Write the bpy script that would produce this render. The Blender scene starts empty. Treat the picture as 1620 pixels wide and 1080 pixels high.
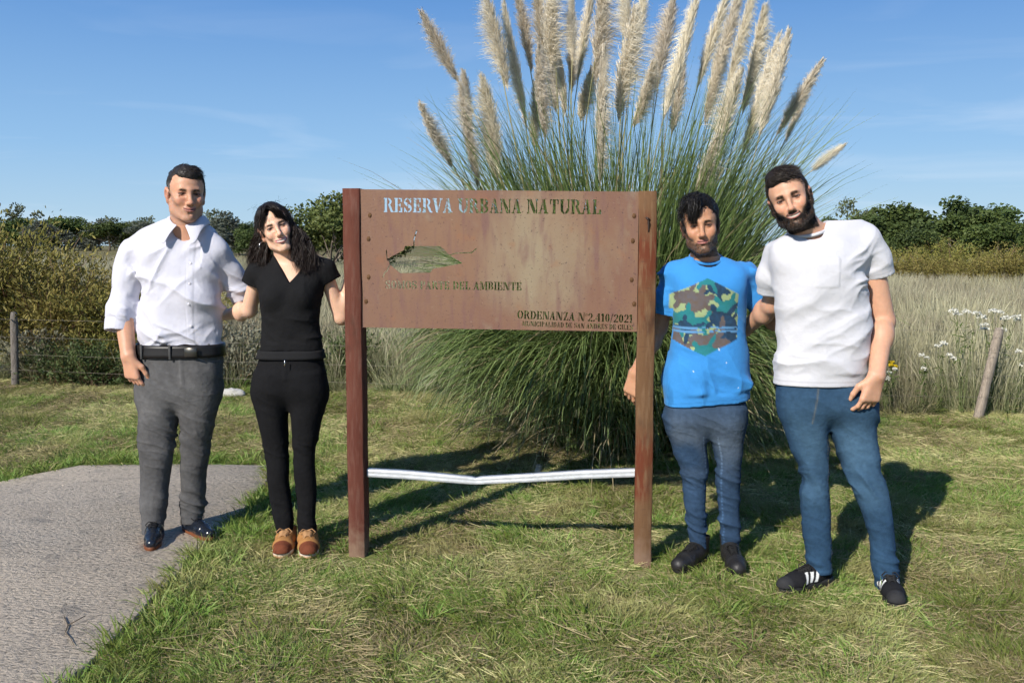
import bpy, math, random
import numpy as np
from mathutils import Vector, Matrix
random.seed(7); RN = np.random.default_rng(11)
SC = bpy.context.scene
COL = SC.collection
rad = math.radians

# ---------------------------------------------------------------- camera, sky, sun, exposure
cam_d = bpy.data.cameras.new('camera'); cam = bpy.data.objects.new('camera', cam_d); COL.objects.link(cam)
cam.location = (0, 0, 1.45); cam.rotation_euler = (rad(90 - 5.984), 0, 0)
cam_d.sensor_width = 36; cam_d.lens = 1450 / 1620 * 36
cam_d.clip_start = 0.05; cam_d.clip_end = 6000
SC.camera = cam

SUN_EL, SUN_AZ = 34.5, 34.0                 # sun behind the camera, to its left
world = bpy.data.worlds.new('World'); SC.world = world; world.use_nodes = True
wn, wl = world.node_tree.nodes, world.node_tree.links
wn.clear()
w_out = wn.new('ShaderNodeOutputWorld'); w_bg = wn.new('ShaderNodeBackground')
sky = wn.new('ShaderNodeTexSky'); sky.sky_type = 'NISHITA'; sky.sun_disc = False
sky.sun_elevation = rad(SUN_EL); sky.sun_rotation = rad(180 + SUN_AZ)
sky.altitude = 0; sky.air_density = 1.15; sky.dust_density = 0.6; sky.ozone_density = 2.2
w_bg.inputs['Strength'].default_value = 0.10
# thin cirrus streaks, a layer of the sky itself
tc = wn.new('ShaderNodeTexCoord'); mp = wn.new('ShaderNodeMapping'); mp.inputs['Scale'].default_value = (3.0, 3.0, 26.0)
mp.inputs['Rotation'].default_value = (0, rad(4), 0)
nz = wn.new('ShaderNodeTexNoise'); nz.inputs['Scale'].default_value = 1.0; nz.inputs['Detail'].default_value = 6; nz.inputs['Distortion'].default_value = 0.6
rp = wn.new('ShaderNodeValToRGB'); rp.color_ramp.elements[0].position = 0.52; rp.color_ramp.elements[1].position = 0.86
rp.color_ramp.elements[1].color = (0.55, 0.55, 0.55, 1)
sx = wn.new('ShaderNodeSeparateXYZ'); hr = wn.new('ShaderNodeMapRange'); hr.inputs[1].default_value = 0.0; hr.inputs[2].default_value = 0.24
hr.inputs[3].default_value = 1.0; hr.inputs[4].default_value = 0.12
mm = wn.new('ShaderNodeMath'); mm.operation = 'MULTIPLY'
mx = wn.new('ShaderNodeMix'); mx.data_type = 'RGBA'; mx.inputs[7].default_value = (7.6, 8.2, 9.0, 1)
hs = wn.new('ShaderNodeHueSaturation'); hs.inputs['Saturation'].default_value = 1.0; hs.inputs['Value'].default_value = 1.0
wl.new(tc.outputs['Generated'], mp.inputs[0]); wl.new(mp.outputs[0], nz.inputs['Vector']); wl.new(nz.outputs[0], rp.inputs[0])
wl.new(tc.outputs['Generated'], sx.inputs[0]); wl.new(sx.outputs['Z'], hr.inputs[0])
wl.new(rp.outputs[0], mm.inputs[0]); wl.new(hr.outputs[0], mm.inputs[1]); wl.new(mm.outputs[0], mx.inputs[0])
hz_r = wn.new('ShaderNodeMapRange'); hz_r.inputs[1].default_value = -.05; hz_r.inputs[2].default_value = 0.38; hz_r.inputs[3].default_value = 0.90; hz_r.inputs[4].default_value = 0.90
hz_m = wn.new('ShaderNodeMix'); hz_m.data_type = 'RGBA'
bl_r = wn.new('ShaderNodeValToRGB'); cr_ = bl_r.color_ramp      # clear air: pale at the horizon, deep blue overhead
cr_.elements[0].color = (4.0, 5.8, 7.2, 1); cr_.elements[1].color = (.5, 1.3, 3.4, 1); cr_.elements[1].position = 1.
for p_, c_ in ((.10, (2.35, 4.35, 7.0, 1)), (.25, (.98, 2.55, 5.75, 1)), (.5, (.62, 1.65, 4.0, 1))):
    e_ = cr_.elements.new(p_); e_.color = c_
wl.new(sx.outputs['Z'], hz_r.inputs[0]); wl.new(sx.outputs['Z'], bl_r.inputs[0]); wl.new(hz_r.outputs[0], hz_m.inputs[0])
wl.new(sky.outputs[0], hs.inputs['Color']); wl.new(hs.outputs[0], hz_m.inputs[6]); wl.new(bl_r.outputs[0], hz_m.inputs[7]); wl.new(hz_m.outputs[2], mx.inputs[6]); wl.new(mx.outputs[2], w_bg.inputs[0]); wl.new(w_bg.outputs[0], w_out.inputs[0])

sun_d = bpy.data.lights.new('sun', 'SUN'); sun = bpy.data.objects.new('sun', sun_d); COL.objects.link(sun)
sun_d.energy = 5.0; sun_d.angle = rad(0.53); sun_d.color = (1.0, 0.94, 0.85)
to_sun = Vector((-math.sin(rad(SUN_AZ)) * math.cos(rad(SUN_EL)), -math.cos(rad(SUN_AZ)) * math.cos(rad(SUN_EL)), math.sin(rad(SUN_EL))))
sun.rotation_euler = to_sun.to_track_quat('Z', 'Y').to_euler(); sun.location = to_sun * 40
SC.view_settings.view_transform = 'Standard'; SC.view_settings.look = 'None'
SC.view_settings.exposure = 0.28; SC.view_settings.gamma = 1.0; SC.view_settings.use_curve_mapping = False
SC.cycles.use_denoising = True
SC.cycles.max_bounces = 4; SC.cycles.diffuse_bounces = 3; SC.cycles.use_adaptive_sampling = True; SC.cycles.adaptive_threshold = 0.03; SC.cycles.adaptive_min_samples = 12

# ================================================================ helpers
def tag(o, label=None, cat=None, group=None, kind=None):
    if label: o['label'] = label
    if cat: o['category'] = cat
    if group: o['group'] = group
    if kind: o['kind'] = kind
    return o

def empty(name, loc=(0, 0, 0), parent=None):
    o = bpy.data.objects.new(name, None); COL.objects.link(o); o.location = loc; o.empty_display_size = .1
    if parent: o.parent = parent
    return o

def mesh_np(name, V, faces, col=None, smooth=True):
    """faces: list of int arrays (n,3) or (n,4)"""
    V = np.asarray(V, np.float32)
    me = bpy.data.meshes.new(name)
    me.vertices.add(len(V)); me.vertices.foreach_set('co', V.ravel())
    idx = []; start = []; off = 0
    for f in faces:
        f = np.asarray(f, np.int32)
        if len(f) == 0: continue
        k = f.shape[1]; idx.append(f.ravel()); start.append(off + np.arange(len(f)) * k); off += f.size
    idx = np.concatenate(idx); start = np.concatenate(start).astype(np.int32)
    me.loops.add(len(idx)); me.loops.foreach_set('vertex_index', idx.astype(np.int32))
    me.polygons.add(len(start)); me.polygons.foreach_set('loop_start', start)
    if smooth: me.polygons.foreach_set('use_smooth', np.ones(len(start), bool))
    me.update(calc_edges=True)
    if col is not None:
        c = np.ones((len(V), 4), np.float32); c[:, :3] = col
        a = me.attributes.new('col', 'FLOAT_COLOR', 'POINT'); a.data.foreach_set('color', c.ravel())
    return me

def obj(name, me, mat=None, parent=None, loc=None):
    o = bpy.data.objects.new(name, me); COL.objects.link(o)
    if mat is not None:
        for m in (mat if isinstance(mat, (list, tuple)) else [mat]):
            if len(me.materials) < 8: me.materials.append(m)
    if parent: o.parent = parent
    if loc is not None: o.location = loc
    return o

def mk(name, V, faces, mat, parent=None, col=None, smooth=True, loc=None):
    return obj(name, mesh_np(name, V, faces, col, smooth), mat, parent, loc)

def copy_tree(o, parent=None):
    c = o.copy(); COL.objects.link(c); c.parent = parent
    for ch in o.children: copy_tree(ch, c)
    return c

# ---------------------------------------------------------------- materials
def M(name, base=(.5, .5, .5), rough=.8, var=.15, scale=30., bump=0., bscale=None, attr=False, trans=0., spec=.3,
      metal=0., objrand=0., col2=None, c2scale=3., c2lo=.4, c2hi=.6, sss=0., stretch=None, sheen=0.):
    m = bpy.data.materials.new(name); m.use_nodes = True
    n, l = m.node_tree.nodes, m.node_tree.links
    b = n['Principled BSDF']; b.inputs['Roughness'].default_value = rough; b.inputs['Metallic'].default_value = metal
    b.inputs['Specular IOR Level'].default_value = spec
    if sheen: b.inputs['Sheen Weight'].default_value = sheen
    if attr:
        a = n.new('ShaderNodeAttribute'); a.attribute_name = 'col'; c = a.outputs['Color']
    else:
        a = n.new('ShaderNodeRGB'); a.outputs[0].default_value = (*base, 1); c = a.outputs[0]
    g = n.new('ShaderNodeTexCoord'); pos = g.outputs['Object']
    if stretch:
        mpn = n.new('ShaderNodeMapping'); mpn.inputs['Scale'].default_value = stretch; l.new(pos, mpn.inputs[0]); pos = mpn.outputs[0]
    if col2 is not None:
        geo = n.new('ShaderNodeNewGeometry')
        t = n.new('ShaderNodeTexNoise'); t.inputs['Scale'].default_value = c2scale; t.inputs['Detail'].default_value = 5
        l.new(geo.outputs['Position'], t.inputs['Vector'])
        r = n.new('ShaderNodeMapRange'); r.inputs[1].default_value = c2lo; r.inputs[2].default_value = c2hi
        l.new(t.outputs[0], r.inputs[0])
        x = n.new('ShaderNodeMix'); x.data_type = 'RGBA'; l.new(r.outputs[0], x.inputs[0]); l.new(c, x.inputs[6]); x.inputs[7].default_value = (*col2, 1)
        c = x.outputs[2]
    if var or objrand:
        v = n.new('ShaderNodeHueSaturation'); l.new(c, v.inputs['Color'])
        val = None
        if var:
            t = n.new('ShaderNodeTexNoise'); t.inputs['Scale'].default_value = scale; t.inputs['Detail'].default_value = 4
            l.new(pos, t.inputs['Vector'])
            r = n.new('ShaderNodeMapRange'); r.inputs[1].default_value = .25; r.inputs[2].default_value = .75
            r.inputs[3].default_value = 1 - var; r.inputs[4].default_value = 1 + var; l.new(t.outputs[0], r.inputs[0]); val = r.outputs[0]
        if objrand:
            oi = n.new('ShaderNodeObjectInfo')
            r = n.new('ShaderNodeMapRange'); r.inputs[3].default_value = 1 - objrand; r.inputs[4].default_value = 1 + objrand; l.new(oi.outputs['Random'], r.inputs[0])
            if val is None: val = r.outputs[0]
            else:
                q = n.new('ShaderNodeMath'); q.operation = 'MULTIPLY'; l.new(val, q.inputs[0]); l.new(r.outputs[0], q.inputs[1]); val = q.outputs[0]
            r2 = n.new('ShaderNodeMapRange'); r2.inputs[3].default_value = .5 - objrand * .08; r2.inputs[4].default_value = .5 + objrand * .08
            l.new(oi.outputs['Random'], r2.inputs[0]); l.new(r2.outputs[0], v.inputs['Hue'])
        l.new(val, v.inputs['Value']); c = v.outputs[0]
    l.new(c, b.inputs['Base Color'])
    if sss:
        b.inputs['Subsurface Weight'].default_value = sss; b.inputs['Subsurface Radius'].default_value = (.010, .004, .002); b.inputs['Subsurface Scale'].default_value = .6
    if bump:
        t = n.new('ShaderNodeTexNoise'); t.inputs['Scale'].default_value = bscale or scale * 4; t.inputs['Detail'].default_value = 5
        l.new(pos, t.inputs['Vector'])
        bp = n.new('ShaderNodeBump'); bp.inputs['Strength'].default_value = bump; bp.inputs['Distance'].default_value = .01
        l.new(t.outputs[0], bp.inputs['Height']); l.new(bp.outputs[0], b.inputs['Normal'])
    if trans:
        tr = n.new('ShaderNodeBsdfTranslucent'); l.new(c, tr.inputs['Color'])
        x = n.new('ShaderNodeMixShader'); x.inputs[0].default_value = trans
        l.new(b.outputs[0], x.inputs[1]); l.new(tr.outputs[0], x.inputs[2]); l.new(x.outputs[0], n['Material Output'].inputs[0])
    return m

# ---------------------------------------------------------------- numpy noise
_NL = RN.random((32, 32, 32)).astype(np.float32)
def noise(P, s=1., seed=0):
    q = np.asarray(P, np.float32) * s + seed * 7.31
    i = np.floor(q).astype(np.int32); f = q - i; f = f * f * (3 - 2 * f)
    i &= 31; j = (i + 1) & 31
    x0, y0, z0 = i[..., 0], i[..., 1], i[..., 2]; x1, y1, z1 = j[..., 0], j[..., 1], j[..., 2]
    fx, fy, fz = f[..., 0], f[..., 1], f[..., 2]
    a = _NL[x0, y0, z0] * (1 - fx) + _NL[x1, y0, z0] * fx; b = _NL[x0, y1, z0] * (1 - fx) + _NL[x1, y1, z0] * fx
    c = _NL[x0, y0, z1] * (1 - fx) + _NL[x1, y0, z1] * fx; d = _NL[x0, y1, z1] * (1 - fx) + _NL[x1, y1, z1] * fx
    return (a * (1 - fy) + b * fy) * (1 - fz) + (c * (1 - fy) + d * fy) * fz
def fbm(P, s=1., oct=3, seed=0):
    r = 0.; a = 1.; t = 0.
    for k in range(oct):
        r = r + a * noise(P, s, seed + k); t += a; a *= .5; s *= 2.03
    return r / t
def sstep(a, b, x):
    t = np.clip((x - a) / (b - a), 0, 1); return t * t * (3 - 2 * t)

# ---------------------------------------------------------------- simple solids (V, F) builders
class MB:
    def __init__(s): s.V = []; s.F = {3: [], 4: []}; s.n = 0
    def add(s, V, F):
        V = np.asarray(V, float).reshape(-1, 3); F = np.asarray(F, int)
        s.V.append(V); s.F[F.shape[1]].append(F + s.n); s.n += len(V)
    def box(s, c, h, R=None, bev=0.):
        hx, hy, hz = h; b = min(bev, min(h) * .9)
        if b <= 0:
            v = np.array([(x, y, z) for x in (-hx, hx) for y in (-hy, hy) for z in (-hz, hz)], float)
            f = [(0, 1, 3, 2), (4, 6, 7, 5), (0, 4, 5, 1), (2, 3, 7, 6), (0, 2, 6, 4), (1, 5, 7, 3)]
            if R is not None: v = v @ np.array(R).T
            s.add(v + np.array(c), f); return
        # bevelled box: 24 verts
        v = []; 
        for sx_ in (-1, 1):
            for sy_ in (-1, 1):
                for sz_ in (-1, 1):
                    v += [(sx_ * hx, sy_ * (hy - b), sz_ * (hz - b)), (sx_ * (hx - b), sy_ * hy, sz_ * (hz - b)), (sx_ * (hx - b), sy_ * (hy - b), sz_ * hz)]
        v = np.array(v, float)
        def I(x, y, z, k): return ((x * 2 + y) * 2 + z) * 3 + k
        q = []; t = []
        for x in (0, 1):
            q.append([I(x, 0, 0, 0), I(x, 0, 1, 0), I(x, 1, 1, 0), I(x, 1, 0, 0)] if x == 0 else [I(x, 0, 0, 0), I(x, 1, 0, 0), I(x, 1, 1, 0), I(x, 0, 1, 0)])
            q.append([I(0, x, 0, 1), I(1, x, 0, 1), I(1, x, 1, 1), I(0, x, 1, 1)] if x == 0 else [I(0, x, 0, 1), I(0, x, 1, 1), I(1, x, 1, 1), I(1, x, 0, 1)])
            q.append([I(0, 0, x, 2), I(0, 1, x, 2), I(1, 1, x, 2), I(1, 0, x, 2)] if x == 0 else [I(0, 0, x, 2), I(1, 0, x, 2), I(1, 1, x, 2), I(0, 1, x, 2)])
        for x in (0, 1):
            for y in (0, 1):
                q.append([I(x, y, 0, 0), I(x, y, 1, 0), I(x, y, 1, 1), I(x, y, 0, 1)])
                q.append([I(x, 0, y, 0), I(x, 1, y, 0), I(x, 1, y, 2), I(x, 0, y, 2)])
                q.append([I(0, x, y, 1), I(1, x, y, 1), I(1, x, y, 2), I(0, x, y, 2)])
                for z in (0, 1): t.append([I(x, y, z, 0), I(x, y, z, 1), I(x, y, z, 2)])
        # orient outward
        def fix(F):
            out = []
            for f in F:
                p = v[list(f)]; nrm = np.cross(p[1] - p[0], p[2] - p[0])
                out.append(f if np.dot(nrm, p.mean(0)) > 0 else f[::-1])
            return out
        q, t = fix(q), fix(t)
        if R is not None: v = v @ np.array(R).T
        v = v + np.array(c); base = s.n
        s.V.append(v); s.F[4].append(np.array(q) + base); s.F[3].append(np.array(t) + base); s.n += len(v)
    def tube(s, pts, r, k=8, cap=True):
        pts = np.asarray(pts, float); n = len(pts); r = np.broadcast_to(np.asarray(r, float), (n,))
        T = np.gradient(pts, axis=0); T /= np.linalg.norm(T, axis=1, keepdims=True) + 1e-9
        up = np.array([0, 0, 1.]) if abs(T[0, 2]) < .9 else np.array([1., 0, 0])
        A = np.cross(T, up); A /= np.linalg.norm(A, axis=1, keepdims=True) + 1e-9; B = np.cross(T, A)
        th = np.arange(k) * 2 * np.pi / k
        V = pts[:, None] + r[:, None, None] * (np.cos(th)[None, :, None] * A[:, None] + np.sin(th)[None, :, None] * B[:, None])
        i = np.arange(n - 1)[:, None] * k; j = np.arange(k)[None]; jn = (j + 1) % k
        F = np.stack([i + j, i + jn, i + k + jn, i + k + j], -1).reshape(-1, 4)
        V = V.reshape(-1, 3)
        if cap:
            V = np.vstack([V, pts[0], pts[-1]]); c0, c1 = n * k, n * k + 1; jj = np.arange(k); jm = (jj + 1) % k
            t = np.vstack([np.stack([np.full(k, c0), jm, jj], 1), np.stack([np.full(k, c1), (n - 1) * k + jj, (n - 1) * k + jm], 1)])
            base = s.n; s.V.append(V); s.F[4].append(F + base); s.F[3].append(t + base); s.n += len(V)
        else: s.add(V, F)
    def build(s, name, mat, parent=None, smooth=False, col=None, loc=None):
        V = np.vstack(s.V); fs = [np.vstack(s.F[k]) for k in (3, 4) if s.F[k]]
        return mk(name, V, fs, mat, parent, col, smooth, loc)

def ribbons(P, W, side=None, rng=RN):
    """P (n,m,3) centre lines, W (n,m) widths -> V,F quads"""
    n, m, _ = P.shape
    T = np.gradient(P, axis=1)
    if side is None:
        side = rng.normal(size=(n, 1, 3))
    S = np.cross(T, np.broadcast_to(side, T.shape)); S /= np.linalg.norm(S, axis=2, keepdims=True) + 1e-9
    V = np.stack([P - S * W[..., None] / 2, P + S * W[..., None] / 2], 2).reshape(-1, 3)
    b = (np.arange(n)[:, None] * m + np.arange(m - 1)[None]) * 2
    F = np.stack([b, b + 1, b + 3, b + 2], -1).reshape(-1, 4)
    return V, F

# ---------------------------------------------------------------- implicit surfaces
def nets(D, xs, ys, zs):
    ins = D < 0
    nx, ny, nz_ = D.shape
    s = np.zeros((nx - 1, ny - 1, nz_ - 1), np.int8)
    for a in (0, 1):
        for b in (0, 1):
            for c in (0, 1):
                s += ins[a:nx - 1 + a, b:ny - 1 + b, c:nz_ - 1 + c]
    act = (s > 0) & (s < 8); I, J, K = np.nonzero(act); n = len(I)
    vid = np.full(act.shape, -1, np.int32); vid[I, J, K] = np.arange(n)
    acc = np.zeros((n, 3), np.float32); cnt = np.zeros(n, np.float32)
    corners = [(a, b, c) for a in (0, 1) for b in (0, 1) for c in (0, 1)]
    val = {c: D[I + c[0], J + c[1], K + c[2]] for c in corners}
    for c in corners:
        for ax in range(3):
            if c[ax] == 1: continue
            e = list(c); e[ax] = 1; e = tuple(e)
            v0, v1 = val[c], val[e]; mk_ = (v0 < 0) != (v1 < 0)
            t = np.where(mk_, v0 / np.where(mk_, v0 - v1, 1), 0)
            p = np.empty((n, 3), np.float32)
            for q in range(3): p[:, q] = c[q]
            p[:, ax] = t
            acc += p * mk_[:, None]; cnt += mk_
    L = acc / cnt[:, None]
    V = np.stack([xs[I] + L[:, 0] * (xs[I + 1] - xs[I]), ys[J] + L[:, 1] * (ys[J + 1] - ys[J]), zs[K] + L[:, 2] * (zs[K + 1] - zs[K])], 1)
    F = []
    for ax in range(3):
        o1, o2 = [(1, 2), (2, 0), (0, 1)][ax]
        sl0 = [slice(None)] * 3; sl1 = [slice(None)] * 3; sl0[ax] = slice(0, -1); sl1[ax] = slice(1, None)
        a, b = ins[tuple(sl0)], ins[tuple(sl1)]
        X = np.stack(np.nonzero(a != b), 1)
        ok = (X[:, o1] > 0) & (X[:, o2] > 0) & (X[:, o1] < act.shape[o1]) & (X[:, o2] < act.shape[o2]); X = X[ok]
        def g(d1, d2):
            Y = X.copy(); Y[:, o1] -= d1; Y[:, o2] -= d2; return vid[Y[:, 0], Y[:, 1], Y[:, 2]]
        q = np.stack([g(1, 1), g(0, 1), g(0, 0), g(1, 0)], 1)
        flip = ~a[X[:, 0], X[:, 1], X[:, 2]]
        q[flip] = q[flip][:, ::-1]
        F.append(q)
    F = np.vstack(F); F = F[(F >= 0).all(1)]
    return V, F

def relax(V, F, it=2, lam=.5):
    e = np.vstack([F[:, [0, 1]], F[:, [1, 2]], F[:, [2, 3]], F[:, [3, 0]]]); n = len(V)
    deg = np.bincount(e[:, 0], minlength=n) + np.bincount(e[:, 1], minlength=n)
    deg = np.maximum(deg, 1)
    for k in range(it):
        for sg in (lam, -lam * 1.04):
            A = np.stack([np.bincount(e[:, 0], V[e[:, 1], q], n) + np.bincount(e[:, 1], V[e[:, 0], q], n) for q in range(3)], 1) / deg[:, None]
            V = V + sg * (A - V)
    return V

def normals(V, F):
    n = np.cross(V[F[:, 2]] - V[F[:, 0]], V[F[:, 3]] - V[F[:, 1]]); N = np.zeros_like(V)
    for q in range(3):
        N[:, q] = sum(np.bincount(F[:, k], n[:, q], len(V)) for k in range(4))
    return N / (np.linalg.norm(N, axis=1, keepdims=True) + 1e-12)

def grid(lo, hi, h, fine=None):
    """1-D coordinates; fine = [(a, b, step)] denser stretches"""
    out = []; x = lo
    while x < hi:
        out.append(x); st = h
        for (a, b, s) in (fine or []):
            if a <= x <= b: st = s
        x += st
    out.append(x); return np.array(out, np.float32)

class Fld:
    def __init__(s, xs, ys, zs):
        s.a = (xs, ys, zs); s.D = np.full((len(xs), len(ys), len(zs)), .3, np.float32); s.ops = []
    def blk(s, lo, hi):
        sl = []
        for q in range(3):
            i = int(np.searchsorted(s.a[q], lo[q])); j = int(np.searchsorted(s.a[q], hi[q])); sl.append(slice(max(i - 1, 0), min(j + 1, len(s.a[q]))))
        X = s.a[0][sl[0]][:, None, None]; Y = s.a[1][sl[1]][None, :, None]; Z = s.a[2][sl[2]][None, None, :]
        return tuple(sl), X, Y, Z
    def put(s, sl, d, k, sub):
        D = s.D[sl]
        if D.size == 0: return
        if sub:
            h = np.maximum(k - np.abs(D + d), 0) / k; s.D[sl] = np.maximum(D, -d) + h * h * k * .25
        else:
            h = np.maximum(k - np.abs(D - d), 0) / k; s.D[sl] = np.minimum(D, d) - h * h * k * .25
    def cone(s, a, b, ra, rb, k=.01, sub=False):
        a = np.asarray(a, np.float32); b = np.asarray(b, np.float32); m = max(ra, rb) + k + .02
        sl, X, Y, Z = s.blk(np.minimum(a, b) - m, np.maximum(a, b) + m)
        ba = b - a; l2 = float(ba @ ba) + 1e-9
        t = np.clip(((X - a[0]) * ba[0] + (Y - a[1]) * ba[1] + (Z - a[2]) * ba[2]) / l2, 0, 1)
        d = np.sqrt((X - a[0] - t * ba[0]) ** 2 + (Y - a[1] - t * ba[1]) ** 2 + (Z - a[2] - t * ba[2]) ** 2) - (ra + (rb - ra) * t)
        s.put(sl, d, k, sub)
    def chain(s, pts, rs, k=.01):
        for i in range(len(pts) - 1): s.cone(pts[i], pts[i + 1], rs[i], rs[i + 1], k)
    def ell(s, c, r, R=None, k=.01, sub=False):
        c = np.asarray(c, np.float32); m = max(r) + k + .02
        sl, X, Y, Z = s.blk(c - m, c + m)
        x, y, z = X - c[0], Y - c[1], Z - c[2]
        if R is not None:
            R = np.asarray(R, np.float32)
            x, y, z = x * R[0, 0] + y * R[1, 0] + z * R[2, 0], x * R[0, 1] + y * R[1, 1] + z * R[2, 1], x * R[0, 2] + y * R[1, 2] + z * R[2, 2]
        q = np.sqrt((x / r[0]) ** 2 + (y / r[1]) ** 2 + (z / r[2]) ** 2) + 1e-6
        q2 = np.sqrt((x / r[0] ** 2) ** 2 + (y / r[1] ** 2) ** 2 + (z / r[2] ** 2) ** 2) + 1e-6
        s.put(sl, q * (q - 1) / q2, k, sub)
    def stack(s, rings, k=.02, grow=0., n=2.3):
        """rings (z, cx, cy, rx, ry): a trunk of horizontal super-ellipses"""
        r = np.array(rings, np.float32); z0, z1 = r[0, 0], r[-1, 0]
        m = .05 + k
        sl, X, Y, Z = s.blk((( r[:, 1] - r[:, 3]).min() - m, (r[:, 2] - r[:, 4]).min() - m, z0 - m), ((r[:, 1] + r[:, 3]).max() + m, (r[:, 2] + r[:, 4]).max() + m, z1 + m))
        zz = np.clip(Z, z0, z1)
        zi = zz.ravel()
        def ip(c):
            # smooth interpolation (cubic Hermite with finite differences)
            z = r[:, 0]; v = r[:, c]; g = np.gradient(v, z) if len(z) > 2 else np.full(len(z), (v[-1] - v[0]) / (z[-1] - z[0]))
            i = np.clip(np.searchsorted(z, zi) - 1, 0, len(z) - 2); h = z[i + 1] - z[i]; t = (zi - z[i]) / h
            return ((2 * t ** 3 - 3 * t ** 2 + 1) * v[i] + (t ** 3 - 2 * t ** 2 + t) * h * g[i] + (-2 * t ** 3 + 3 * t ** 2) * v[i + 1] + (t ** 3 - t ** 2) * h * g[i + 1])[None, None, :].astype(np.float32)
        cx, cy, rx, ry = ip(1), ip(2), np.maximum(ip(3) + grow, .004), np.maximum(ip(4) + grow, .004)
        q = (np.abs((X - cx) / rx) ** n + np.abs((Y - cy) / ry) ** n) ** (1 / n)
        d = (q - 1) * np.minimum(rx, ry) * .9
        dz = np.abs(Z - zz)
        d = np.where(dz > 0, np.sqrt(np.maximum(d, 0) ** 2 + dz ** 2) + np.minimum(d, 0) * 0, d)
        s.put(sl, d.astype(np.float32), k, False)
    def opening(s, o, n, rad_, depth=.05, t=.006, out=.15):
        """cut flat at plane (o, n) and hollow the end, like a cuff or a hem"""
        o = np.asarray(o, np.float32); n = np.asarray(n, np.float32); n = n / np.linalg.norm(n); s.ops.append((o, n, rad_, depth))
        m = rad_ + max(depth, out)
        sl, X, Y, Z = s.blk(o - m, o + m)
        h = (X - o[0]) * n[0] + (Y - o[1]) * n[1] + (Z - o[2]) * n[2]
        lat = np.sqrt(np.maximum((X - o[0]) ** 2 + (Y - o[1]) ** 2 + (Z - o[2]) ** 2 - h * h, 0)) - rad_
        D = s.D[sl]
        reg = (lat < 0) & (h > -depth - .01) & (h < out)
        D2 = np.where(reg, np.maximum(D, h), D)
        inner = np.maximum(np.maximum(D + t, lat), -h - depth)
        s.D[sl] = np.where(reg, np.maximum(D2, -inner), D2)
    def free(s, V):
        """0 near hollow ends (thin cloth), 1 elsewhere"""
        m = np.ones(len(V))
        for o, n, r, dp in s.ops:
            h = (V - o) @ n; lat = np.linalg.norm(V - o - h[:, None] * n, axis=1)
            m = np.where((lat < r * 1.1) & (h > -dp - .05) & (h < .05), np.minimum(m, sstep(dp - .004, dp + .02, -h)), m)
        return m[:, None]
    def mesh(s, it=2):
        V, F = nets(s.D, *s.a); return relax(V, F, it), F
def V3(*a): return np.array(a, float)
def nrm(v): v = np.asarray(v, float); return v / (np.linalg.norm(v) + 1e-12)

# ================================================================ the setting
def fence_y(x): return 9.32 + (7.50 - 9.32) * (x + 5.13) / (3.86 + 5.13)      # where mown lawn meets rough field

def ground_mat():
    m = bpy.data.materials.new('ground_soil_and_thatch'); m.use_nodes = True
    n, l = m.node_tree.nodes, m.node_tree.links; b = n['Principled BSDF']; b.inputs['Roughness'].default_value = .95; b.inputs['Specular IOR Level'].default_value = .1
    g = n.new('ShaderNodeNewGeometry')
    def nz_(s, d=5):
        t = n.new('ShaderNodeTexNoise'); t.inputs['Scale'].default_value = s; t.inputs['Detail'].default_value = d; l.new(g.outputs['Position'], t.inputs['Vector']); return t.outputs[0]
    def mixc(f, a, b_, lo, hi):
        r = n.new('ShaderNodeMapRange'); r.inputs[1].default_value = lo; r.inputs[2].default_value = hi; l.new(f, r.inputs[0])
        x = n.new('ShaderNodeMix'); x.data_type = 'RGBA'; l.new(r.outputs[0], x.inputs[0])
        for k, c in ((6, a), (7, b_)):
            if isinstance(c, tuple): x.inputs[k].default_value = (*c, 1)
            else: l.new(c, x.inputs[k])
        return x.outputs[2]
    near = mixc(nz_(2.2), (.145, .165, .050), (.31, .27, .135), .42, .60)
    near = mixc(nz_(60, 3), near, (.16, .135, .075), .55, .78)
    far = mixc(nz_(.06), (.155, .135, .055), (.20, .165, .085), .40, .60)
    far = mixc(nz_(.5), far, (.105, .115, .045), .50, .70)
    sp = n.new('ShaderNodeSeparateXYZ'); l.new(g.outputs['Position'], sp.inputs[0])
    c = mixc(sp.outputs['Y'], near, far, 8.5, 11.)
    l.new(c, b.inputs['Base Color'])
    bp = n.new('ShaderNodeBump'); bp.inputs['Strength'].default_value = .6; bp.inputs['Distance'].default_value = .02; l.new(nz_(45, 4), bp.inputs['Height']); l.new(bp.outputs[0], b.inputs['Normal'])
    return m

gx = np.concatenate([[-3000, -800, -200, -60, -25], np.linspace(-12, 12, 97), [25, 60, 200, 800, 3000]])
gy = np.concatenate([[-60, -10, 0], np.linspace(1, 16, 76), [20, 28, 45, 90, 200, 600, 1500, 4000]])
X_, Y_ = np.meshgrid(gx, gy, indexing='ij'); P_ = np.stack([X_, Y_, X_ * 0], -1)
zz_ = (noise(P_, .7, 3) - .5) * .05 + (noise(P_, 2.5, 4) - .5) * .02
wgt = sstep(5.6, 9., Y_) * (1 - sstep(14, 20, Y_)) + .0
P_[..., 2] = zz_ * wgt
nx_, ny_ = X_.shape; ii = (np.arange(nx_ - 1)[:, None] * ny_ + np.arange(ny_ - 1)[None]).ravel()
ground = mk('ground', P_.reshape(-1, 3), [np.stack([ii, ii + ny_, ii + ny_ + 1, ii + 1], 1)], ground_mat())
tag(ground, 'mown grassy ground running out to the rough field', 'ground', kind='structure')

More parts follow.
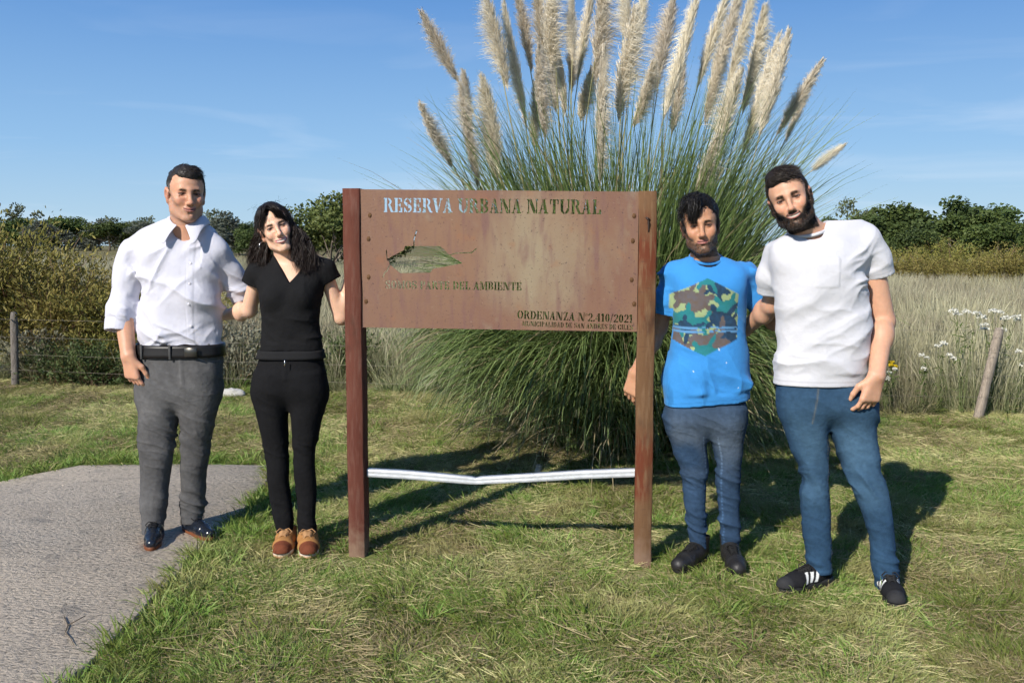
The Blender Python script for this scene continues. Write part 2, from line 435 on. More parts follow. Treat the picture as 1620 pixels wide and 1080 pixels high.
# concrete path slab
def concrete_mat():
    m = bpy.data.materials.new('brushed_concrete'); m.use_nodes = True
    n, l = m.node_tree.nodes, m.node_tree.links; b = n['Principled BSDF']; b.inputs['Roughness'].default_value = .92; b.inputs['Specular IOR Level'].default_value = .2
    g = n.new('ShaderNodeNewGeometry')
    def nz_(s, d=5, st=None):
        t = n.new('ShaderNodeTexNoise'); t.inputs['Scale'].default_value = s; t.inputs['Detail'].default_value = d; t.inputs['Roughness'].default_value = .65
        if st:
            mpn = n.new('ShaderNodeMapping'); mpn.inputs['Scale'].default_value = st; l.new(g.outputs['Position'], mpn.inputs[0]); l.new(mpn.outputs[0], t.inputs['Vector'])
        else: l.new(g.outputs['Position'], t.inputs['Vector'])
        return t.outputs[0]
    def ramp(f, lo, hi, a, b_):
        r = n.new('ShaderNodeMapRange'); r.inputs[1].default_value = lo; r.inputs[2].default_value = hi; l.new(f, r.inputs[0])
        x = n.new('ShaderNodeMix'); x.data_type = 'RGBA'; l.new(r.outputs[0], x.inputs[0])
        for k, c in ((6, a), (7, b_)):
            if isinstance(c, tuple): x.inputs[k].default_value = (*c, 1)
            else: l.new(c, x.inputs[k])
        return x.outputs[2]
    c = ramp(nz_(1.3), .35, .7, (.66, .555, .43), (.55, .455, .345))
    pits = nz_(40, 7, (1, 1.7, 1))
    c = ramp(pits, .50, .66, c, (.19, .165, .13))
    c = ramp(nz_(5, 6), .55, .75, c, (.24, .215, .185))
    c = ramp(nz_(160, 2), .5, .8, c, (.42, .38, .32))
    l.new(c, b.inputs['Base Color'])
    bp = n.new('ShaderNodeBump'); bp.inputs['Strength'].default_value = 1.; bp.inputs['Distance'].default_value = .015; bp.invert = True
    l.new(pits, bp.inputs['Height']); l.new(bp.outputs[0], b.inputs['Normal'])
    return m
SLAB_Z = .022
edge = [(-1.46, .6), (-1.475, 2.2), (-1.47, 2.92), (-1.45, 3.4), (-1.49, 4.1), (-1.47, 4.6), (-1.48, 5.1), (-1.50, 5.60), (-1.56, 5.88), (-2.2, 5.92), (-2.82, 5.88), (-3.02, 5.62), (-3.15, 5.40), (-3.6, 5.0), (-4.2, 4.55), (-5.2, 4.1), (-5.2, .6)]
e2 = []
for k in range(len(edge)):
    a, b = np.array(edge[k]), np.array(edge[(k + 1) % len(edge)]); m_ = max(1, int(np.linalg.norm(b - a) / .06))
    for j in range(m_):
        q = a + (b - a) * j / m_; w = (noise(np.array([q[0], q[1], 0.]), 9, 5) - .5) * .035; e2.append((q[0] + w, q[1] + w))
SLAB_POLY = np.array(e2)
from mathutils.geometry import tessellate_polygon
def prism(name, poly, z0, z1, mat, parent=None, bev=.006):
    n_ = len(poly); poly = np.asarray(poly, float); cen = poly.mean(0)
    ins = poly - nrm_rows(poly - cen) * bev
    V = np.vstack([np.c_[poly, np.full(n_, z0)], np.c_[poly, np.full(n_, z1 - bev)], np.c_[ins, np.full(n_, z1)]])
    t = np.array(tessellate_polygon([[Vector((x, y, 0)) for x, y in ins]]))
    k = np.arange(n_); kn = (k + 1) % n_
    q = np.vstack([np.stack([k, kn, kn + n_, k + n_], 1), np.stack([k + n_, kn + n_, kn + 2 * n_, k + 2 * n_], 1)])
    tv = V[t + 2 * n_]; up = np.cross(tv[:, 1] - tv[:, 0], tv[:, 2] - tv[:, 0])[:, 2] < 0
    t[up] = t[up][:, ::-1]
    return mk(name, V, [t + 2 * n_, q], mat, parent, smooth=False)
def nrm_rows(a): return a / (np.linalg.norm(a, axis=1, keepdims=True) + 1e-9)
slab = prism('path', SLAB_POLY, -.06, SLAB_Z, concrete_mat())
tag(slab, 'weathered grey concrete path slab edged by grass', 'path', kind='structure')

def in_poly(x, y, poly):
    c = np.zeros(x.shape, bool); j = len(poly) - 1
    for i in range(len(poly)):
        xi, yi, xj, yj = poly[i, 0], poly[i, 1], poly[j, 0], poly[j, 1]
        c ^= ((yi > y) != (yj > y)) & (x < (xj - xi) * (y - yi) / (yj - yi + 1e-12) + xi); j = i
    return c

# ---------------------------------------------------------------- scatter (stuff only)
def scatter(name, protos, pts, rot, scl, idx, label, cat):
    c = bpy.data.collections.new('proto_' + name)
    for k, me in enumerate(protos):
        o = bpy.data.objects.new('%s_p%02d' % (name, k), me); c.objects.link(o)
    me = bpy.data.meshes.new(name); n_ = len(pts)
    me.vertices.add(n_); me.vertices.foreach_set('co', np.asarray(pts, np.float32).ravel())
    a = me.attributes.new('rot', 'FLOAT_VECTOR', 'POINT'); a.data.foreach_set('vector', np.asarray(rot, np.float32).ravel())
    a = me.attributes.new('scl', 'FLOAT', 'POINT'); a.data.foreach_set('value', np.asarray(scl, np.float32))
    a = me.attributes.new('idx', 'INT', 'POINT'); a.data.foreach_set('value', np.asarray(idx, np.int32))
    o = bpy.data.objects.new(name, me); COL.objects.link(o)
    ng = bpy.data.node_groups.new(name, 'GeometryNodeTree')
    ng.interface.new_socket('Geometry', in_out='INPUT', socket_type='NodeSocketGeometry'); ng.interface.new_socket('Geometry', in_out='OUTPUT', socket_type='NodeSocketGeometry')
    gi, go = ng.nodes.new('NodeGroupInput'), ng.nodes.new('NodeGroupOutput')
    ip = ng.nodes.new('GeometryNodeInstanceOnPoints'); ci = ng.nodes.new('GeometryNodeCollectionInfo')
    ci.inputs['Collection'].default_value = c; ci.inputs['Separate Children'].default_value = True; ci.inputs['Reset Children'].default_value = True
    def at(nm, ty):
        q = ng.nodes.new('GeometryNodeInputNamedAttribute'); q.data_type = ty; q.inputs[0].default_value = nm; return q.outputs[0]
    L = ng.links.new
    L(gi.outputs[0], ip.inputs['Points']); L(ci.outputs[0], ip.inputs['Instance']); ip.inputs['Pick Instance'].default_value = True
    L(at('idx', 'INT'), ip.inputs['Instance Index']); L(at('rot', 'FLOAT_VECTOR'), ip.inputs['Rotation']); L(at('scl', 'FLOAT'), ip.inputs['Scale'])
    L(ip.outputs[0], go.inputs[0])
    md = o.modifiers.new('scatter', 'NODES'); md.node_group = ng
    return tag(o, label, cat, kind='stuff')

def blade_curves(n, r0, L, lean, bend, rng, m=4, wind=(0, 0)):
    """n blades rooted in a disc r0, lengths L=(lo,hi), lean/bend in radians"""
    ph = rng.uniform(0, 2 * np.pi, n); rr = r0 * np.sqrt(rng.random(n)); az = ph + rng.normal(0, .7, n)
    ln = rng.uniform(L[0], L[1], n); t0 = np.abs(rng.normal(lean[0], lean[1], n)); be = rng.uniform(bend[0], bend[1], n)
    P = np.zeros((n, m, 3)); P[:, 0, 0] = rr * np.cos(ph); P[:, 0, 1] = rr * np.sin(ph)
    for k in range(1, m):
        th = t0 + be * (k / (m - 1)) ** 1.3; st = ln / (m - 1)
        P[:, k, 0] = P[:, k - 1, 0] + st * np.sin(th) * np.cos(az) + wind[0] * st * k / m
        P[:, k, 1] = P[:, k - 1, 1] + st * np.sin(th) * np.sin(az) + wind[1] * st * k / m
        P[:, k, 2] = P[:, k - 1, 2] + st * np.cos(th)
    return P, ln, az
def blade_mesh(name, P, wid, mat, rng, col=None, prof=None):
    n, m, _ = P.shape
    prof = np.array(prof if prof is not None else [.8, 1, .75, .12] if m == 4 else np.linspace(1, .1, m))
    W = np.asarray(wid)[:, None] * prof[None]
    V, F = ribbons(P, W, None, rng)
    c = None if col is None else np.repeat(col, m * 2, axis=0)
    me = mesh_np(name, V, [F], c, True); me.materials.append(mat); return me

MAT_LAWN = M('lawn_blades', rough=.55, attr=True, var=0, objrand=.28, trans=.28, spec=.35, col2=(.37, .355, .14), c2scale=1.6, c2lo=.51, c2hi=.66)
MAT_STRAW = M('dry_clippings', rough=.7, attr=True, var=0, objrand=.30, trans=.12, spec=.25)
MAT_FIELD = M('field_grass', rough=.7, attr=True, var=0, objrand=.22, trans=.25, spec=.2, col2=(.33, .30, .19), c2scale=.55, c2lo=.45, c2hi=.68)

def leaf_green(rng, n, a=(.120, .200, .028), b=(.255, .335, .080), dry=.2):
    t = rng.random((n, 1)); c = np.array(a) * (1 - t) + np.array(b) * t
    d = rng.random(n) < dry; c[d] = np.array([.37, .32, .145]) * rng.uniform(.7, 1.2, (d.sum(), 1)); return c

# mown lawn: patches of short blades laid edge over edge, small tufts along the slab
rg = np.random.default_rng(3)
def lawn_patch(R, n, nclip, dryf, lush, seed):
    r = np.random.default_rng(seed)
    P, ln, az = blade_curves(n, R, (.015, .040), (.50, .3), (.2, 1.3), r)
    hgt = .55 + .9 * fbm(P[:, 0], 9., 2, seed) + lush * sstep(.58, .74, fbm(P[:, 0], 5., 2, seed + 3)) * 1.3
    P = P[:, :1] + (P - P[:, :1]) * hgt[:, None, None]
    col = leaf_green(r, n, dry=dryf); wid = r.uniform(.0018, .0036, n)
    k = r.random(n) < .012; P[k] = P[k, :1] + (P[k] - P[k, :1]) * 1.9; wid[k] *= 1.9; col[k] = np.array([.17, .235, .04]) * r.uniform(.8, 1.2, (k.sum(), 1))
    C, lc, _ = blade_curves(nclip, R, (.025, .085), (1.46, .1), (-.15, .2), r); C[..., 2] += r.uniform(.004, .026, (nclip, 1))
    cc = np.array([.45, .385, .20]) * r.uniform(.5, 1.25, (nclip, 1))
    V1, F1 = ribbons(P, wid[:, None] * np.array([[.8, 1, .75, .12]]), None, r); V2, F2 = ribbons(C, r.uniform(.0014, .0030, nclip)[:, None] * np.array([[.6, 1, .9, .4]]), None, r)
    me = mesh_np('patch', np.vstack([V1, V2]), [F1, F2 + len(V1)], np.vstack([np.repeat(col, 8, axis=0), np.repeat(cc, 8, axis=0)]))
    me.materials.append(MAT_LAWN); me.materials.append(MAT_STRAW)
    mi = np.zeros(len(F1) + len(F2), np.int32); mi[len(F1):] = 1; me.polygons.foreach_set('material_index', mi); return me
PR = .30
protos = [lawn_patch(PR, 4800, 360, .20, .8, 100 + k) for k in range(4)] + [lawn_patch(PR, 4000, 900, .34, .4, 110 + k) for k in range(4)] + [lawn_patch(.05, 40, 3, .12, .8, 120 + k) for k in range(4)] + [lawn_patch(.055, 40, 12, .3, .4, 130 + k) for k in range(2)]
for k in range(3):
    n = 30; P, ln, az = blade_curves(n, .05, (.05, .13), (.4, .3), (.2, 1.2), rg); protos.append(blade_mesh('lush', P, rg.uniform(.003, .006, n), MAT_LAWN, rg, leaf_green(rg, n, dry=.06)))
pts = []; idx = []; scl = []
def slab_d(x, y): return np.min(np.hypot(SLAB_POLY[:, 0] - x, SLAB_POLY[:, 1] - y))
SC_ = .36
for i, y in enumerate(np.arange(2.2, 10.2, SC_ * .9)):
    for x in np.arange(-y * .6 - .5, y * .6 + .5, SC_):
        px_, py_ = x + rg.uniform(-.1, .1) + (i % 2) * SC_ / 2, y + rg.uniform(-.1, .1)
        if py_ > fence_y(px_) + .25 or in_poly(np.array([px_]), np.array([py_]), SLAB_POLY)[0] or slab_d(px_, py_) < PR * 1.02: continue
        if min(math.hypot(px_ + .70, py_ - 4.14), math.hypot(px_ - .60, py_ - 3.98)) < .30: continue
        dry = sstep(.44, .58, float(fbm(np.array([px_, py_, 0.]), 1.1, 3, 21))) 
        pts.append((px_, py_, 0)); idx.append(rg.integers(4, 8) if rg.random() < .12 + .8 * dry else rg.integers(0, 4)); scl.append(rg.uniform(.92, 1.12))
# small tufts where the patches stop: along the slab and round the posts
N = 9000; y = rg.uniform(2.2, 6.4, N); x = rg.uniform(-4.6, -.9, N); k_ = ~in_poly(x, y, SLAB_POLY) & (np.abs(x) < y * .6 + .3); x, y = x[k_], y[k_]
d = np.min(np.hypot(SLAB_POLY[:, 0][None] - x[:, None], SLAB_POLY[:, 1][None] - y[:, None]), axis=1); k_ = d < .36; x, y, d = x[k_], y[k_], d[k_]
for a_, b_, dd in zip(x, y, d):
    pts.append((a_, b_, 0)); idx.append(rg.integers(14, 17) if rg.random() < .42 * (dd < .22) else rg.integers(8, 12)); scl.append(rg.uniform(.7, 1.1))
for (cx, cy, r0) in ((-.70, 4.14, .17), (.60, 3.98, .16)):
    for _ in range(420):
        a_, r_ = rg.uniform(0, 6.283), rg.uniform(0, .45); px_, py_ = cx + r_ * math.cos(a_), cy + r_ * math.sin(a_)
        if rg.random() < np.clip(r_ / r0 - .45, .05, 1): pts.append((px_, py_, -.003)); idx.append(rg.integers(8, 14)); scl.append(rg.uniform(.6, 1.))
for _ in range(420):        # scattered taller tufts
    y = 2.4 + 6 * rg.random() ** 1.3; x = rg.uniform(-1, 1) * y * .6
    if x > -1.4 and y < fence_y(x): pts.append((x, y, 0)); idx.append(rg.integers(14, 17)); scl.append(rg.uniform(.45, .95))
q = np.array(pts, float); n = len(q)
hz = (noise(q, .7, 3) - .5) * .05 + (noise(q, 2.5, 4) - .5) * .02; q[:, 2] += hz * sstep(5.6, 9., q[:, 1]) - .004
rot = np.stack([rg.normal(0, .02, n), rg.normal(0, .02, n), rg.uniform(0, 6.28, n)], 1)
scatter('lawn_grass', protos, q, rot, scl, idx, 'short mown grass with pale dry clippings across the foreground', 'grass')

# long single straws and blades strewn over the lawn (one mass)
n = 450; y = 2.4 + 6.6 * rg.random(n) ** 1.2; x = (rg.random(n) * 2 - 1) * (y * .6 + .2)
k_ = (fbm(np.stack([x, y, x * 0], 1), 1.3, 3, 21) + rg.normal(0, .06, n) > .50) & ~in_poly(x - .05, y, SLAB_POLY); x, y = x[k_], y[k_]; n = len(x)
P, ln, az = blade_curves(n, 0., (.08, .26), (1.52, .06), (-.12, .12), rg); P[..., 0] += x[:, None]; P[..., 1] += y[:, None]; P[..., 2] = P[..., 2] * .6 + .03 + rg.uniform(0, .015, (n, 1))
me = blade_mesh('straw', P, rg.uniform(.0018, .0036, n), MAT_STRAW, rg, np.array([.42, .34, .19]) * rg.uniform(.6, 1.25, (n, 1)), [.5, 1, .9, .4])
tag(obj('dry_straw', me), 'long dry straws strewn over the mown grass', 'straw', kind='stuff')

# rough field grass beyond the fence, in patches
def field_patch(R, nd, nsd, nh, seed):
    r = np.random.default_rng(seed); Vs, Fs, Cs = [], [], []; o_ = 0
    def put(P, W, c):
        nonlocal o_
        V, F = ribbons(P, W, None, r); Vs.append(V); Fs.append(F + o_); Cs.append(np.repeat(c, P.shape[1] * 2, axis=0)); o_ += len(V)
    P, _, _ = blade_curves(nd, R, (.30, .80), (.14, .14), (.1, .8), r, m=5); t = r.random((nd, 1))
    P = P[:, :1] + (P - P[:, :1]) * (.6 + .8 * fbm(P[:, 0], 3., 2, seed))[:, None, None]
    put(P, r.uniform(.004, .008, nd)[:, None] * np.array([[.9, 1, .8, .5, .1]]), np.array([.125, .165, .055]) * (1 - t) + np.array([.35, .33, .195]) * t)
    if nsd:
        P, _, _ = blade_curves(nsd, R, (.6, .95), (.09, .08), (.05, .45), r, m=5); put(P, r.uniform(.006, .013, nsd)[:, None] * np.array([[.25, .25, .3, 1., .3]]), np.array([.45, .415, .28]) * r.uniform(.7, 1.15, (nsd, 1)))
    if nh:
        P, _, _ = blade_curves(nh, R, (.10, .36), (.5, .35), (.3, 1.3), r); put(P, r.uniform(.008, .018, nh)[:, None] * np.array([[.5, 1, 1, .2]]), leaf_green(r, nh, (.05, .10, .02), (.12, .17, .04), dry=.1))
    me = mesh_np('fieldpatch', np.vstack(Vs), Fs, np.vstack(Cs)); me.materials.append(MAT_FIELD); return me
protos = [field_patch(.6, 950, 160, 160, 200 + k) for k in range(4)] + [field_patch(.6, 800, 300, 160, 210 + k) for k in range(3)] + [field_patch(.5, 260, 30, 500, 220 + k) for k in range(3)]
pts = []; idx = []; scl = []; y = 7.3
while y < 60:
    st = .62 if y < 22 else .62 + (y - 22) * .045
    for x in np.arange(-y * .62 - 1, y * .62 + 1, st):
        a_, b_ = x + rg.uniform(-.3, .3) * st, y + rg.uniform(-.3, .3) * st; g_ = b_ - fence_y(a_)
        if g_ < .30: continue
        herb = 1 - sstep(.4, 1.9, g_); pts.append((a_, b_, -.01))
        idx.append(rg.integers(7, 10) if rg.random() < herb * .9 + .04 else rg.integers(4, 7) if rg.random() < (.55 if a_ > 2 else .22) else rg.integers(0, 4))
        scl.append(rg.uniform(.85, 1.15) * (1 - .25 * herb) * (.80 if a_ > 2 else .74) * min(1.25, max(1., st / .62 * .8)))
    y += st
n = len(pts); rot = np.stack([rg.normal(0, .03, n), rg.normal(0, .03, n), rg.uniform(0, 6.28, n)], 1)
scatter('field_grass', protos, pts, rot, scl, idx, 'tall dry pale grass of the rough field beyond the fence', 'field grass')

# ---------------------------------------------------------------- trees and shrubs
MAT_BARK = M('bark', (.16, .13, .10), .9, .3, 18, .5)
MAT_LEAF = M('tree_leaves', rough=.6, attr=True, var=0, objrand=.10, trans=.25, spec=.25)
def limb(mb, a, d, L, r, rng, depth, tips, spread=.6):
    k = 5; pts = [np.array(a, float)]; d = nrm(d)
    for i in range(k):
        d = nrm(d + rng.normal(0, .12, 3) + np.array([0, 0, .04])); pts.append(pts[-1] + d * L / k)
    mb.tube(pts, np.linspace(r, r * .55, k + 1), 6, cap=False)
    tips.append(pts[-1]); tips.append(pts[-3])
    if depth:
        for j in range(3 if depth > 1 else 2):
            i = rng.integers(2, k + 1); dd = nrm(d + rng.normal(0, spread, 3)); limb(mb, pts[i], dd, L * rng.uniform(.55, .8), r * .5, rng, depth - 1, tips, spread)
def make_tree(seed, h, wid, nleaf, leaf, ca, cb, trunk_h=.3, spread=.7, flat=1., lobes=26, updir=0.):
    """returns trunk mesh, crown mesh for a tree h tall"""
    rng = np.random.default_rng(seed); mb = MB(); tips = []
    limb(mb, (0, 0, 0), (rng.normal(0, .05), rng.normal(0, .05), 1), h * trunk_h, h * .028, rng, 0, [])
    top = mb.V[0][-7:].mean(0)
    for j in range(6):
        a = j * 1.05 + rng.uniform(-.3, .3); limb(mb, top - [0, 0, .02 * h], (np.cos(a) * spread, np.sin(a) * spread, rng.uniform(.5, 1.1)), h * .34, h * .014, rng, 2, tips, .55)
    tips = np.array(tips)
    sc_ = np.array([wid / max(1e-3, np.ptp(tips[:, 0])), wid / max(1e-3, np.ptp(tips[:, 1])), 1.])
    # lobes: leaf clumps at limb tips
    L = tips[rng.choice(len(tips), lobes)] + rng.normal(0, .05 * h, (lobes, 3)) * [1, 1, .6]
    zlo, zhi = h * trunk_h * .75, h
    L[:, 2] = zlo + (L[:, 2] - L[:, 2].min()) / np.ptp(L[:, 2]) * (zhi - zlo) * .93
    R = rng.uniform(.10, .20, lobes) * h * np.array([[1], [1], [flat]])[..., 0].mean()
    w = R ** 2; k = rng.choice(lobes, nleaf, p=w / w.sum())
    u = nrm_rows(rng.normal(size=(nleaf, 3))) * (rng.random((nleaf, 1)) ** .45)
    c = L[k] + u * R[k][:, None] * [1.15, 1.15, .75 * flat]
    d = nrm_rows(rng.normal(size=(nleaf, 3)) + u * .6 + [0, 0, updir])
    ls = leaf * rng.uniform(.6, 1.4, nleaf)
    P = np.stack([c - d * ls[:, None] * .5, c, c + d * ls[:, None] * .5], 1)
    V, F = ribbons(P, ls[:, None] * np.array([[.35, .8, .15]]), None, rng)
    hue = rng.random((lobes, 1))[k] * .7 + rng.random((nleaf, 1)) * .3
    col = np.array(ca) * (1 - hue) + np.array(cb) * hue
    cr = mesh_np('crown', V, [F], np.repeat(col, 6, axis=0)); cr.materials.append(MAT_LEAF)
    tr = mesh_np('trunk', np.vstack(mb.V), [np.vstack(mb.F[4])]); tr.materials.append(MAT_BARK)
    return tr, cr
def place_tree(name, kind, loc, s, rz, label, cat, group):
    t = empty(name, loc); t.rotation_euler = (0, 0, rz); t.scale = (s, s, s) if np.isscalar(s) else s
    for me in kind: 
        o = bpy.data.objects.new(me.name.split('.')[0], me); COL.objects.link(o); o.parent = t
    return tag(t, label, cat, group)
K_ROUND = make_tree(1, 1., .9, 6400, .040, (.050, .080, .020), (.115, .150, .040), .25, .8, lobes=34)
K_ROUND2 = make_tree(2, 1., 1., 6400, .040, (.043, .070, .022), (.100, .140, .040), .22, .9, lobes=34)
K_AIRY = make_tree(3, 1., 1., 2600, .034, (.070, .085, .035), (.135, .140, .065), .32, .8, lobes=22)
K_ACACIA = make_tree(5, 1., 1.1, 9000, .030, (.085, .120, .032), (.175, .200, .060), .26, 1.0, flat=.95, lobes=60)
K_POPLAR = make_tree(8, 1., .3, 1600, .05, (.085, .105, .055), (.14, .15, .085), .2, .22, lobes=20, updir=.8)
K_GREY = make_tree(9, 1., .9, 3200, .045, (.085, .10, .075), (.15, .16, .12), .18, .8)

def far(u, v_top, Y):      # helper for distant trees: ground position and height
    return (u - 810) / 1450 * Y * 1.0, 1.45 + (388 - v_top) / 1450 * Y
# the long tree line at the back left
order = ['far left edge', 'beside the left edge of the photo']
seq = [(-8, 352, 'r'), (18, 346, 'r'), (40, 326, 'p'), (52, 352, 'g'), (70, 348, 'r'), (90, 350, 'g'), (108, 344, 'r'), (128, 347, 'p'), (146, 350, 'g'), (163, 346, 'p'), (176, 352, 'r'),
       (192, 345, 'p'), (208, 350, 'g'), (224, 344, 'p'), (240, 350, 'r'), (252, 352, 'g')]
names = {'r': ('round_tree', 'dark green round tree'), 'p': ('poplar_tree', 'slim pale poplar'), 'g': ('grey_tree', 'grey green leafy tree')}
ordw = ['first', 'second', 'third', 'fourth', 'fifth', 'sixth', 'seventh', 'eighth']
cnt = {}
for i, (u, v, kd) in enumerate(seq):
    Y = 230 + 14 * ((i * 7) % 5); xx, h_ = far(u, v, Y); cnt[kd] = cnt.get(kd, -1) + 1
    kind = {'r': (K_ROUND, K_ROUND2)[i % 2], 'p': K_POPLAR, 'g': K_GREY}[kd]
    sx_ = {'r': 1.0, 'p': .55, 'g': .95}[kd] * (1.75 + .3 * math.sin(i * 3.1))
    place_tree(names[kd][0], kind, (xx, Y, 0), (h_ * sx_ , h_ * sx_, h_), i * 1.3,
               '%s in the far tree line, %s of its kind from the left' % (names[kd][1], ordw[cnt[kd]]), 'tree', 'far tree line at the left')
# taller far trees between the man in the white shirt and the woman
mid = [(322, 344, 'a', 'airy pale tree just right of the white-shirted man'), (345, 334, 'a', 'tall airy tree rising over the far wood between the left pair'), (362, 352, 'r', 'low dark round tree between the left pair'),
       (380, 336, 'g', 'broad grey green tree between the left pair'), (398, 352, 'r', 'dark green tree just left of the woman in black'), (340, 366, 'g', 'low pale bushy tree between the left pair, nearest the man'), (425, 350, 'r', 'dark tree mostly hidden behind the woman with long hair')]
for i, (u, v, kd, lb) in enumerate(mid):
    Y = 150 - 6 * i; xx, h_ = far(u, v, Y); kind = {'r': (K_ROUND2, K_ROUND)[i % 2], 'a': K_AIRY, 'g': K_GREY}[kd]
    place_tree('background_tree', kind, (xx, Y, 0), (h_ * 1.25, h_ * 1.25, h_), i * 2.1, lb, 'tree', 'far trees between the left pair')
# nearer spreading tree by the left sign post
for (u, v, Y, w, rz, lb) in ((528, 311, 34, 1.15, .4, 'spreading light green tree behind the left sign post'), (492, 352, 40, 1.3, 2.2, 'low light green tree behind the shoulder of the woman in black'), (600, 345, 38, 1.2, 4.0, 'light green tree mostly hidden behind the rusty sign panel')):
    xx, h_ = far(u, v, Y); place_tree('acacia_tree', K_ACACIA, (xx, Y, 0), (h_ * w, h_ * w, h_), rz, lb, 'tree', 'light green trees behind the sign')
# dark trees at the right
for i, (u, v, Y, w, kd, lb) in enumerate(((1362, 316, 62, .80, 'a', 'pale airy topped tree at the left of the right-hand wood'), (1338, 345, 58, 1.0, 'r', 'low dark tree close behind the white tee shoulder'), (1418, 326, 55, 1.25, 'r', 'dark green tree beside the pale airy topped one'),
        (1482, 316, 52, 1.35, 's', 'tallest dark green round tree of the right-hand wood'), (1545, 325, 54, 1.3, 'r', 'dark green tree second from the right edge'), (1608, 330, 50, 1.3, 's', 'dark green tree at the right edge of the photo'), (1448, 352, 46, 1.2, 's', 'low dark tree in front of the tall right-hand wood'), (1572, 352, 44, 1.2, 'r', 'low dark tree near the right edge, in front of the wood'), (1290, 352, 60, 1.1, 's', 'dark tree hidden behind the bearded man'), (1388, 340, 53, 1.2, 's', 'dark green tree filling the gap right of the white tee shoulder'), (1518, 338, 50, 1.2, 'r', 'dark green tree between the two tallest of the right-hand wood'))):
    xx, h_ = far(u, v, Y); kind = {'a': K_AIRY, 'r': K_ROUND, 's': K_ROUND2}[kd]
    place_tree('broadleaf_tree', kind, (xx, Y, 0), (h_ * w, h_ * w, h_), i * 1.7 + .3, lb, 'tree', 'dark trees at the right')

# olive brown feathery shrubs
def make_shrub(seed, nst, nleaf, ca, cb, leaf=.035):
    """unit shrub: 1 tall, about 1 wide; wand-like branches with small leaves"""
    rng = np.random.default_rng(seed); az = rng.uniform(0, 6.283, nst); le = np.abs(rng.normal(.38, .28, nst)); L = rng.uniform(.6, 1.1, nst) * np.cos(le * .6)
    m = 7; P = np.zeros((nst, m, 3)); P[:, 0] = np.stack([rng.normal(0, .10, nst), rng.normal(0, .10, nst), np.zeros(nst)], 1)
    for k in range(1, m):
        th = le + .22 * (k / m) + rng.normal(0, .08, nst); az2 = az + rng.normal(0, .15, nst)
        P[:, k] = P[:, k - 1] + (L / (m - 1))[:, None] * np.stack([np.sin(th) * np.cos(az2), np.sin(th) * np.sin(az2), np.cos(th)], 1)
    Vs, Fs = ribbons(P, np.full((nst, 1), .012) * np.linspace(1, .25, m)[None], None, rng)
    st = mesh_np('stems', Vs, [Fs], np.tile(np.array([[.16, .10, .06]]), (len(Vs), 1))); st.materials.append(MAT_LEAF)
    k = rng.integers(0, nst, nleaf); t = rng.random(nleaf) ** .6 * (m - 1.001); i = t.astype(int); f = (t - i)[:, None]
    tg = nrm_rows(P[k, i + 1] - P[k, i]); c = P[k, i] * (1 - f) + P[k, i + 1] * f + rng.normal(0, .025, (nleaf, 3))
    d = nrm_rows(tg * .9 + rng.normal(0, .55, (nleaf, 3)) + [0, 0, .25]); ls = leaf * rng.uniform(.6, 1.5, nleaf)
    Q = np.stack([c, c + d * ls[:, None] * .5, c + d * ls[:, None] + [0, 0, .0]], 1)
    V, F = ribbons(Q, ls[:, None] * np.array([[.18, .34, .06]]), None, rng)
    hue = np.clip(rng.random((nst, 1))[k] * .65 + rng.random((nleaf, 1)) * .35, 0, 1); col = np.array(ca) * (1 - hue) + np.array(cb) * hue
    fo = mesh_np('foliage', V, [F], np.repeat(col, 6, axis=0)); fo.materials.append(MAT_LEAF)
    return st, fo
K_OLIVE = make_shrub(21, 220, 24000, (.150, .150, .030), (.310, .275, .075), .027)
K_OLIVE2 = make_shrub(22, 200, 21000, (.155, .140, .032), (.300, .245, .075), .027)
K_SILVER = make_shrub(23, 60, 3000, (.17, .17, .12), (.26, .25, .18), .05)
K_HERB = make_shrub(24, 60, 3000, (.060, .090, .030), (.13, .16, .055), .045)
for i, (x, y, w, h_, k, lb) in enumerate(((-6.15, 10.8, 2.0, 1.75, 0, 'tall olive green shrub at the left edge of the photo'), (-5.15, 10.6, 1.8, 1.32, 1, 'olive brown shrub behind the left fence post'), (-4.25, 10.5, 1.7, 1.08, 0, 'olive shrub just left of the white-shirted man'), (-7.6, 12.2, 2.4, 1.6, 1, 'olive shrub half out of frame at the left edge'), (-5.4, 13.0, 2.2, 1.05, 1, 'olive brown shrub behind the others at the left'))):
    place_tree('olive_shrub', (K_OLIVE, K_OLIVE2)[k], (x, y, 0), (w, w, h_), i * 2.4, lb, 'shrub', 'olive shrubs behind the left fence')
for i, (u, v, Y, w, k, lb) in enumerate(((1400, 410, 27, 2.4, 0, 'olive shrub beside the bearded man, below the dark trees'), (1440, 402, 25, 2.1, 1, 'brownish olive shrub second from the bearded man, below the dark trees'), (1490, 382, 27, 2.7, 0, 'tallest olive shrub standing before the dark trees'), (1536, 408, 24, 2.2, 1, 'reddish brown shrub right of the tallest olive one'), (1580, 400, 26, 2.5, 0, 'olive shrub near the right edge, before the trees'), (1622, 386, 23, 2.3, 1, 'olive brown shrub cut by the right edge'))):
    xx, h_ = far(u, v, Y); place_tree('field_shrub', (K_OLIVE, K_OLIVE2)[k], (xx, Y, 0), (w, w, h_), i * 1.9, lb, 'shrub', 'olive shrubs before the right-hand trees')
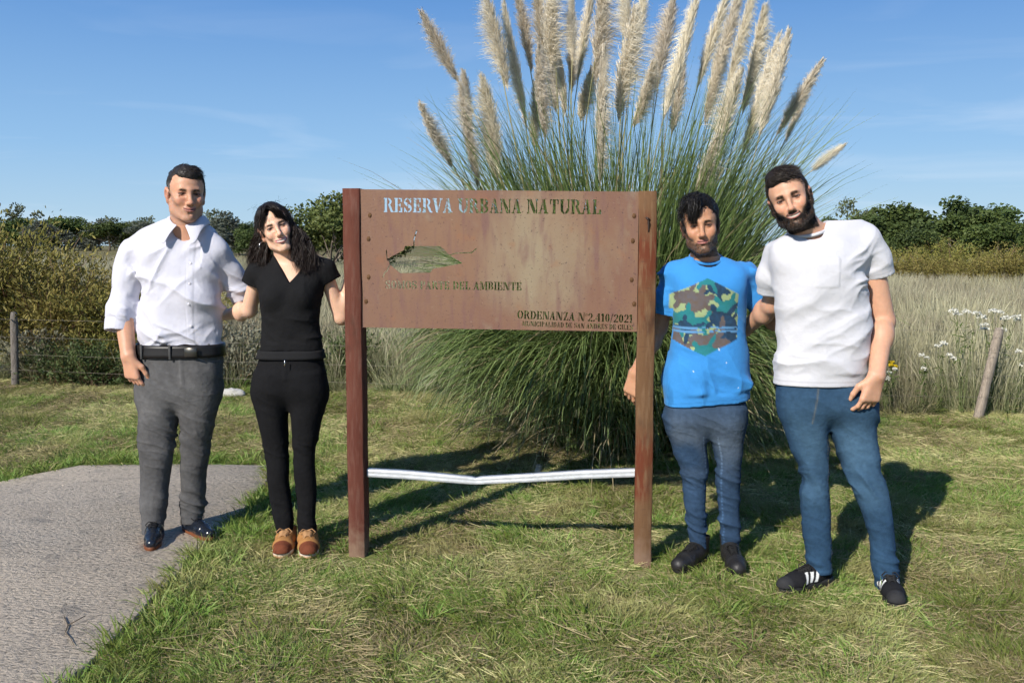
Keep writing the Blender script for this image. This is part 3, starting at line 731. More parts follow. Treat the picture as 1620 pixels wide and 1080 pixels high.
for i, (u, Y, w, h_, k, lb) in enumerate(((55, 9.9, .9, .62, 2, 'silvery leafed weed right of the left fence post'), (372, 9.5, 1.1, .72, 2, 'silvery leafed weed between the left pair'), (95, 9.6, .9, .45, 3, 'green leafy weed left of the white-shirted man'), (140, 9.4, .9, .5, 3, 'green leafy weed beside the hand of the white-shirted man'), (535, 9.6, .9, .6, 3, 'green leafy weed beside the left sign post'), (415, 9.7, .8, .5, 3, 'green leafy weed behind the legs of the woman'))):
    place_tree('weed', (K_OLIVE, K_OLIVE2, K_SILVER, K_HERB)[k], ((u - 810) / 1450 * Y, Y, 0), (w, w, h_), i * 1.1, lb, 'plant', 'weeds along the left fence')

# ================================================================ wire fence, pampas grass, sign
MAT_OLDWOOD = M('weathered_fence_wood', (.17, .15, .13), .92, .35, 14, .7, stretch=(6, 6, 1))
MAT_WIRE = M('fence_wire', (.24, .21, .17), .5, .1, metal=.6)
fence = empty('wire_fence', (-5.13, 9.33, 0)); tag(fence, 'sagging wire fence with a dark upright and a leaning post', 'fence')
def rough_post(a, b, r, seed):
    rng = np.random.default_rng(seed); k = 9; n_ = 14; pts = np.linspace(a, b, n_); V = []; 
    ax = nrm(np.array(b) - np.array(a)); A = nrm(np.cross(ax, [0, 1, .01])); B = np.cross(ax, A); rr = r * (1 + rng.normal(0, .10, k))
    for i, p in enumerate(pts):
        for j in range(k):
            t = j * 2 * np.pi / k; q = rr[j] * (1 + rng.normal(0, .04)) * (1. if i < n_ - 1 else .8); V.append(p + q * (math.cos(t) * A + math.sin(t) * B) + (ax * rng.normal(0, .006) if i == n_ - 1 else 0))
    V.append(pts[-1] + ax * .004); top = len(V) - 1
    F = [(i * k + j, i * k + (j + 1) % k, (i + 1) * k + (j + 1) % k, (i + 1) * k + j) for i in range(n_ - 1) for j in range(k)]
    T_ = [((n_ - 1) * k + j, (n_ - 1) * k + (j + 1) % k, top) for j in range(k)]
    return np.array(V), [np.array(F), np.array(T_)]
off = np.array([-5.13, 9.33, 0])
for a, b, r, s_, mt in (((-5.112, 9.33, 0.001), (-5.081, 9.33, 0.77), .036, 1, MAT_OLDWOOD), ((3.842, 7.5, -0.001), (4.068, 7.62, 0.763), .036, 2, M('pale_fence_wood', (.30, .25, .20), .92, .35, 14, .7, stretch=(6, 6, 1)))):
    a = np.array(a); a[2] = -.1; V, F = rough_post(a - off, np.array(b) - off, r, s_); mk('post', V, F, mt, fence)
for zl, zr in ((.70, .757), (.52, .57), (.34, .38), (.18, .20)):
    pts = []
    for t in np.linspace(-.35, 1.25, 40):
        p = np.array([-5.13, 9.33, zl]) * (1 - t) + np.array([3.95, 7.5, zr]) * t; p[2] += -.035 * math.sin(math.pi * np.clip(t, 0, 1)) ; pts.append(p - off)
    mb = MB(); mb.tube(pts, .0013, 5, False); mb.build('wire', MAT_WIRE, fence, True)

# white stone at the lawn's edge
rng = np.random.default_rng(4)
th, ph = np.meshgrid(np.linspace(0, math.pi, 14), np.linspace(0, 2 * math.pi, 22, endpoint=False), indexing='ij'); U = np.stack([np.sin(th) * np.cos(ph), np.sin(th) * np.sin(ph), np.cos(th)], -1)
U = U * (1 + 1.1 * (fbm(U + 3, 1.6, 3, 2) - .5))[..., None] * [.095, .075, .055]
i_, j_ = np.meshgrid(np.arange(13), np.arange(22), indexing='ij'); F = np.stack([i_ * 22 + j_, (i_ + 1) * 22 + j_, (i_ + 1) * 22 + (j_ + 1) % 22, i_ * 22 + (j_ + 1) % 22], -1).reshape(-1, 4)
tag(mk('pale_stone', U.reshape(-1, 3), [F], M('pale_stone', (.42, .41, .38), .9, .2, 12, .6), smooth=False, loc=(-2.68, 8.72, .035)), 'pale white stone on the lawn edge between the left pair', 'stone')

# ---------------------------------------------------------------- pampas grass
PC = np.array([.80, 6.75, 0.])
pampas = empty('pampas_grass', PC); tag(pampas, 'big clump of pampas grass with tall cream plumes behind the sign', 'pampas grass')
MAT_PLEAF = M('pampas_leaves', rough=.45, attr=True, var=0, trans=.22, spec=.45)
rg = np.random.default_rng(17)
def pampas_leaves(n, r0, L, tilt, bend, wid, ca, cb, dryp, m=10):
    ph = rg.uniform(0, 2 * np.pi, n); rr = r0 * np.sqrt(rg.random(n)); az = ph + rg.normal(0, .45, n)
    ln = rg.uniform(*L, n); t0 = np.clip(rg.normal(tilt[0], tilt[1], n), .02, 1.2); be = rg.uniform(*bend, n)
    P = np.zeros((n, m, 3)); P[:, 0] = np.stack([rr * np.cos(ph), rr * np.sin(ph), rg.uniform(0, .25, n)], 1); st = ln / (m - 1)
    cv = rg.normal(0, .25, n)
    for k in range(1, m):
        f = k / (m - 1); thk = t0 + be * f ** 1.6; a2 = az + cv * f
        P[:, k] = P[:, k - 1] + st[:, None] * np.stack([np.sin(thk) * np.cos(a2), np.sin(thk) * np.sin(a2), np.cos(thk)], 1)
    P[..., 2] = np.maximum(P[..., 2], .02)
    t = rg.random((n, 1)); c = np.array(ca) * (1 - t) + np.array(cb) * t
    d = rg.random(n) < dryp; c[d] = np.array([.36, .30, .17]) * rg.uniform(.6, 1.1, (d.sum(), 1))
    W = rg.uniform(*wid, n)[:, None] * np.interp(np.linspace(0, 1, m), [0, .3, .8, 1], [.8, 1, .55, .06])[None]
    V, F = ribbons(P, W, None, rg); return V, F, np.repeat(c, m * 2, axis=0)
G1, G2 = (.080, .125, .034), (.205, .275, .090)
def lf(name, *a, label=None):
    V, F, c = pampas_leaves(*a); o = mk(name, V, [F], MAT_PLEAF, pampas, c); o['kind'] = 'stuff'; return o
lf('upright_leaves', 3600, .62, (1.6, 2.55), (.11, .08), (.1, 1.0), (.006, .013), G1, G2, .10)
lf('arching_leaves', 6800, .60, (1.1, 1.95), (.18, .10), (1.1, 2.7), (.006, .013), G1, G2, .08)
lf('drooping_leaves', 5600, .64, (.8, 1.5), (.30, .15), (1.6, 2.7), (.006, .012), (.07, .105, .033), G2, .08)
lf('dead_leaves', 900, .7, (.6, 1.3), (.7, .3), (1.0, 2.2), (.006, .012), (.20, .17, .10), (.34, .29, .18), .5)

# plumes: a stalk and a feather of fine drooping hairs
MAT_PLUME = M('plume_hairs', rough=.75, attr=True, var=0, objrand=.10, trans=.46, spec=.12)
MAT_STALK = M('plume_stalk', (.27, .25, .115), .6, .2, 20)
def make_plume(seed, nh=3000):
    """unit plume along +z, 1 long, about .24 wide"""
    r = np.random.default_rng(seed); t = r.random(nh) ** .92; az = r.uniform(0, 6.283, nh)
    env = np.interp(t, [0, .08, .3, .55, .8, 1.], [.30, .62, 1, .92, .62, .22]) * (.45 + .95 * r.random(nh) ** 1.4)
    swx = .05 * np.sin(t * 2.2 + seed)                                  # the rachis bows a little
    root = np.stack([swx, 0 * t, t * .93], 1)
    kb = np.floor(t * 34); cl = (kb * 2.4 + seed) % 6.283                        # hairs hang in side branches
    env = env * (.75 + .5 * ((kb * 7.13 + seed * 3.7) % 1.)); az = np.where(r.random(nh) < .68, cl + r.normal(0, .42, nh), az)
    out = .092 * env; up = r.uniform(.06, .19, nh) * (.75 + .5 * env)
    d = np.stack([np.cos(az), np.sin(az), 0 * az], 1)
    p1 = root + d * out[:, None] * .55 + np.stack([0 * t, 0 * t, up * .55], 1)
    p2 = root + d * out[:, None] * 1.1 + np.stack([.02 * env, 0 * t, up * .92], 1)
    p3 = p2 + d * out[:, None] * .45 + np.stack([.05 * env, 0 * t, up * .02 - .020], 1)
    P = np.stack([root, p1, p2, p3], 1)
    V, F = ribbons(P, r.uniform(.0035, .0065, nh)[:, None] * np.array([[.7, 1., .8, .2]]), None, r)
    c = np.array([.92, .85, .71]) * r.uniform(.78, 1.12, (nh, 1)); c[r.random(nh) < .12] *= [.8, .74, .66]
    me = mesh_np('plume', V, [F], np.repeat(c, 8, axis=0)); me.materials.append(MAT_PLUME); return me
PLUMES = [make_plume(s) for s in range(1, 7)]
plume_list = [((-0.617, 6.5, 3.036), (-0.363, 6.5, 2.556), 0), ((-0.376, 6.9, 2.724), (-0.29, 6.9, 2.222), 1), ((-0.216, 6.3, 2.576), (-0.086, 6.3, 1.928), 2), ((-0.578, 6.2, 2.333), (-0.384, 6.2, 1.962), 0), ((-0.171, 6.4, 3.189), (-0.047, 6.4, 2.497), 0), ((-0.04, 6.6, 3.15), (0.103, 6.6, 2.25), 1), ((0.033, 7.0, 3.325), (0.141, 7.0, 2.724), 2), ((0.179, 6.9, 3.325), (0.251, 6.9, 2.706), 0), ((0.187, 6.2, 2.692), (0.219, 6.2, 2.127), 1), ((0.277, 6.6, 3.218), (0.311, 6.6, 2.634), 2), ((0.371, 7.0, 2.866), (0.383, 7.0, 2.401), 0), ((0.438, 6.5, 3.174), (0.415, 6.5, 2.693), 1), ((0.589, 6.9, 3.307), (0.483, 6.9, 2.642), 2), ((0.623, 6.4, 3.173), (0.539, 6.4, 2.531), 0), ((0.598, 6.1, 2.664), (0.574, 6.1, 1.818), 1), ((0.878, 7.2, 3.416), (0.845, 7.2, 3.015), 2), ((0.767, 6.2, 2.942), (0.734, 6.2, 2.259), 0), ((0.998, 7.1, 3.388), (0.92, 7.1, 2.863), 1), ((0.967, 6.6, 2.686), (0.844, 6.6, 2.272), 2), ((1.17, 6.9, 3.227), (1.07, 6.9, 2.579), 0), ((1.243, 6.3, 3.121), (1.01, 6.3, 2.251), 1), ((1.492, 6.6, 3.201), (1.299, 6.6, 2.53), 2), ((1.583, 6.4, 3.148), (1.469, 6.4, 2.429), 0), ((1.648, 7.0, 3.298), (1.473, 7.0, 2.586), 1), ((1.823, 7.1, 3.141), (1.728, 7.1, 2.433), 2), ((1.805, 6.5, 2.829), (1.598, 6.5, 2.056), 0), ((1.831, 6.2, 2.854), (1.639, 6.2, 2.148), 1), ((2.13, 6.6, 2.699), (1.865, 6.6, 2.211), 2), ((2.238, 6.9, 2.692), (2.007, 6.9, 2.195), 0), ((2.43, 6.6, 2.175), (2.11, 6.6, 1.964), 1), ((1.526, 6.2, 2.595), (1.373, 6.2, 2.032), 2), ((1.303, 6.1, 2.116), (1.194, 6.1, 1.789), 0), ((-0.172, 6.7, 2.298), (-0.105, 6.7, 1.877), 1), ((-0.332, 6.4, 2.472), (-0.218, 6.4, 1.836), 2), ((0.568, 7.1, 2.738), (0.543, 7.1, 2.377), 0), ((0.142, 7.0, 2.614), (0.171, 7.0, 2.173), 1), ((0.333, 7.1, 3.002), (0.355, 7.1, 2.443), 2), ((0.457, 7.2, 3.211), (0.437, 7.2, 2.599), 0), ((1.271, 7.0, 2.752), (1.195, 7.0, 2.266), 1), ((1.554, 7.1, 2.863), (1.48, 7.1, 2.348), 2)]
rp_ = random.Random(5)
for i, (tip, base, k) in enumerate(plume_list):
    tip, base = np.array(tip) - PC, np.array(base) - PC; ax = tip - base; L = np.linalg.norm(ax)
    tip = tip + np.array([0, rp_.uniform(-.25, .2), 0]); ax = tip - base; L = np.linalg.norm(ax) * 1.02
    o = bpy.data.objects.new('plume', PLUMES[i % 6]); COL.objects.link(o); o.parent = pampas
    o.location = base; o.rotation_mode = 'QUATERNION'
    qn = Vector(ax).normalized().to_track_quat('Z', 'Y'); o.rotation_quaternion = qn @ Vector((0, 0, 1)).rotation_difference(Vector((0, 0, 1)))
    wv = (.118 if L > .6 else .095) * rp_.uniform(.7, 1.35) / .24
    o.scale = (wv, wv, L)
    # stalk from the crown of the plant up through the plume, in the plume's own frame
    foot = np.array([base[0] * .38, base[1] * .4, .15]); c1 = base - nrm(ax) * np.linalg.norm(base - foot) * .45
    tt = np.linspace(0, 1, 14)[:, None]; pts = (1 - tt) ** 2 * foot + 2 * tt * (1 - tt) * c1 + tt ** 2 * base
    pts = np.vstack([pts, base + ax * .5])
    mb = MB(); mb.tube(pts, np.linspace(.0065, .0035, len(pts)), 5, False)
    s_ = mb.build('stalk', MAT_STALK, pampas, True)
# pale dry stub in front of the clump
stub = MB(); stub.tube([(.15, 5.47, -.02), (.153, 5.46, .06), (.165, 5.455, .125)], [.026, .022, .017], 9)
tag(stub.build('dry_stub', M('bleached_wood', (.42, .36, .27), .9, .25, 30, .5)), 'short pale dry stub standing before the pampas grass', 'stub')

# ---------------------------------------------------------------- the sign
SA = np.array([-.720, 4.204, 0.]); SU = nrm(np.array([.596, 4.065, 0.]) - SA); SN = np.array([SU[1], -SU[0], 0.])   # along, toward the viewer
if SN[1] > 0: SN = -SN
RS = np.stack([SU, -SN, [0, 0, 1.]], 1)                       # columns: along, away from viewer, up
sign = empty('park_sign', SA); sign.rotation_euler = Matrix(RS.tolist()).to_euler(); 
tag(sign, 'rusty steel sign with cut-out lettering between two brown posts', 'sign')

def post_mat(name, a, b, lo, hi, worn):
    m = bpy.data.materials.new(name); m.use_nodes = True
    n, l = m.node_tree.nodes, m.node_tree.links; bs = n['Principled BSDF']; bs.inputs['Roughness'].default_value = .8; bs.inputs['Specular IOR Level'].default_value = .12
    g = n.new('ShaderNodeTexCoord')
    def nz_(s, d, st):
        mp_ = n.new('ShaderNodeMapping'); mp_.inputs['Scale'].default_value = st; l.new(g.outputs['Object'], mp_.inputs[0])
        t = n.new('ShaderNodeTexNoise'); t.inputs['Scale'].default_value = s; t.inputs['Detail'].default_value = d; l.new(mp_.outputs[0], t.inputs['Vector']); return t.outputs[0]
    def mixc(f, a_, b_, lo_, hi_):
        r = n.new('ShaderNodeMapRange'); r.inputs[1].default_value = lo_; r.inputs[2].default_value = hi_; l.new(f, r.inputs[0])
        x = n.new('ShaderNodeMix'); x.data_type = 'RGBA'; l.new(r.outputs[0], x.inputs[0])
        for k, c in ((6, a_), (7, b_)):
            if isinstance(c, tuple): x.inputs[k].default_value = (*c, 1)
            else: l.new(c, x.inputs[k])
        return x.outputs[2]
    c = mixc(nz_(5, 5, (1, 1, .5)), a, b, lo, hi)
    c = mixc(nz_(30, 4, (2.5, 2.5, .35)), c, worn, .48, .75); c = mixc(nz_(8, 6, (1.5, 1.5, .6)), c, (.055, .032, .022), .60, .80)
    c = mixc(nz_(60, 2, (.4, .4, 2.)), c, (.08, .04, .03), .62, .85)
    sp = n.new('ShaderNodeSeparateXYZ'); l.new(g.outputs['Object'], sp.inputs[0])
    ad = n.new('ShaderNodeMath'); ad.operation = 'MULTIPLY_ADD'; ad.inputs[1].default_value = .25; l.new(nz_(25, 4, (1, 1, 1)), ad.inputs[0]); l.new(sp.outputs['Z'], ad.inputs[2])
    c = mixc(ad.outputs[0], (.20, .13, .09), c, .14, .30)          # dried soil splashed up the foot
    l.new(c, bs.inputs['Base Color'])
    bp = n.new('ShaderNodeBump'); bp.inputs['Strength'].default_value = .35; bp.inputs['Distance'].default_value = .006; l.new(nz_(40, 5, (3, 3, .4)), bp.inputs['Height']); l.new(bp.outputs[0], bs.inputs['Normal'])
    return m
MAT_POSTL = post_mat('red_brown_post', (.098, .032, .022), (.122, .044, .030), .35, .65, (.14, .065, .048))
MAT_POSTR = post_mat('worn_brown_post', (.135, .073, .037), (.125, .036, .018), .48, .62, (.180, .108, .060))
SPAN = float(np.dot(np.array([.596, 4.065, 0.]) - SA, SU)); ZT = 1.70
def post(mb_x, wid, mat, z1):
    # slightly uneven square timber
    rng = np.random.default_rng(int(mb_x * 10) + 3); n_ = 18; V = []; h_ = wid / 2; b_ = .005
    ring = [(-h_ + b_, -.045), (h_ - b_, -.045), (h_, -.045 + b_), (h_, .045 - b_), (h_ - b_, .045), (-h_ + b_, .045), (-h_, .045 - b_), (-h_, -.045 + b_)]
    for i, z in enumerate(np.linspace(-.3, z1, n_)):
        w = rng.normal(0, .0012, 2)
        for (x, y) in ring: V.append((mb_x + x + w[0], y + w[1], z))
    F = [(i * 8 + j, i * 8 + (j + 1) % 8, (i + 1) * 8 + (j + 1) % 8, (i + 1) * 8 + j) for i in range(n_ - 1) for j in range(8)]
    k = (n_ - 1) * 8; V.append((mb_x, 0, z1)); c = len(V) - 1
    return mk('post', np.array(V), [np.array(F), np.array([(k + j, k + (j + 1) % 8, c) for j in range(8)])], mat, sign, smooth=False)
tag(post(0., .078, MAT_POSTL, 1.704), 'red brown painted left post')
pr_ = post(SPAN, .078, MAT_POSTR, 1.684); tag(pr_, 'worn brown right post with reddish paint')

# --- cut-out lettering: stencil slab-serif glyphs as signed fields (positive inside)
def g_rect(x, y, x0, y0, x1, y1): return np.minimum(np.minimum(x - x0, x1 - x), np.minimum(y - y0, y1 - y))
def g_bar(x, y, x0, y0, x1, y1, w):       # slanted stem with level ends, w measured along x
    t = (y - y0) / (y1 - y0); cx = x0 + (x1 - x0) * t; return np.minimum(w / 2 - np.abs(x - cx), np.minimum(y - min(y0, y1), max(y0, y1) - y))
def g_oval(x, y, cx, cy, rx, ry): return (1 - np.sqrt(((x - cx) / rx) ** 2 + ((y - cy) / ry) ** 2)) * min(rx, ry)
U_ = np.maximum; I_ = np.minimum
SE, ST, TH = .085, .25, .10               # serif height, stem, thin stroke
def serif(x, y, cx, y0, w, top=False): return g_rect(x, y, cx - w / 2, (1 - SE) if top else y0, cx + w / 2, 1 if top else y0 + SE)
def stem(x, y, cx): return U_(U_(g_rect(x, y, cx - ST / 2, 0, cx + ST / 2, 1), serif(x, y, cx, 0, ST + .16)), serif(x, y, cx, 0, ST + .16, True))
def ring(x, y, cx, cy, rx, ry, tx, ty): return I_(g_oval(x, y, cx, cy, rx, ry), -g_oval(x, y, cx, cy, rx - tx, ry - ty))
def gap(d, x, c, w=.055): return I_(d, np.abs(x - c) - w / 2)
def gapy(d, y, c, w=.055): return I_(d, np.abs(y - c) - w / 2)
def bowl(x, y, x0, y0, y1, rx, t): return I_(ring(x, y, x0, (y0 + y1) / 2, rx, (y1 - y0) / 2, t, TH), x - x0)
def glyph(c, x, y):
    """returns advance width, field"""
    if c == ' ': return .42, None
    if c == 'A': d = U_(U_(g_bar(x, y, .14, 0, .44, 1, .10), g_bar(x, y, .70, 0, .44, 1, .26)), g_rect(x, y, .22, .28, .62, .28 + TH)); d = U_(U_(d, serif(x, y, .14, 0, .28)), serif(x, y, .70, 0, .40)); return .98, gap(gapy(d, y, .20 + 9, .05), x, .40, .05)
    if c in 'BPRDE' or c in 'FLI':
        d = stem(x, y, .24)
        if c == 'I': return .50, d
        if c in 'PRB': d = U_(d, bowl(x, y, .42, .46, 1, .38, .22))
        if c == 'B': d = U_(d, bowl(x, y, .42, 0, .54, .42, .23)); return .92, gap(d, x, .42)
        if c == 'P': return .86, gap(d, x, .42)
        if c == 'R': d = U_(d, I_(g_bar(x, y, .84, 0, .58, .50, .24), y)); d = U_(d, g_rect(x, y, .74, 0, 1.0, SE)); return 1.0, gap(d, x, .42)
        if c == 'D': d = U_(d, bowl(x, y, .42, 0, 1, .50, .25)); return 1.0, gap(d, x, .42)
        d = U_(d, g_rect(x, y, .3, 0, .80, SE)); d = U_(d, I_(g_rect(x, y, .62, 0, .82, .32), x - .62 - (.32 - y) * 0.1))
        if c == 'E': d = U_(U_(d, g_rect(x, y, .3, 1 - SE, .78, 1)), g_rect(x, y, .64, .72, .79, 1)); d = U_(d, g_rect(x, y, .3, .46, .66, .54)); d = U_(d, g_rect(x, y, .56, .36, .66, .64)); return .90, gap(d, x, .42)
        return .88, gap(d, x, .42)
    if c == 'S':
        a = I_(ring(x, y, .42, .73, .36, .28, .17, .09), U_(-(x - .42), y - .74)); b = I_(ring(x, y, .44, .28, .38, .29, .18, .09), U_(x - .44, .27 - y))
        d = U_(U_(a, b), g_bar(x, y, .66, .30, .18, .70, .34)); d = U_(d, g_rect(x, y, .66, .66, .76, 1)); d = U_(d, g_rect(x, y, .08, 0, .18, .34)); return .88, gap(d, x, .43)
    if c == 'C' or c == 'G':
        d = I_(ring(x, y, .50, .5, .46, .51, .26, .09), U_(U_(-(x - .62), y - .66), .34 - y)); d = U_(d, g_rect(x, y, .80, .62, .90, 1))
        d = U_(d, g_rect(x, y, .66, 0, .92, .42) if c == 'G' else g_rect(x, y, .80, .1, .90, .34)); return 1.0, gap(d, x, .50)
    if c in 'O0': w = .50 if c == 'O' else .38; return 2 * w + .02, gap(ring(x, y, w, .5, w - .04, .51, .25, .09), x, w)
    if c == 'V': d = U_(g_bar(x, y, .46, 0, .20, 1, .26), g_bar(x, y, .50, 0, .80, 1, .10)); d = U_(U_(d, serif(x, y, .20, 0, .42, True)), serif(x, y, .80, 0, .28, True)); return .98, gap(d, x, .545, .05)
    if c == 'U': d = I_(ring(x, y, .52, .36, .40, .37, .24, .12), .36 - y); d = U_(d, g_rect(x, y, .12, .34, .37, 1)); d = U_(d, g_rect(x, y, .80, .34, .92, 1)); d = U_(U_(d, serif(x, y, .245, 0, .42, True)), serif(x, y, .86, 0, .30, True)); return 1.04, gap(d, x, .53)
    if c == 'N': d = U_(U_(g_rect(x, y, .12, 0, .23, 1), g_rect(x, y, .86, 0, .97, 1)), g_bar(x, y, .80, 0, .28, 1, .30)); d = U_(U_(d, serif(x, y, .17, 0, .30)), U_(serif(x, y, .20, 0, .36, True), serif(x, y, .91, 0, .30, True))); return 1.10, gap(gap(d, x, .285, .05), x, .80, .05)
    if c == 'M': d = U_(U_(g_rect(x, y, .12, 0, .22, 1), stem(x, y, 1.0)), U_(g_bar(x, y, .54, .05, .26, 1, .26), g_bar(x, y, .56, .05, .86, 1, .10))); d = U_(U_(d, serif(x, y, .17, 0, .30)), serif(x, y, .2, 0, .36, True)); return 1.24, gap(gap(d, x, .28, .05), x, .80, .05)
    if c == 'T': d = U_(stem(x, y, .46), g_rect(x, y, .06, 1 - SE, .86, 1)); d = U_(U_(d, g_rect(x, y, .06, .66, .16, 1)), g_rect(x, y, .76, .66, .86, 1)); return .92, gap(gap(d, x, .29, .045), x, .63, .045)
    if c == 'Z': d = U_(U_(g_rect(x, y, .08, 1 - SE, .78, 1), g_rect(x, y, .08, 0, .80, SE)), g_bar(x, y, .24, 0, .62, 1, .26)); d = U_(U_(d, g_rect(x, y, .08, .70, .18, 1)), g_rect(x, y, .72, 0, .82, .32)); return .90, gap(d, x, .44, .05)
    if c == '1': d = U_(g_rect(x, y, .20, 0, .45, 1), g_rect(x, y, .08, 0, .57, SE)); return .62, U_(d, I_(g_bar(x, y, .06, .78, .24, 1, .16), 1 - y))
    if c == '2': d = I_(ring(x, y, .40, .70, .34, .31, .22, .10), U_(y - .66, -(.0 - (x - .30)) * 1 + 0)); d = I_(ring(x, y, .40, .70, .34, .31, .22, .10), U_(y - .70, x - .46)); d = U_(U_(d, g_bar(x, y, .18, .06, .60, .60, .20)), g_rect(x, y, .06, 0, .74, .17)); return .80, gap(d, x, .40, .05)
    if c == '4': d = U_(U_(g_rect(x, y, .44, 0, .68, 1), g_rect(x, y, .04, .24, .80, .33)), g_bar(x, y, .08, .27, .50, 1, .10)); d = U_(d, g_rect(x, y, .34, 0, .78, SE)); return .86, gap(d, x, .41, .045)
    if c == '.': return .34, g_oval(x, y, .17, .11, .12, .12)
    if c == '/': return .50, g_bar(x, y, .08, -.08, .42, 1.05, .11)
    if c == 'o': return .40, gap(ring(x, y, .18, .78, .16, .19, .085, .06), x, .18, .04)
    return .5, None

PZ0L, PZ0R, PZ1L, PZ1R = 1.078, 1.070, 1.700, 1.682          # lower / upper edge heights, left and right
PX0, PX1 = .0405, SPAN - .0405
HS = .0013
gxs = np.arange(PX0 - 4 * HS, PX1 + 4 * HS, HS); gzs = np.arange(1.04, 1.72, HS)
GX, GZ = np.meshgrid(gxs, gzs, indexing='ij'); HOLE = np.full(GX.shape, -.02, np.float32)
def write(txt, s0, z0, s1, z1, hgt):
    """lay txt along the line (s0,z0)-(s1,z1)"""
    adv = 0; lay = []
    for ch in txt:
        w, _ = glyph(ch, np.zeros(1), np.zeros(1)); lay.append((ch, adv, w)); adv += w
    L = math.hypot(s1 - s0, z1 - z0); sx_ = L / adv; dx, dz = (s1 - s0) / L, (z1 - z0) / L
    for ch, a, w in lay:
        if ch == ' ': continue
        c0 = s0 + dx * a * sx_; cz = z0 + dz * a * sx_
        i0, i1 = np.searchsorted(gxs, [c0 - .01, c0 + w * sx_ + .01]); j0, j1 = np.searchsorted(gzs, [min(cz, cz + dz * w * sx_) - .15 * hgt, cz + hgt * 1.15])
        X = GX[i0:i1, j0:j1] - s0; Z = GZ[i0:i1, j0:j1] - z0
        x = (X * dx + Z * dz) / sx_ - a; y = (-X * dz + Z * dx) / hgt
        _, d = glyph(ch, x, y); d = d * min(sx_, hgt)
        HOLE[i0:i1, j0:j1] = np.maximum(HOLE[i0:i1, j0:j1], d)
_t = [(0.1455, 1.598), (1.1228, 1.5847), (0.1492, 1.2548), (0.7726, 1.2493), (0.7498, 1.1237), (1.265, 1.1082), (0.7728, 1.091), (1.2655, 1.0771)]
write('RESERVA URBANA NATURAL', *_t[0], *_t[1], .0635)
write('SOMOS PARTE DEL AMBIENTE', *_t[2], *_t[3], .037)
write('ORDENANZA No2.410/2021', *_t[4], *_t[5], .0370)
write('MUNICIPALIDAD DE SAN ANDRES DE GILES', *_t[6], *_t[7], .0225)
# the map-shaped emblem with its stream lines
emb = [(0.2427, 1.4466), (0.4019, 1.4466), (0.414, 1.4386), (0.4444, 1.4074), (0.506, 1.3697), (0.3697, 1.3446), (0.3579, 1.3274), (0.2192, 1.3253), (0.1714, 1.3642), (0.1629, 1.3899), (0.2381, 1.4286)]
ex_, ez_ = GX.ravel(), GZ.ravel()
ins_ = in_poly(ex_, ez_, np.array(emb)).reshape(GX.shape); dmin = np.full(GX.shape, 9.)
def segd(a, b):
    a, b = np.array(a), np.array(b); ba = b - a; t = np.clip(((GX - a[0]) * ba[0] + (GZ - a[1]) * ba[1]) / (ba @ ba), 0, 1); return np.hypot(GX - a[0] - t * ba[0], GZ - a[1] - t * ba[1])
for k in range(len(emb)): dmin = np.minimum(dmin, segd(emb[k], emb[(k + 1) % len(emb)]))
HOLE = np.maximum(HOLE, np.where(ins_, dmin, -dmin))
for ln_ in ([(0.2973, 1.5168), (0.2928, 1.5012), (0.2853, 1.4785), (0.2835, 1.4443)], [(0.1576, 1.4271), (0.1587, 1.4042), (0.1614, 1.3813)], [(0.1713, 1.3613), (0.1592, 1.3354), (0.1473, 1.3268), (0.1403, 1.3066)], [(0.4427, 1.4046), (0.4716, 1.4145), (0.512, 1.4166), (0.5465, 1.4174), (0.5662, 1.4344)]):
    for a, b in zip(ln_[:-1], ln_[1:]): HOLE = np.maximum(HOLE, .0023 - segd(a, b))

def contours(Fd, xs, ys):
    """marching squares; closed loops around positive regions"""
    S = Fd > 0; segs = {}
    c = S[:-1, :-1] * 1 + S[1:, :-1] * 2 + S[1:, 1:] * 4 + S[:-1, 1:] * 8
    tb = {1: [(3, 0)], 2: [(0, 1)], 3: [(3, 1)], 4: [(1, 2)], 5: [(3, 0), (1, 2)], 6: [(0, 2)], 7: [(3, 2)], 8: [(2, 3)], 9: [(2, 0)], 10: [(0, 1), (2, 3)], 11: [(2, 1)], 12: [(1, 3)], 13: [(1, 0)], 14: [(0, 3)]}
    pt = {}
    def key(i, j, e): return (i, j, 0) if e == 0 else (i + 1, j, 1) if e == 1 else (i, j + 1, 0) if e == 2 else (i, j, 1)
    for i, j in zip(*np.nonzero((c > 0) & (c < 15))):
        for a, b in tb[int(c[i, j])]: segs[key(i, j, a)] = key(i, j, b)
    def pos(k):
        i, j, ax = k; i2, j2 = (i + 1, j) if ax == 0 else (i, j + 1); a, b = Fd[i, j], Fd[i2, j2]; t = a / (a - b)
        return (xs[i] + (xs[i2] - xs[i]) * t, ys[j] + (ys[j2] - ys[j]) * t)
    loops = []; left = set(segs)
    while left:
        k0 = next(iter(left)); lp = []; k = k0
        while k in left: left.discard(k); lp.append(pos(k)); k = segs.get(k, k0)
        if len(lp) > 6: loops.append(np.array(lp))
    return loops
def simplify(p, eps):
    keep = np.zeros(len(p), bool)
    def rdp(a, b):
        if b - a < 2: return
        s_, e = p[a], p[b % len(p)]; ba = e - s_; L = np.hypot(*ba) + 1e-12; q = p[a + 1:b] - s_
        d = np.abs(q[:, 0] * ba[1] - q[:, 1] * ba[0]) / L if L > 1e-6 else np.hypot(q[:, 0], q[:, 1]); m_ = int(np.argmax(d))
        if d[m_] > eps: keep[a + 1 + m_] = True; rdp(a, a + 1 + m_); rdp(a + 1 + m_, b)
    h_ = len(p) // 2; keep[0] = keep[h_] = True; rdp(0, h_); rdp(h_, len(p)); return p[keep]
loops = [simplify(lp, .0003) for lp in contours(HOLE, gxs, gzs)]
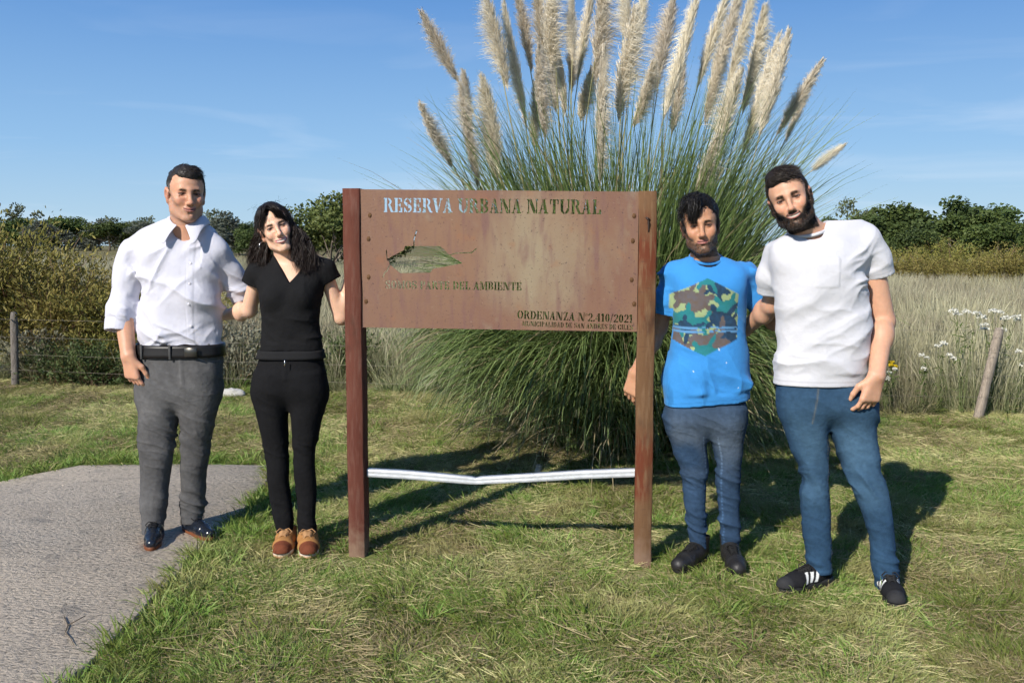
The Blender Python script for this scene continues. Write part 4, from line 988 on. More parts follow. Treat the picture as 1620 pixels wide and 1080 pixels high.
cu = bpy.data.curves.new('panel', 'CURVE'); cu.dimensions = '2D'; cu.fill_mode = 'BOTH'; cu.extrude = .0022
outer = np.array([(PX0, PZ0L), (PX1, PZ0R), (PX1, PZ1R), (PX0, PZ1L)])
for lp in [outer] + loops:
    if len(lp) < 3: continue
    sp_ = cu.splines.new('POLY'); sp_.points.add(len(lp) - 1); sp_.use_cyclic_u = True
    sp_.points.foreach_set('co', np.c_[lp, np.zeros(len(lp)), np.ones(len(lp))].astype(np.float32).ravel())
tmp = bpy.data.objects.new('tmp', cu); COL.objects.link(tmp); bpy.context.view_layer.update()
pm = bpy.data.meshes.new_from_object(tmp.evaluated_get(bpy.context.evaluated_depsgraph_get())); bpy.data.objects.remove(tmp)

def corten():
    m = bpy.data.materials.new('rusted_steel'); m.use_nodes = True
    n, l = m.node_tree.nodes, m.node_tree.links; bs = n['Principled BSDF']; bs.inputs['Roughness'].default_value = .62; bs.inputs['Specular IOR Level'].default_value = .45
    g = n.new('ShaderNodeTexCoord')
    def nz_(s, d, st=(1, 1, 1), dist=0.):
        mp_ = n.new('ShaderNodeMapping'); mp_.inputs['Scale'].default_value = st; l.new(g.outputs['Object'], mp_.inputs[0])
        t = n.new('ShaderNodeTexNoise'); t.inputs['Scale'].default_value = s; t.inputs['Detail'].default_value = d; t.inputs['Distortion'].default_value = dist; l.new(mp_.outputs[0], t.inputs['Vector']); return t.outputs[0]
    def mixc(f, a_, b_, lo_, hi_, hi2=1.):
        r = n.new('ShaderNodeMapRange'); r.inputs[1].default_value = lo_; r.inputs[2].default_value = hi_; r.inputs[4].default_value = hi2; l.new(f, r.inputs[0])
        x = n.new('ShaderNodeMix'); x.data_type = 'RGBA'; l.new(r.outputs[0], x.inputs[0])
        for k, c in ((6, a_), (7, b_)):
            if isinstance(c, tuple): x.inputs[k].default_value = (*c, 1)
            else: l.new(c, x.inputs[k])
        return x.outputs[2]
    sp = n.new('ShaderNodeSeparateXYZ'); l.new(g.outputs['Object'], sp.inputs[0])
    c = mixc(nz_(2.6, 5, (1, 1, .7), .4), (.165, .080, .052), (.195, .106, .062), .36, .64)
    # a worn grey-olive patina broadly over the right middle
    dx = n.new('ShaderNodeVectorMath'); dx.operation = 'DISTANCE'; dx.inputs[1].default_value = (.86, 0, 1.42)
    mp2 = n.new('ShaderNodeMapping'); mp2.inputs['Scale'].default_value = (1, 0, 1.0); l.new(g.outputs['Object'], mp2.inputs[0]); l.new(mp2.outputs[0], dx.inputs[0])
    ad = n.new('ShaderNodeMath'); ad.operation = 'MULTIPLY_ADD'; ad.inputs[1].default_value = -.55; l.new(nz_(5, 6, (1.4, 1, .6), .3), ad.inputs[0]); l.new(dx.outputs['Value'], ad.inputs[2])
    c = mixc(ad.outputs[0], (.255, .205, .130), c, -.27, .06)
    c = mixc(nz_(22, 5, (1.5, 1, .25)), c, (.145, .070, .060), .50, .72, .75)
    c = mixc(nz_(9, 6), c, (.235, .095, .038), .62, .78, .7); c = mixc(nz_(14, 6, (1, 1, .6)), c, (.23, .185, .125), .62, .80, .6)
    c = mixc(nz_(110, 3), c, (.065, .035, .03), .63, .74, .85)
    c = mixc(nz_(70, 3), c, (.37, .27, .20), .70, .82, .55)
    l.new(c, bs.inputs['Base Color'])
    r = n.new('ShaderNodeMapRange'); r.inputs[3].default_value = .5; r.inputs[4].default_value = .8; l.new(nz_(12, 5), r.inputs[0]); l.new(r.outputs[0], bs.inputs['Roughness'])
    bp = n.new('ShaderNodeBump'); bp.inputs['Strength'].default_value = .25; bp.inputs['Distance'].default_value = .004; l.new(nz_(90, 4), bp.inputs['Height']); l.new(bp.outputs[0], bs.inputs['Normal'])
    return m
MAT_CORTEN = corten()
pv = np.empty(len(pm.vertices) * 3, np.float32); pm.vertices.foreach_get('co', pv); pv = pv.reshape(-1, 3)
pm.vertices.foreach_set('co', np.stack([pv[:, 0], -.030 - pv[:, 2], pv[:, 1]], 1).ravel()); pm.flip_normals(); pm.update()
panel = obj('panel', pm, MAT_CORTEN, sign); tag(panel, 'rust brown steel panel with stencil-cut letters')
# bolts: oval rust stains with washers along both sides
MAT_BOLT = M('rusty_bolt', (.105, .052, .022), .8, .3, 60, .3)
for (s_, z_) in [(0.0838, 1.5841), (0.0762, 1.4786), (0.0734, 1.3064), (0.0597, 1.1964), (1.2642, 1.5773), (1.2601, 1.4694), (1.2569, 1.2994), (1.2695, 1.1928)]:
    mb = MB(); th = np.linspace(0, 2 * np.pi, 15)[:-1]
    a = np.stack([s_ + .009 * np.cos(th), np.full(14, -.0328), z_ + .012 * np.sin(th)], 1); b = np.stack([s_ + .006 * np.cos(th), np.full(14, -.0355), z_ + .008 * np.sin(th)], 1); k = np.arange(14); kn = (k + 1) % 14
    V = np.vstack([a, b, [[s_, -.0362, z_]]]); mk('bolt', V, [np.stack([k, kn, kn + 14, k + 14], 1), np.stack([k + 14, kn + 14, np.full(14, 28)], 1)], MAT_BOLT, sign)
# small rusty hook on the right post
s_, z_ = (1.3223, 1.5578); mb = MB(); mb.tube([(s_, -.044, z_ + .006), (s_, -.056, z_ + .008), (s_ + .002, -.060, z_ - .006), (s_ + .004, -.052, z_ - .03), (s_ + .004, -.048, z_ - .05)], [.005, .0045, .004, .003, .002], 6)
mb.tube([(s_ - .008, -.046, z_ + .012), (s_ + .008, -.05, z_ + .004)], .004, 6); mb.build('hook', M('dark_rust', (.05, .035, .03), .8, .3), sign, True)
# galvanised stud across the feet, kinked at mid span
MAT_GALV = M('galvanised_steel', (.56, .58, .60), .45, .18, 20, .2, metal=.15, spec=.5)
_r = [(0.0463, 0.3946), (0.2208, 0.3901), (0.3997, 0.3799), (0.533, 0.3716), (0.5536, 0.3692), (0.5772, 0.3728), (0.8115, 0.3911), (1.0429, 0.412), (1.2828, 0.4272)]
prof = [(-.006, .0185), (.0, .0185), (.0, .0185), (-.008, .014), (-.008, .006), (-.004, .003), (-.004, -.003), (-.008, -.006), (-.008, -.014), (.0, -.0185), (.03, -.0185), (.03, -.0165), (.002, -.0165), (-.006, -.013), (-.006, .013), (.002, .0165), (.03, .0165), (.03, .0185)]
prof = [(0, .0185), (-.0040, .0172), (-.0042, .0060), (-.0034, .0040), (-.0034, -.0040), (-.0042, -.0060), (-.0040, -.0172), (0, -.0185), (.03, -.0185), (.03, -.0170), (.0015, -.0165), (.0015, .0165), (.03, .0170), (.03, .0185)]
V = []; np_ = len(prof); ns = len(_r)
for i, (s_, z_) in enumerate(_r):
    kink = 1. if i == 4 else (.45 if i in (3, 5) else 0)
    for (dy, dz) in prof: V.append((s_, .0 - .012 + dy + kink * .012, z_ + dz * (1 - .42 * kink * (dz > 0)) ))
F = [(i * np_ + j, i * np_ + (j + 1) % np_, (i + 1) * np_ + (j + 1) % np_, (i + 1) * np_ + j) for i in range(ns - 1) for j in range(np_)]
tag(mk('brace_rail', np.array(V), [np.array(F)], MAT_GALV, sign, smooth=False), 'dented galvanised steel rail near the ground')

# twig lying on the slab
mb = MB()
tw = [(-1.729, 3.408, 0.0), (-1.672, 3.321, 0.0), (-1.655, 3.265, 0.0), (-1.61, 3.211, 0.0), (-1.567, 3.149, 0.0)]
mb.tube([np.array(p) + [0, 0, SLAB_Z + .006] for p in tw], [.002, .0024, .002, .0016, .0012], 6)
mb.tube([np.array(tw[1]) + [0, 0, SLAB_Z + .007], np.array(tw[1]) + [.04, .06, SLAB_Z + .02]], [.0025, .0015], 5)
tag(mb.build('twig', M('dry_twig', (.11, .085, .06), .9, .2), None, True), 'small dry twig lying on the concrete slab', 'twig')

# white and yellow flowering weeds at the right fence
MAT_FLOW = M('flower_heads', rough=.7, attr=True, var=0, trans=.2, spec=.2)
MAT_WSTEM = M('weed_stems', (.13, .16, .06), .8, .2, 20)
def flower_plant(loc, h_, heads, r_head, color, seed, label):
    rng = np.random.default_rng(seed); t = empty('flowering_weed', loc); tag(t, label, 'flower', 'flowering weeds along the fence')
    mbs = MB(); cs = []
    for (dx, dz) in heads:
        top = np.array([dx, rng.uniform(-.06, .06), dz]); pts = [np.array([dx * .1, 0, 0]), np.array([dx * .35, 0, dz * .5]), top]; tt = np.linspace(0, 1, 6)[:, None]
        mbs.tube((1 - tt) ** 2 * pts[0] + 2 * tt * (1 - tt) * pts[1] + tt ** 2 * pts[2], np.linspace(.0035, .002, 6), 5, False)
        n_ = int(70 * (r_head / .06) ** 2) + 20; a = rng.uniform(0, 6.283, n_); rr = r_head * np.sqrt(rng.random(n_)); c = top + np.stack([rr * np.cos(a), rr * np.sin(a), -.25 * rr + rng.normal(0, .006, n_)], 1); cs.append(c)
    # leaves
    nl = 60; li = rng.random(nl); k = rng.integers(0, len(heads), nl); hd = np.array(heads)[k]; p = np.stack([hd[:, 0] * (.1 + .75 * li ** 2), rng.normal(0, .03, nl), hd[:, 1] * li * .9], 1); dd = nrm_rows(rng.normal(0, 1, (nl, 3)) + [0, 0, .3]) * rng.uniform(.04, .08, (nl, 1))
    Vl, Fl = ribbons(np.stack([p, p + dd * .5, p + dd], 1), rng.uniform(.008, .014, nl)[:, None] * np.array([[.4, 1, .1]]), None, rng)
    mbs.build('stems', MAT_WSTEM, t, True); mk('leaves', Vl, [Fl], MAT_FLOW, t, np.tile([[.09, .13, .035]], (len(Vl), 1)))
    for c in cs:
        n_ = len(c); d = nrm_rows(rng.normal(0, .6, (n_, 3)) + [0, -.3, .6]); a = nrm_rows(np.cross(d, rng.normal(size=(n_, 3)))); b = np.cross(d, a); s_ = rng.uniform(.006, .011, (n_, 1))
        V = np.stack([c + a * s_, c + b * s_, c - a * s_, c - b * s_], 1).reshape(-1, 3); F = np.arange(n_ * 4).reshape(-1, 4)
        mk('flower_head', V, [F], MAT_FLOW, t, np.repeat(np.array(color) * rng.uniform(.8, 1.1, (n_, 1)), 4, axis=0))['kind'] = 'stuff'
W_ = (.72, .71, .62)
def fl(u, Y, hs, r_, color, seed, lb):
    x0 = (u - 810) / 1450 * Y
    flower_plant((x0, Y, 0), 1, [((hu - u) / 1450 * Y, 1.45 - (hv - 388) / 1450 * Y) for hu, hv in hs], r_, color, seed, lb)
fl(1530, 7.75, [(1510, 489), (1527, 490), (1546, 493), (1552, 498), (1515, 494)], .040, W_, 1, 'white flowering weed just left of the leaning fence post')
fl(1575, 7.85, [(1570, 489), (1583, 491), (1590, 499), (1597, 503), (1606, 498), (1612, 503), (1590, 520), (1563, 518), (1566, 512)], .036, W_, 2, 'largest white flowering weed, behind the leaning fence post')
fl(1492, 7.9, [(1492, 540), (1487, 545), (1500, 543), (1511, 565), (1505, 560)], .030, W_, 3, 'low white flowering weed between the bearded man and the leaning post')
fl(1466, 7.9, [(1467, 562), (1463, 580), (1470, 565)], .022, W_, 4, 'smallest white flowering weed near the right-hand fence')
fl(1408, 7.9, [(1404, 573), (1402, 585), (1415, 590), (1420, 583), (1406, 597)], .028, W_, 5, 'white flowering weed beside the elbow of the bearded man')
fl(1415, 8.05, [(1416, 572), (1412, 576), (1419, 578)], .026, (.62, .45, .02), 6, 'yellow flowering weed beside the bearded man')
fl(1623, 7.8, [(1618, 555), (1622, 575)], .03, W_, 7, 'white flowering weed cut by the right edge')

# ================================================================ people
MAT_SKIN = M('skin', rough=.48, attr=True, var=.06, scale=60, bump=.08, bscale=260, spec=.35, sss=.12)
MAT_HAIR = M('hair', rough=.52, attr=True, var=0, spec=.28)
MAT_EYE = M('eyeball', rough=.35, attr=True, var=0, spec=.15)
MAT_CLOTH = M('cotton_cloth', rough=.85, attr=True, var=.035, scale=14, bump=.22, bscale=45, spec=.15, sheen=.1)
MAT_DENIM = M('denim', rough=.9, attr=True, var=.16, scale=46, bump=.28, bscale=70, spec=.12)
MAT_BLACKCLOTH = M('black_cotton', rough=.9, attr=True, var=.10, scale=30, bump=.30, bscale=50, spec=.12)
MAT_LEATHER = M('polished_leather', rough=.22, attr=True, var=.10, scale=25, bump=.10, bscale=160, spec=.55)
MAT_SUEDE = M('nubuck', rough=.85, attr=True, var=.15, scale=40, bump=.25, bscale=260, spec=.15)
MAT_BOOT = M('worn_black_leather', rough=.48, attr=True, var=.2, scale=30, bump=.2, bscale=120, spec=.4)
MAT_METAL = M('bright_metal', (.75, .74, .72), .22, 0, metal=1.)
MAT_BLACK = M('matt_black', (.012, .012, .013), .5, .1, spec=.4)

def Rm(yaw=0., roll=0., pitch=0.):
    """yaw: face turns to image right; roll: top of head to image left; pitch: face down (degrees)"""
    y, r, p = rad(yaw), rad(-roll), rad(pitch)
    Rz = np.array([[math.cos(y), -math.sin(y), 0], [math.sin(y), math.cos(y), 0], [0, 0, 1]])
    Ry = np.array([[math.cos(r), 0, math.sin(r)], [0, 1, 0], [-math.sin(r), 0, math.cos(r)]])
    Rx = np.array([[1, 0, 0], [0, math.cos(p), -math.sin(p)], [0, math.sin(p), math.cos(p)]])
    return Ry @ Rz @ Rx

class Head:
    def __init__(s, c, R, sc, jaw=1., fem=0., smile=.5, teeth=0., squint=.5, nose=1., wx=1.):
        s.c = np.array(c, float); s.R = R; s.s = sc; s.k = np.array([wx, 1., 1.]); s.jaw, s.fem, s.smile, s.teeth, s.squint, s.nose = jaw, fem, smile, teeth, squint, nose
    def w(s, q): return s.c + (np.asarray(q, float) * s.s * s.k) @ s.R.T
    def loc(s, P): return ((np.asarray(P) - s.c) @ s.R) / s.s / s.k
    # mouth line: corners up and out with the smile
    def mouth(s, n=9):
        x = np.linspace(-1, 1, n); wd = .0225 + .0045 * s.smile + .0045 * s.fem
        return np.stack([x * wd, -.0955 + .0135 * x ** 2 - .002 * s.smile * (1 - x ** 2), -.0655 + s.smile * .0065 * x ** 2 - .002 * s.smile], 1)
    def sculpt(s, f):
        S = s.s; w = s.w; R = s.R; fe = s.fem; j = s.jaw
        def E(c, r, k=.012, sub=False): f.ell(w(c), [a * S * b for a, b in zip(r, s.k)], R, k * S, sub)
        def C(a, b, ra, rb, k=.01, sub=False): f.cone(w(a), w(b), ra * S, rb * S, k * S, sub)
        E((0, .015, .036), (.0745, .096, .081), .02)                     # cranium
        E((0, -.030, .030), (.062, .055, .060), .03)                     # forehead
        E((0, -.028, -.032), (.0575 - .003 * fe, .060, .072), .03)                   # mid face
        for g in (-1, 1):
            C((g * .056 * j, .012, -.040), (g * .050 * j, -.008, -.072), .018, .014, .02)        # ramus
            C((g * .050 * j, -.008, -.074), (g * .018, -.072, -.104), .015, .0135, .022)          # jaw line
            E((g * (.043 - .003 * fe), -.058, -.026 + .004 * s.smile), (.020 - .002 * fe, .024, .017), .022)                # cheekbone
            E((g * .037, -.070, -.040 + .005 * s.smile), (.015 - .002 * fe, .015, .013), .018)                # apple of the cheek
        E((0, -.079, -.103), (.018 - .003 * fe, .0155, .0145), .018)     # chin
        E((0, -.074, -.066), (.030, .0215, .028), .02)                   # muzzle
        C((-.034, -.0765, .0185), (0, -.0835, .0150), .0085 - .003 * fe, .009 - .003 * fe, .016); C((.034, -.0765, .0185), (0, -.0835, .0150), .0085 - .003 * fe, .009 - .003 * fe, .016)   # brow ridge
        for g in (-1, 1):
            E((g * .0325, -.0985, .0015), (.0185, .0165, .0105), .014, True)                      # sockets
            E((g * .0315, -.0715, .0002), (.0150, .0140, .0120), .004)                            # lids
            C((g * .0180, -.0855, -.0005), (g * .0450, -.0780, .0008), .0032 - .0010 * s.squint, .0028 - .0010 * s.squint, .003, True)  # lid slit (eyeball sits behind it)
            C((g * .019, -.088, -.010), (g * .040, -.080, -.012), .0018, .0015, .006, True)       # crease below the eye
        nz_ = s.nose
        C((0, -.084, .010), (0, -.1085, -.0335), .0070, .0090 * nz_, .012)                        # nose bridge
        E((0, -.1125, -.0385), (.0115 * nz_, .0120, .0095), .008)                                  # tip
        for g in (-1, 1):
            E((g * .0120 * nz_, -.0995, -.0425), (.0075, .0105, .0075), .006)                     # wings
            E((g * .0060, -.1080, -.0495), (.0036, .0050, .0030), .003, True)                     # nostrils
            C((g * .0195, -.0975, -.0420), (g * .0345, -.0845, -.0660), .0026 + .0022 * s.smile, .0024, .007, True)   # smile fold
        m = s.mouth(); up = np.array([0, -.0005, .0050 + .0014 * s.teeth]); lo = np.array([0, .0005, -.0056 - .0014 * s.teeth])
        for i in range(len(m) - 1):
            x0, x1 = abs(m[i, 0]) / .03, abs(m[i + 1, 0]) / .03
            C(m[i] + up * (1 - .6 * x0), m[i + 1] + up * (1 - .6 * x1), .0038 * (1 - .5 * x0), .0038 * (1 - .5 * x1), .004)
            C(m[i] + lo * (1 - .55 * x0), m[i + 1] + lo * (1 - .55 * x1), .0049 * (1 - .5 * x0), .0049 * (1 - .5 * x1), .004)
        for i in range(len(m) - 1):
            C(m[i] + [0, -.003, 0], m[i + 1] + [0, -.003, 0], .0015 + .0011 * s.teeth, .0015 + .0011 * s.teeth, .002, True)
        C((0, -.094, -.0825), (0, -.094, -.0825), .004, .004, .01, True)                          # dip under the lip
        for g in (-1, 1):                                                 # ears
            E((g * .0775, .016, -.008), (.0085, .0185, .0310), .008); E((g * .0835, .022, .004), (.0065, .0150, .0230), .006); E((g * .0760, .010, -.034), (.0075, .0095, .0110), .006)
            E((g * .0865, .011, -.006), (.0060, .0100, .0170), .005, True)
    def paint(s, V, base, lips=(.42, .17, .14), beard=None, brow=(.02, .014, .01), browt=1.):
        """skin pigment and painted eye socket shade per vertex: lips, ruddy cheeks, brows, beard roots"""
        q = s.loc(V); n = len(V); c = np.tile(np.array(base, float), (n, 1)); x, y, z = q.T; ax = np.abs(x)
        inh = (np.abs(z) < .13) & (ax < .1) & (y < .12)
        flush = np.exp(-(((ax - .040) / .020) ** 2 + ((z + .034) / .018) ** 2)) * (y < -.03) + .9 * np.exp(-((x / .013) ** 2 + ((z + .040) / .012) ** 2)) * (y < -.08)
        c *= (1 - .35 * np.clip(flush, 0, 1)[:, None] * np.array([0.08, .40, .42])); 
        ear = sstep(.072, .080, ax) * (y > -.01) * (np.abs(z + .005) < .05); c *= 1 - ear[:, None] * np.array([.02, .18, .18])
        m = s.mouth(33); d = np.sqrt(((q[:, None, [0, 2]] - m[None][:, :, [0, 2]]) ** 2).sum(-1)) if n < 0 else None
        mz = np.interp(x, m[:, 0], m[:, 2]); wd = m[-1, 0]; inm = (ax < wd) & (y < -.070)
        th = np.sqrt(np.clip(1 - (x / wd) ** 2, 0, 1)); dz = (z - mz)
        lip = inm * sstep(1.2, .8, np.abs(dz + .001) / ((.0088 + .0014 * s.fem) * th + .0012)); c = c * (1 - lip[:, None]) + np.array(lips) * lip[:, None]
        line = inm * sstep(.0030, .0012, np.abs(dz)) * (y > -.0985 - .02 * s.teeth)
        if s.teeth: tee = inm * (np.abs(dz) < .0034 * th + .0004) * (ax < wd * (.84 - .16 * s.fem)); c = np.where(tee[:, None] > 0, np.array([.56, .50, .43]), c)
        else: c = c * (1 - .75 * line[:, None]) + np.array([.09, .03, .025]) * .75 * line[:, None]
        for g in (-1, 1):
            bx = (x * g - .012) / .036; arc = .0118 + .0055 * np.sin(np.clip(bx, 0, 1) * 2.4) - .002 * bx
            b = (bx > -.05) * (bx < 1.05) * sstep(1.5, .35, np.abs(z - arc) / ((.0066 - .0028 * bx) * browt)) * (y < -.045) * np.clip(.70 + .7 * noise(q * [1, 1, .5], 420, 6), 0, 1) * sstep(-.05, .18, bx) * sstep(1.06, .7, bx)
            c = c * (1 - b[:, None] * .96) + np.array(brow) * b[:, None] * .96
            ex_ = (x * g - .0312) / .0165; e = (np.abs(ex_) < 1) * sstep(1.35, .8, np.abs(z - .0008 + .0012 * ex_) / (.0056 * np.sqrt(np.clip(1 - ex_ ** 2, 0.02, 1)))) * (y < -.06)
            e = np.maximum(e, (np.abs(ex_) < 1.1) * np.exp(-((z - .0048 + .0042 * ex_ ** 2) / .0013) ** 2) * (y < -.06) * .8)
            c = c * (1 - .80 * e[:, None]) + np.array([.035, .018, .014]) * .80 * e[:, None]       # lash line and lid edge
        soc = np.exp(-(((ax - .031) / .020) ** 2 + ((z - .001) / .011) ** 2)) * (y < -.05); c *= 1 - .50 * soc[:, None] * np.array([.8, 1., 1.])      # eye hollows: darker skin plus socket shade painted into the colour
        if beard:
            col, st, mous, chk = beard
            lim = -.030 - chk + .055 * sstep(.066, .030, ax) * -1 + .0         # cheek line falls toward the mouth
            lim = np.interp(ax, [0, .022, .030, .045, .058, .070], [-.048, -.050 - chk * .2, -.062 - chk * .6, -.052 - chk, -.034 - chk, .012])
            jb = sstep(.009, -.013, z - lim) * (y < .022) * (z > -.135) * (1 - .85 * lip) * sstep(.030, .012, y) * (z < .02)
            inner = (ax < wd * 1.05) & (z > mz - .004) & (z < -.040); jb = np.where(inner & (np.abs(x) < .034), jb * mous, jb)
            pt = np.exp(-((x / .012) ** 2 + ((z + .0865) / .006) ** 2)); jb *= 1 - .45 * pt
            wob = .75 + .5 * noise(q, 140, 3); jb = np.clip(jb * wob, 0, 1) * st; c = c * (1 - jb[:, None]) + np.array(col) * jb[:, None]
            s.beardmask = jb
        return c

def eye(H, g, parent, iris=(.05, .025, .012)):
    th, ph = np.meshgrid(np.linspace(0, math.pi, 13), np.linspace(0, 2 * math.pi, 20, endpoint=False), indexing='ij')
    U = np.stack([np.sin(th) * np.cos(ph), -np.cos(th), np.sin(th) * np.sin(ph)], -1).reshape(-1, 3)
    gaze = nrm(H.R.T @ nrm(np.array([0, 0, 1.45]) - H.c)); ca = U @ gaze
    col = np.where(ca[:, None] > math.cos(rad(40)), np.array(iris), np.array([.24, .22, .205])); col = np.where(ca[:, None] > math.cos(rad(18)), np.array([.006, .005, .005]), col)
    q = U * .0118 + np.array([g * .0315, -.0717, .0002]); i_, j_ = np.meshgrid(np.arange(12), np.arange(20), indexing='ij')
    F = np.stack([i_ * 20 + j_, (i_ + 1) * 20 + j_, (i_ + 1) * 20 + (j_ + 1) % 20, i_ * 20 + (j_ + 1) % 20], -1).reshape(-1, 4)
    return mk('eye', H.w(q), [F], MAT_EYE, parent, col)

def hand(f, wrist, d, n, thumb, curl=(.5, .6, .4), L=1., spread=1.):
    """d: direction of the hand, n: palm normal (fingers curl toward it), thumb=+1/-1 side along d x n"""
    d = nrm(d); n = nrm(np.asarray(n) - d * np.dot(n, d)); w = np.cross(d, n); W = np.asarray(wrist, float)
    for i, (o, l, r) in enumerate(((.031, .071, .0088), (.0105, .080, .0092), (-.0105, .075, .0088), (-.030, .058, .0078))):
        o *= thumb * L; kn = W + d * (.098 - .004 * i) * L + w * o
        f.cone(W + w * o * .55, kn, .0175 * L, .0125 * L, .016)
        p = kn; a = 0
        for sg, c in zip((.45, .31, .24), curl):
            a += c + .05 * i; dirn = nrm(d * math.cos(a) + n * math.sin(a) + w * thumb * (.10 - .065 * i) * spread); p2 = p + dirn * l * sg * L * 1.05
            f.cone(p, p2, r * L, r * .93 * L, .004); p = p2; r *= .93
    b = W + d * .022 * L + w * thumb * .022 * L; p1 = b + nrm(d * .75 + w * thumb * .62 + n * .35) * .048 * L; p2 = p1 + nrm(d * .95 + w * thumb * .15 + n * .35) * .034 * L; p3 = p2 + nrm(d * .95 - w * thumb * .05 + n * .4) * .026 * L
    f.cone(b, p1, .0165 * L, .0122 * L, .012); f.cone(p1, p2, .0118 * L, .0100 * L, .005); f.cone(p2, p3, .0100 * L, .0080 * L, .005)

def skin_field(H, lo, hi, h=.0050, legs=.62):
    hc = H.c
    xs = grid(lo[0], hi[0], h, [(hc[0] - .11, hc[0] + .11, 0.0024)]); ys = grid(lo[1], hi[1], h, [(hc[1] - .135, hc[1] + .12, 0.0024)])
    zs = grid(lo[2], hi[2], h, [(hc[2] - .14, hc[2] + .135, 0.0024), (lo[2], legs, .012)])
    return Fld(xs, ys, zs)

def wrinkle(V, N, amp, dirv, freq, seed, mask=1., sharp=2.6, warp=.9):
    """displace along normals with irregular folds running across dirv"""
    d = nrm(dirv); w = (fbm(V, 5., 2, seed)[:, None] - .5) * .05 * d + (np.stack([noise(V, 8., seed + q) for q in (11, 12, 13)], 1) - .5) * .05 * warp
    Q = V + w; al = (Q @ d)[:, None] * d; Q = (Q - al) * (freq * .030) + al * (freq * .125)
    n1 = noise(Q, 1., seed + 1); n2 = noise(Q, 2.1, seed + 2); r = (1 - np.abs(2 * n1 - 1)) ** (sharp + .6) * .75 + (1 - np.abs(2 * n2 - 1)) ** (sharp + .8) * .35 - .36
    a = sstep(.30, .62, fbm(V, 6., 2, seed + 9)) * .85 + .15
    return V + N * (r * a * amp * mask)[:, None]

def sway(V, a, seed, s=9.): return V + (np.stack([noise(V, s, seed + q) for q in (21, 22, 23)], 1) - .5) * a * 2 * np.array([1, 1, .5])
def hemline(f, V, c):
    """a row of stitching just inside every hem"""
    for o, n, r, dp in f.ops:
        h = (V - o) @ n; lat = np.linalg.norm(V - o - h[:, None] * n, axis=1); c = c * (1 - .20 * np.exp(-((h + .020) / .0028) ** 2) * (lat < r))[:, None]
    return c
def lerp_pts(a, b, n): t = np.linspace(0, 1, n)[:, None]; return np.asarray(a) * (1 - t) + np.asarray(b) * t

def strands(H, roots, dirs, length, wid, col, rng, m=5, droop=.0, curl=0., jit=.25, world=False):
    """hair as fine ribbons, in head coordinates unless world"""
    n = len(roots); d = nrm_rows(dirs + rng.normal(0, jit, (n, 3))); P = np.zeros((n, m, 3)); P[:, 0] = roots; L = length * rng.uniform(.6, 1.25, n)
    for k in range(1, m):
        d = nrm_rows(d + np.array([0, 0, -droop]) + rng.normal(0, curl, (n, 3))); P[:, k] = P[:, k - 1] + d * (L / (m - 1))[:, None]
    if not world: P = H.w(P.reshape(-1, 3)).reshape(n, m, 3)
    V, F = ribbons(P, (wid * rng.uniform(.6, 1.3, n))[:, None] * np.interp(np.linspace(0, 1, m), [0, .6, 1], [1, .9, .15])[None], None, rng)
    c = np.asarray(col) if np.ndim(col) == 2 else np.tile(np.asarray(col, float), (n, 1)); c = c * rng.uniform(.6, 1.5, (n, 1))
    return V, F, np.repeat(c, m * 2, axis=0)

def hair_cap(H, fn, h=.0026):
    """mesh of the hair mass: fn(x,y,z) signed distance in head coordinates"""
    xs = grid(-.12, .12, h); ys = grid(-.13, .14, h); zs = grid(-.14, .16, h)
    D = fn(xs[:, None, None], ys[None, :, None], zs[None, None, :]).astype(np.float32)
    V, F = nets(D, xs, ys, zs); return relax(V, F, 2), F
def d_ell(x, y, z, c, r):
    x, y, z = (x - c[0]) / r[0], (y - c[1]) / r[1], (z - c[2]) / r[2]; q = np.sqrt(x * x + y * y + z * z) + 1e-6; return (q - 1) * min(r)
def join_hair(name, parts, parent, mat=None):
    Vs, Fs, Cs = [], [], []; o_ = 0
    for V, F, c in parts: Vs.append(V); Fs.append(np.asarray(F) + o_); Cs.append(c if np.ndim(c) == 2 else np.tile(np.asarray(c, float), (len(V), 1))); o_ += len(V)
    return mk(name, np.vstack(Vs), Fs, mat or MAT_HAIR, parent, np.vstack(Cs))

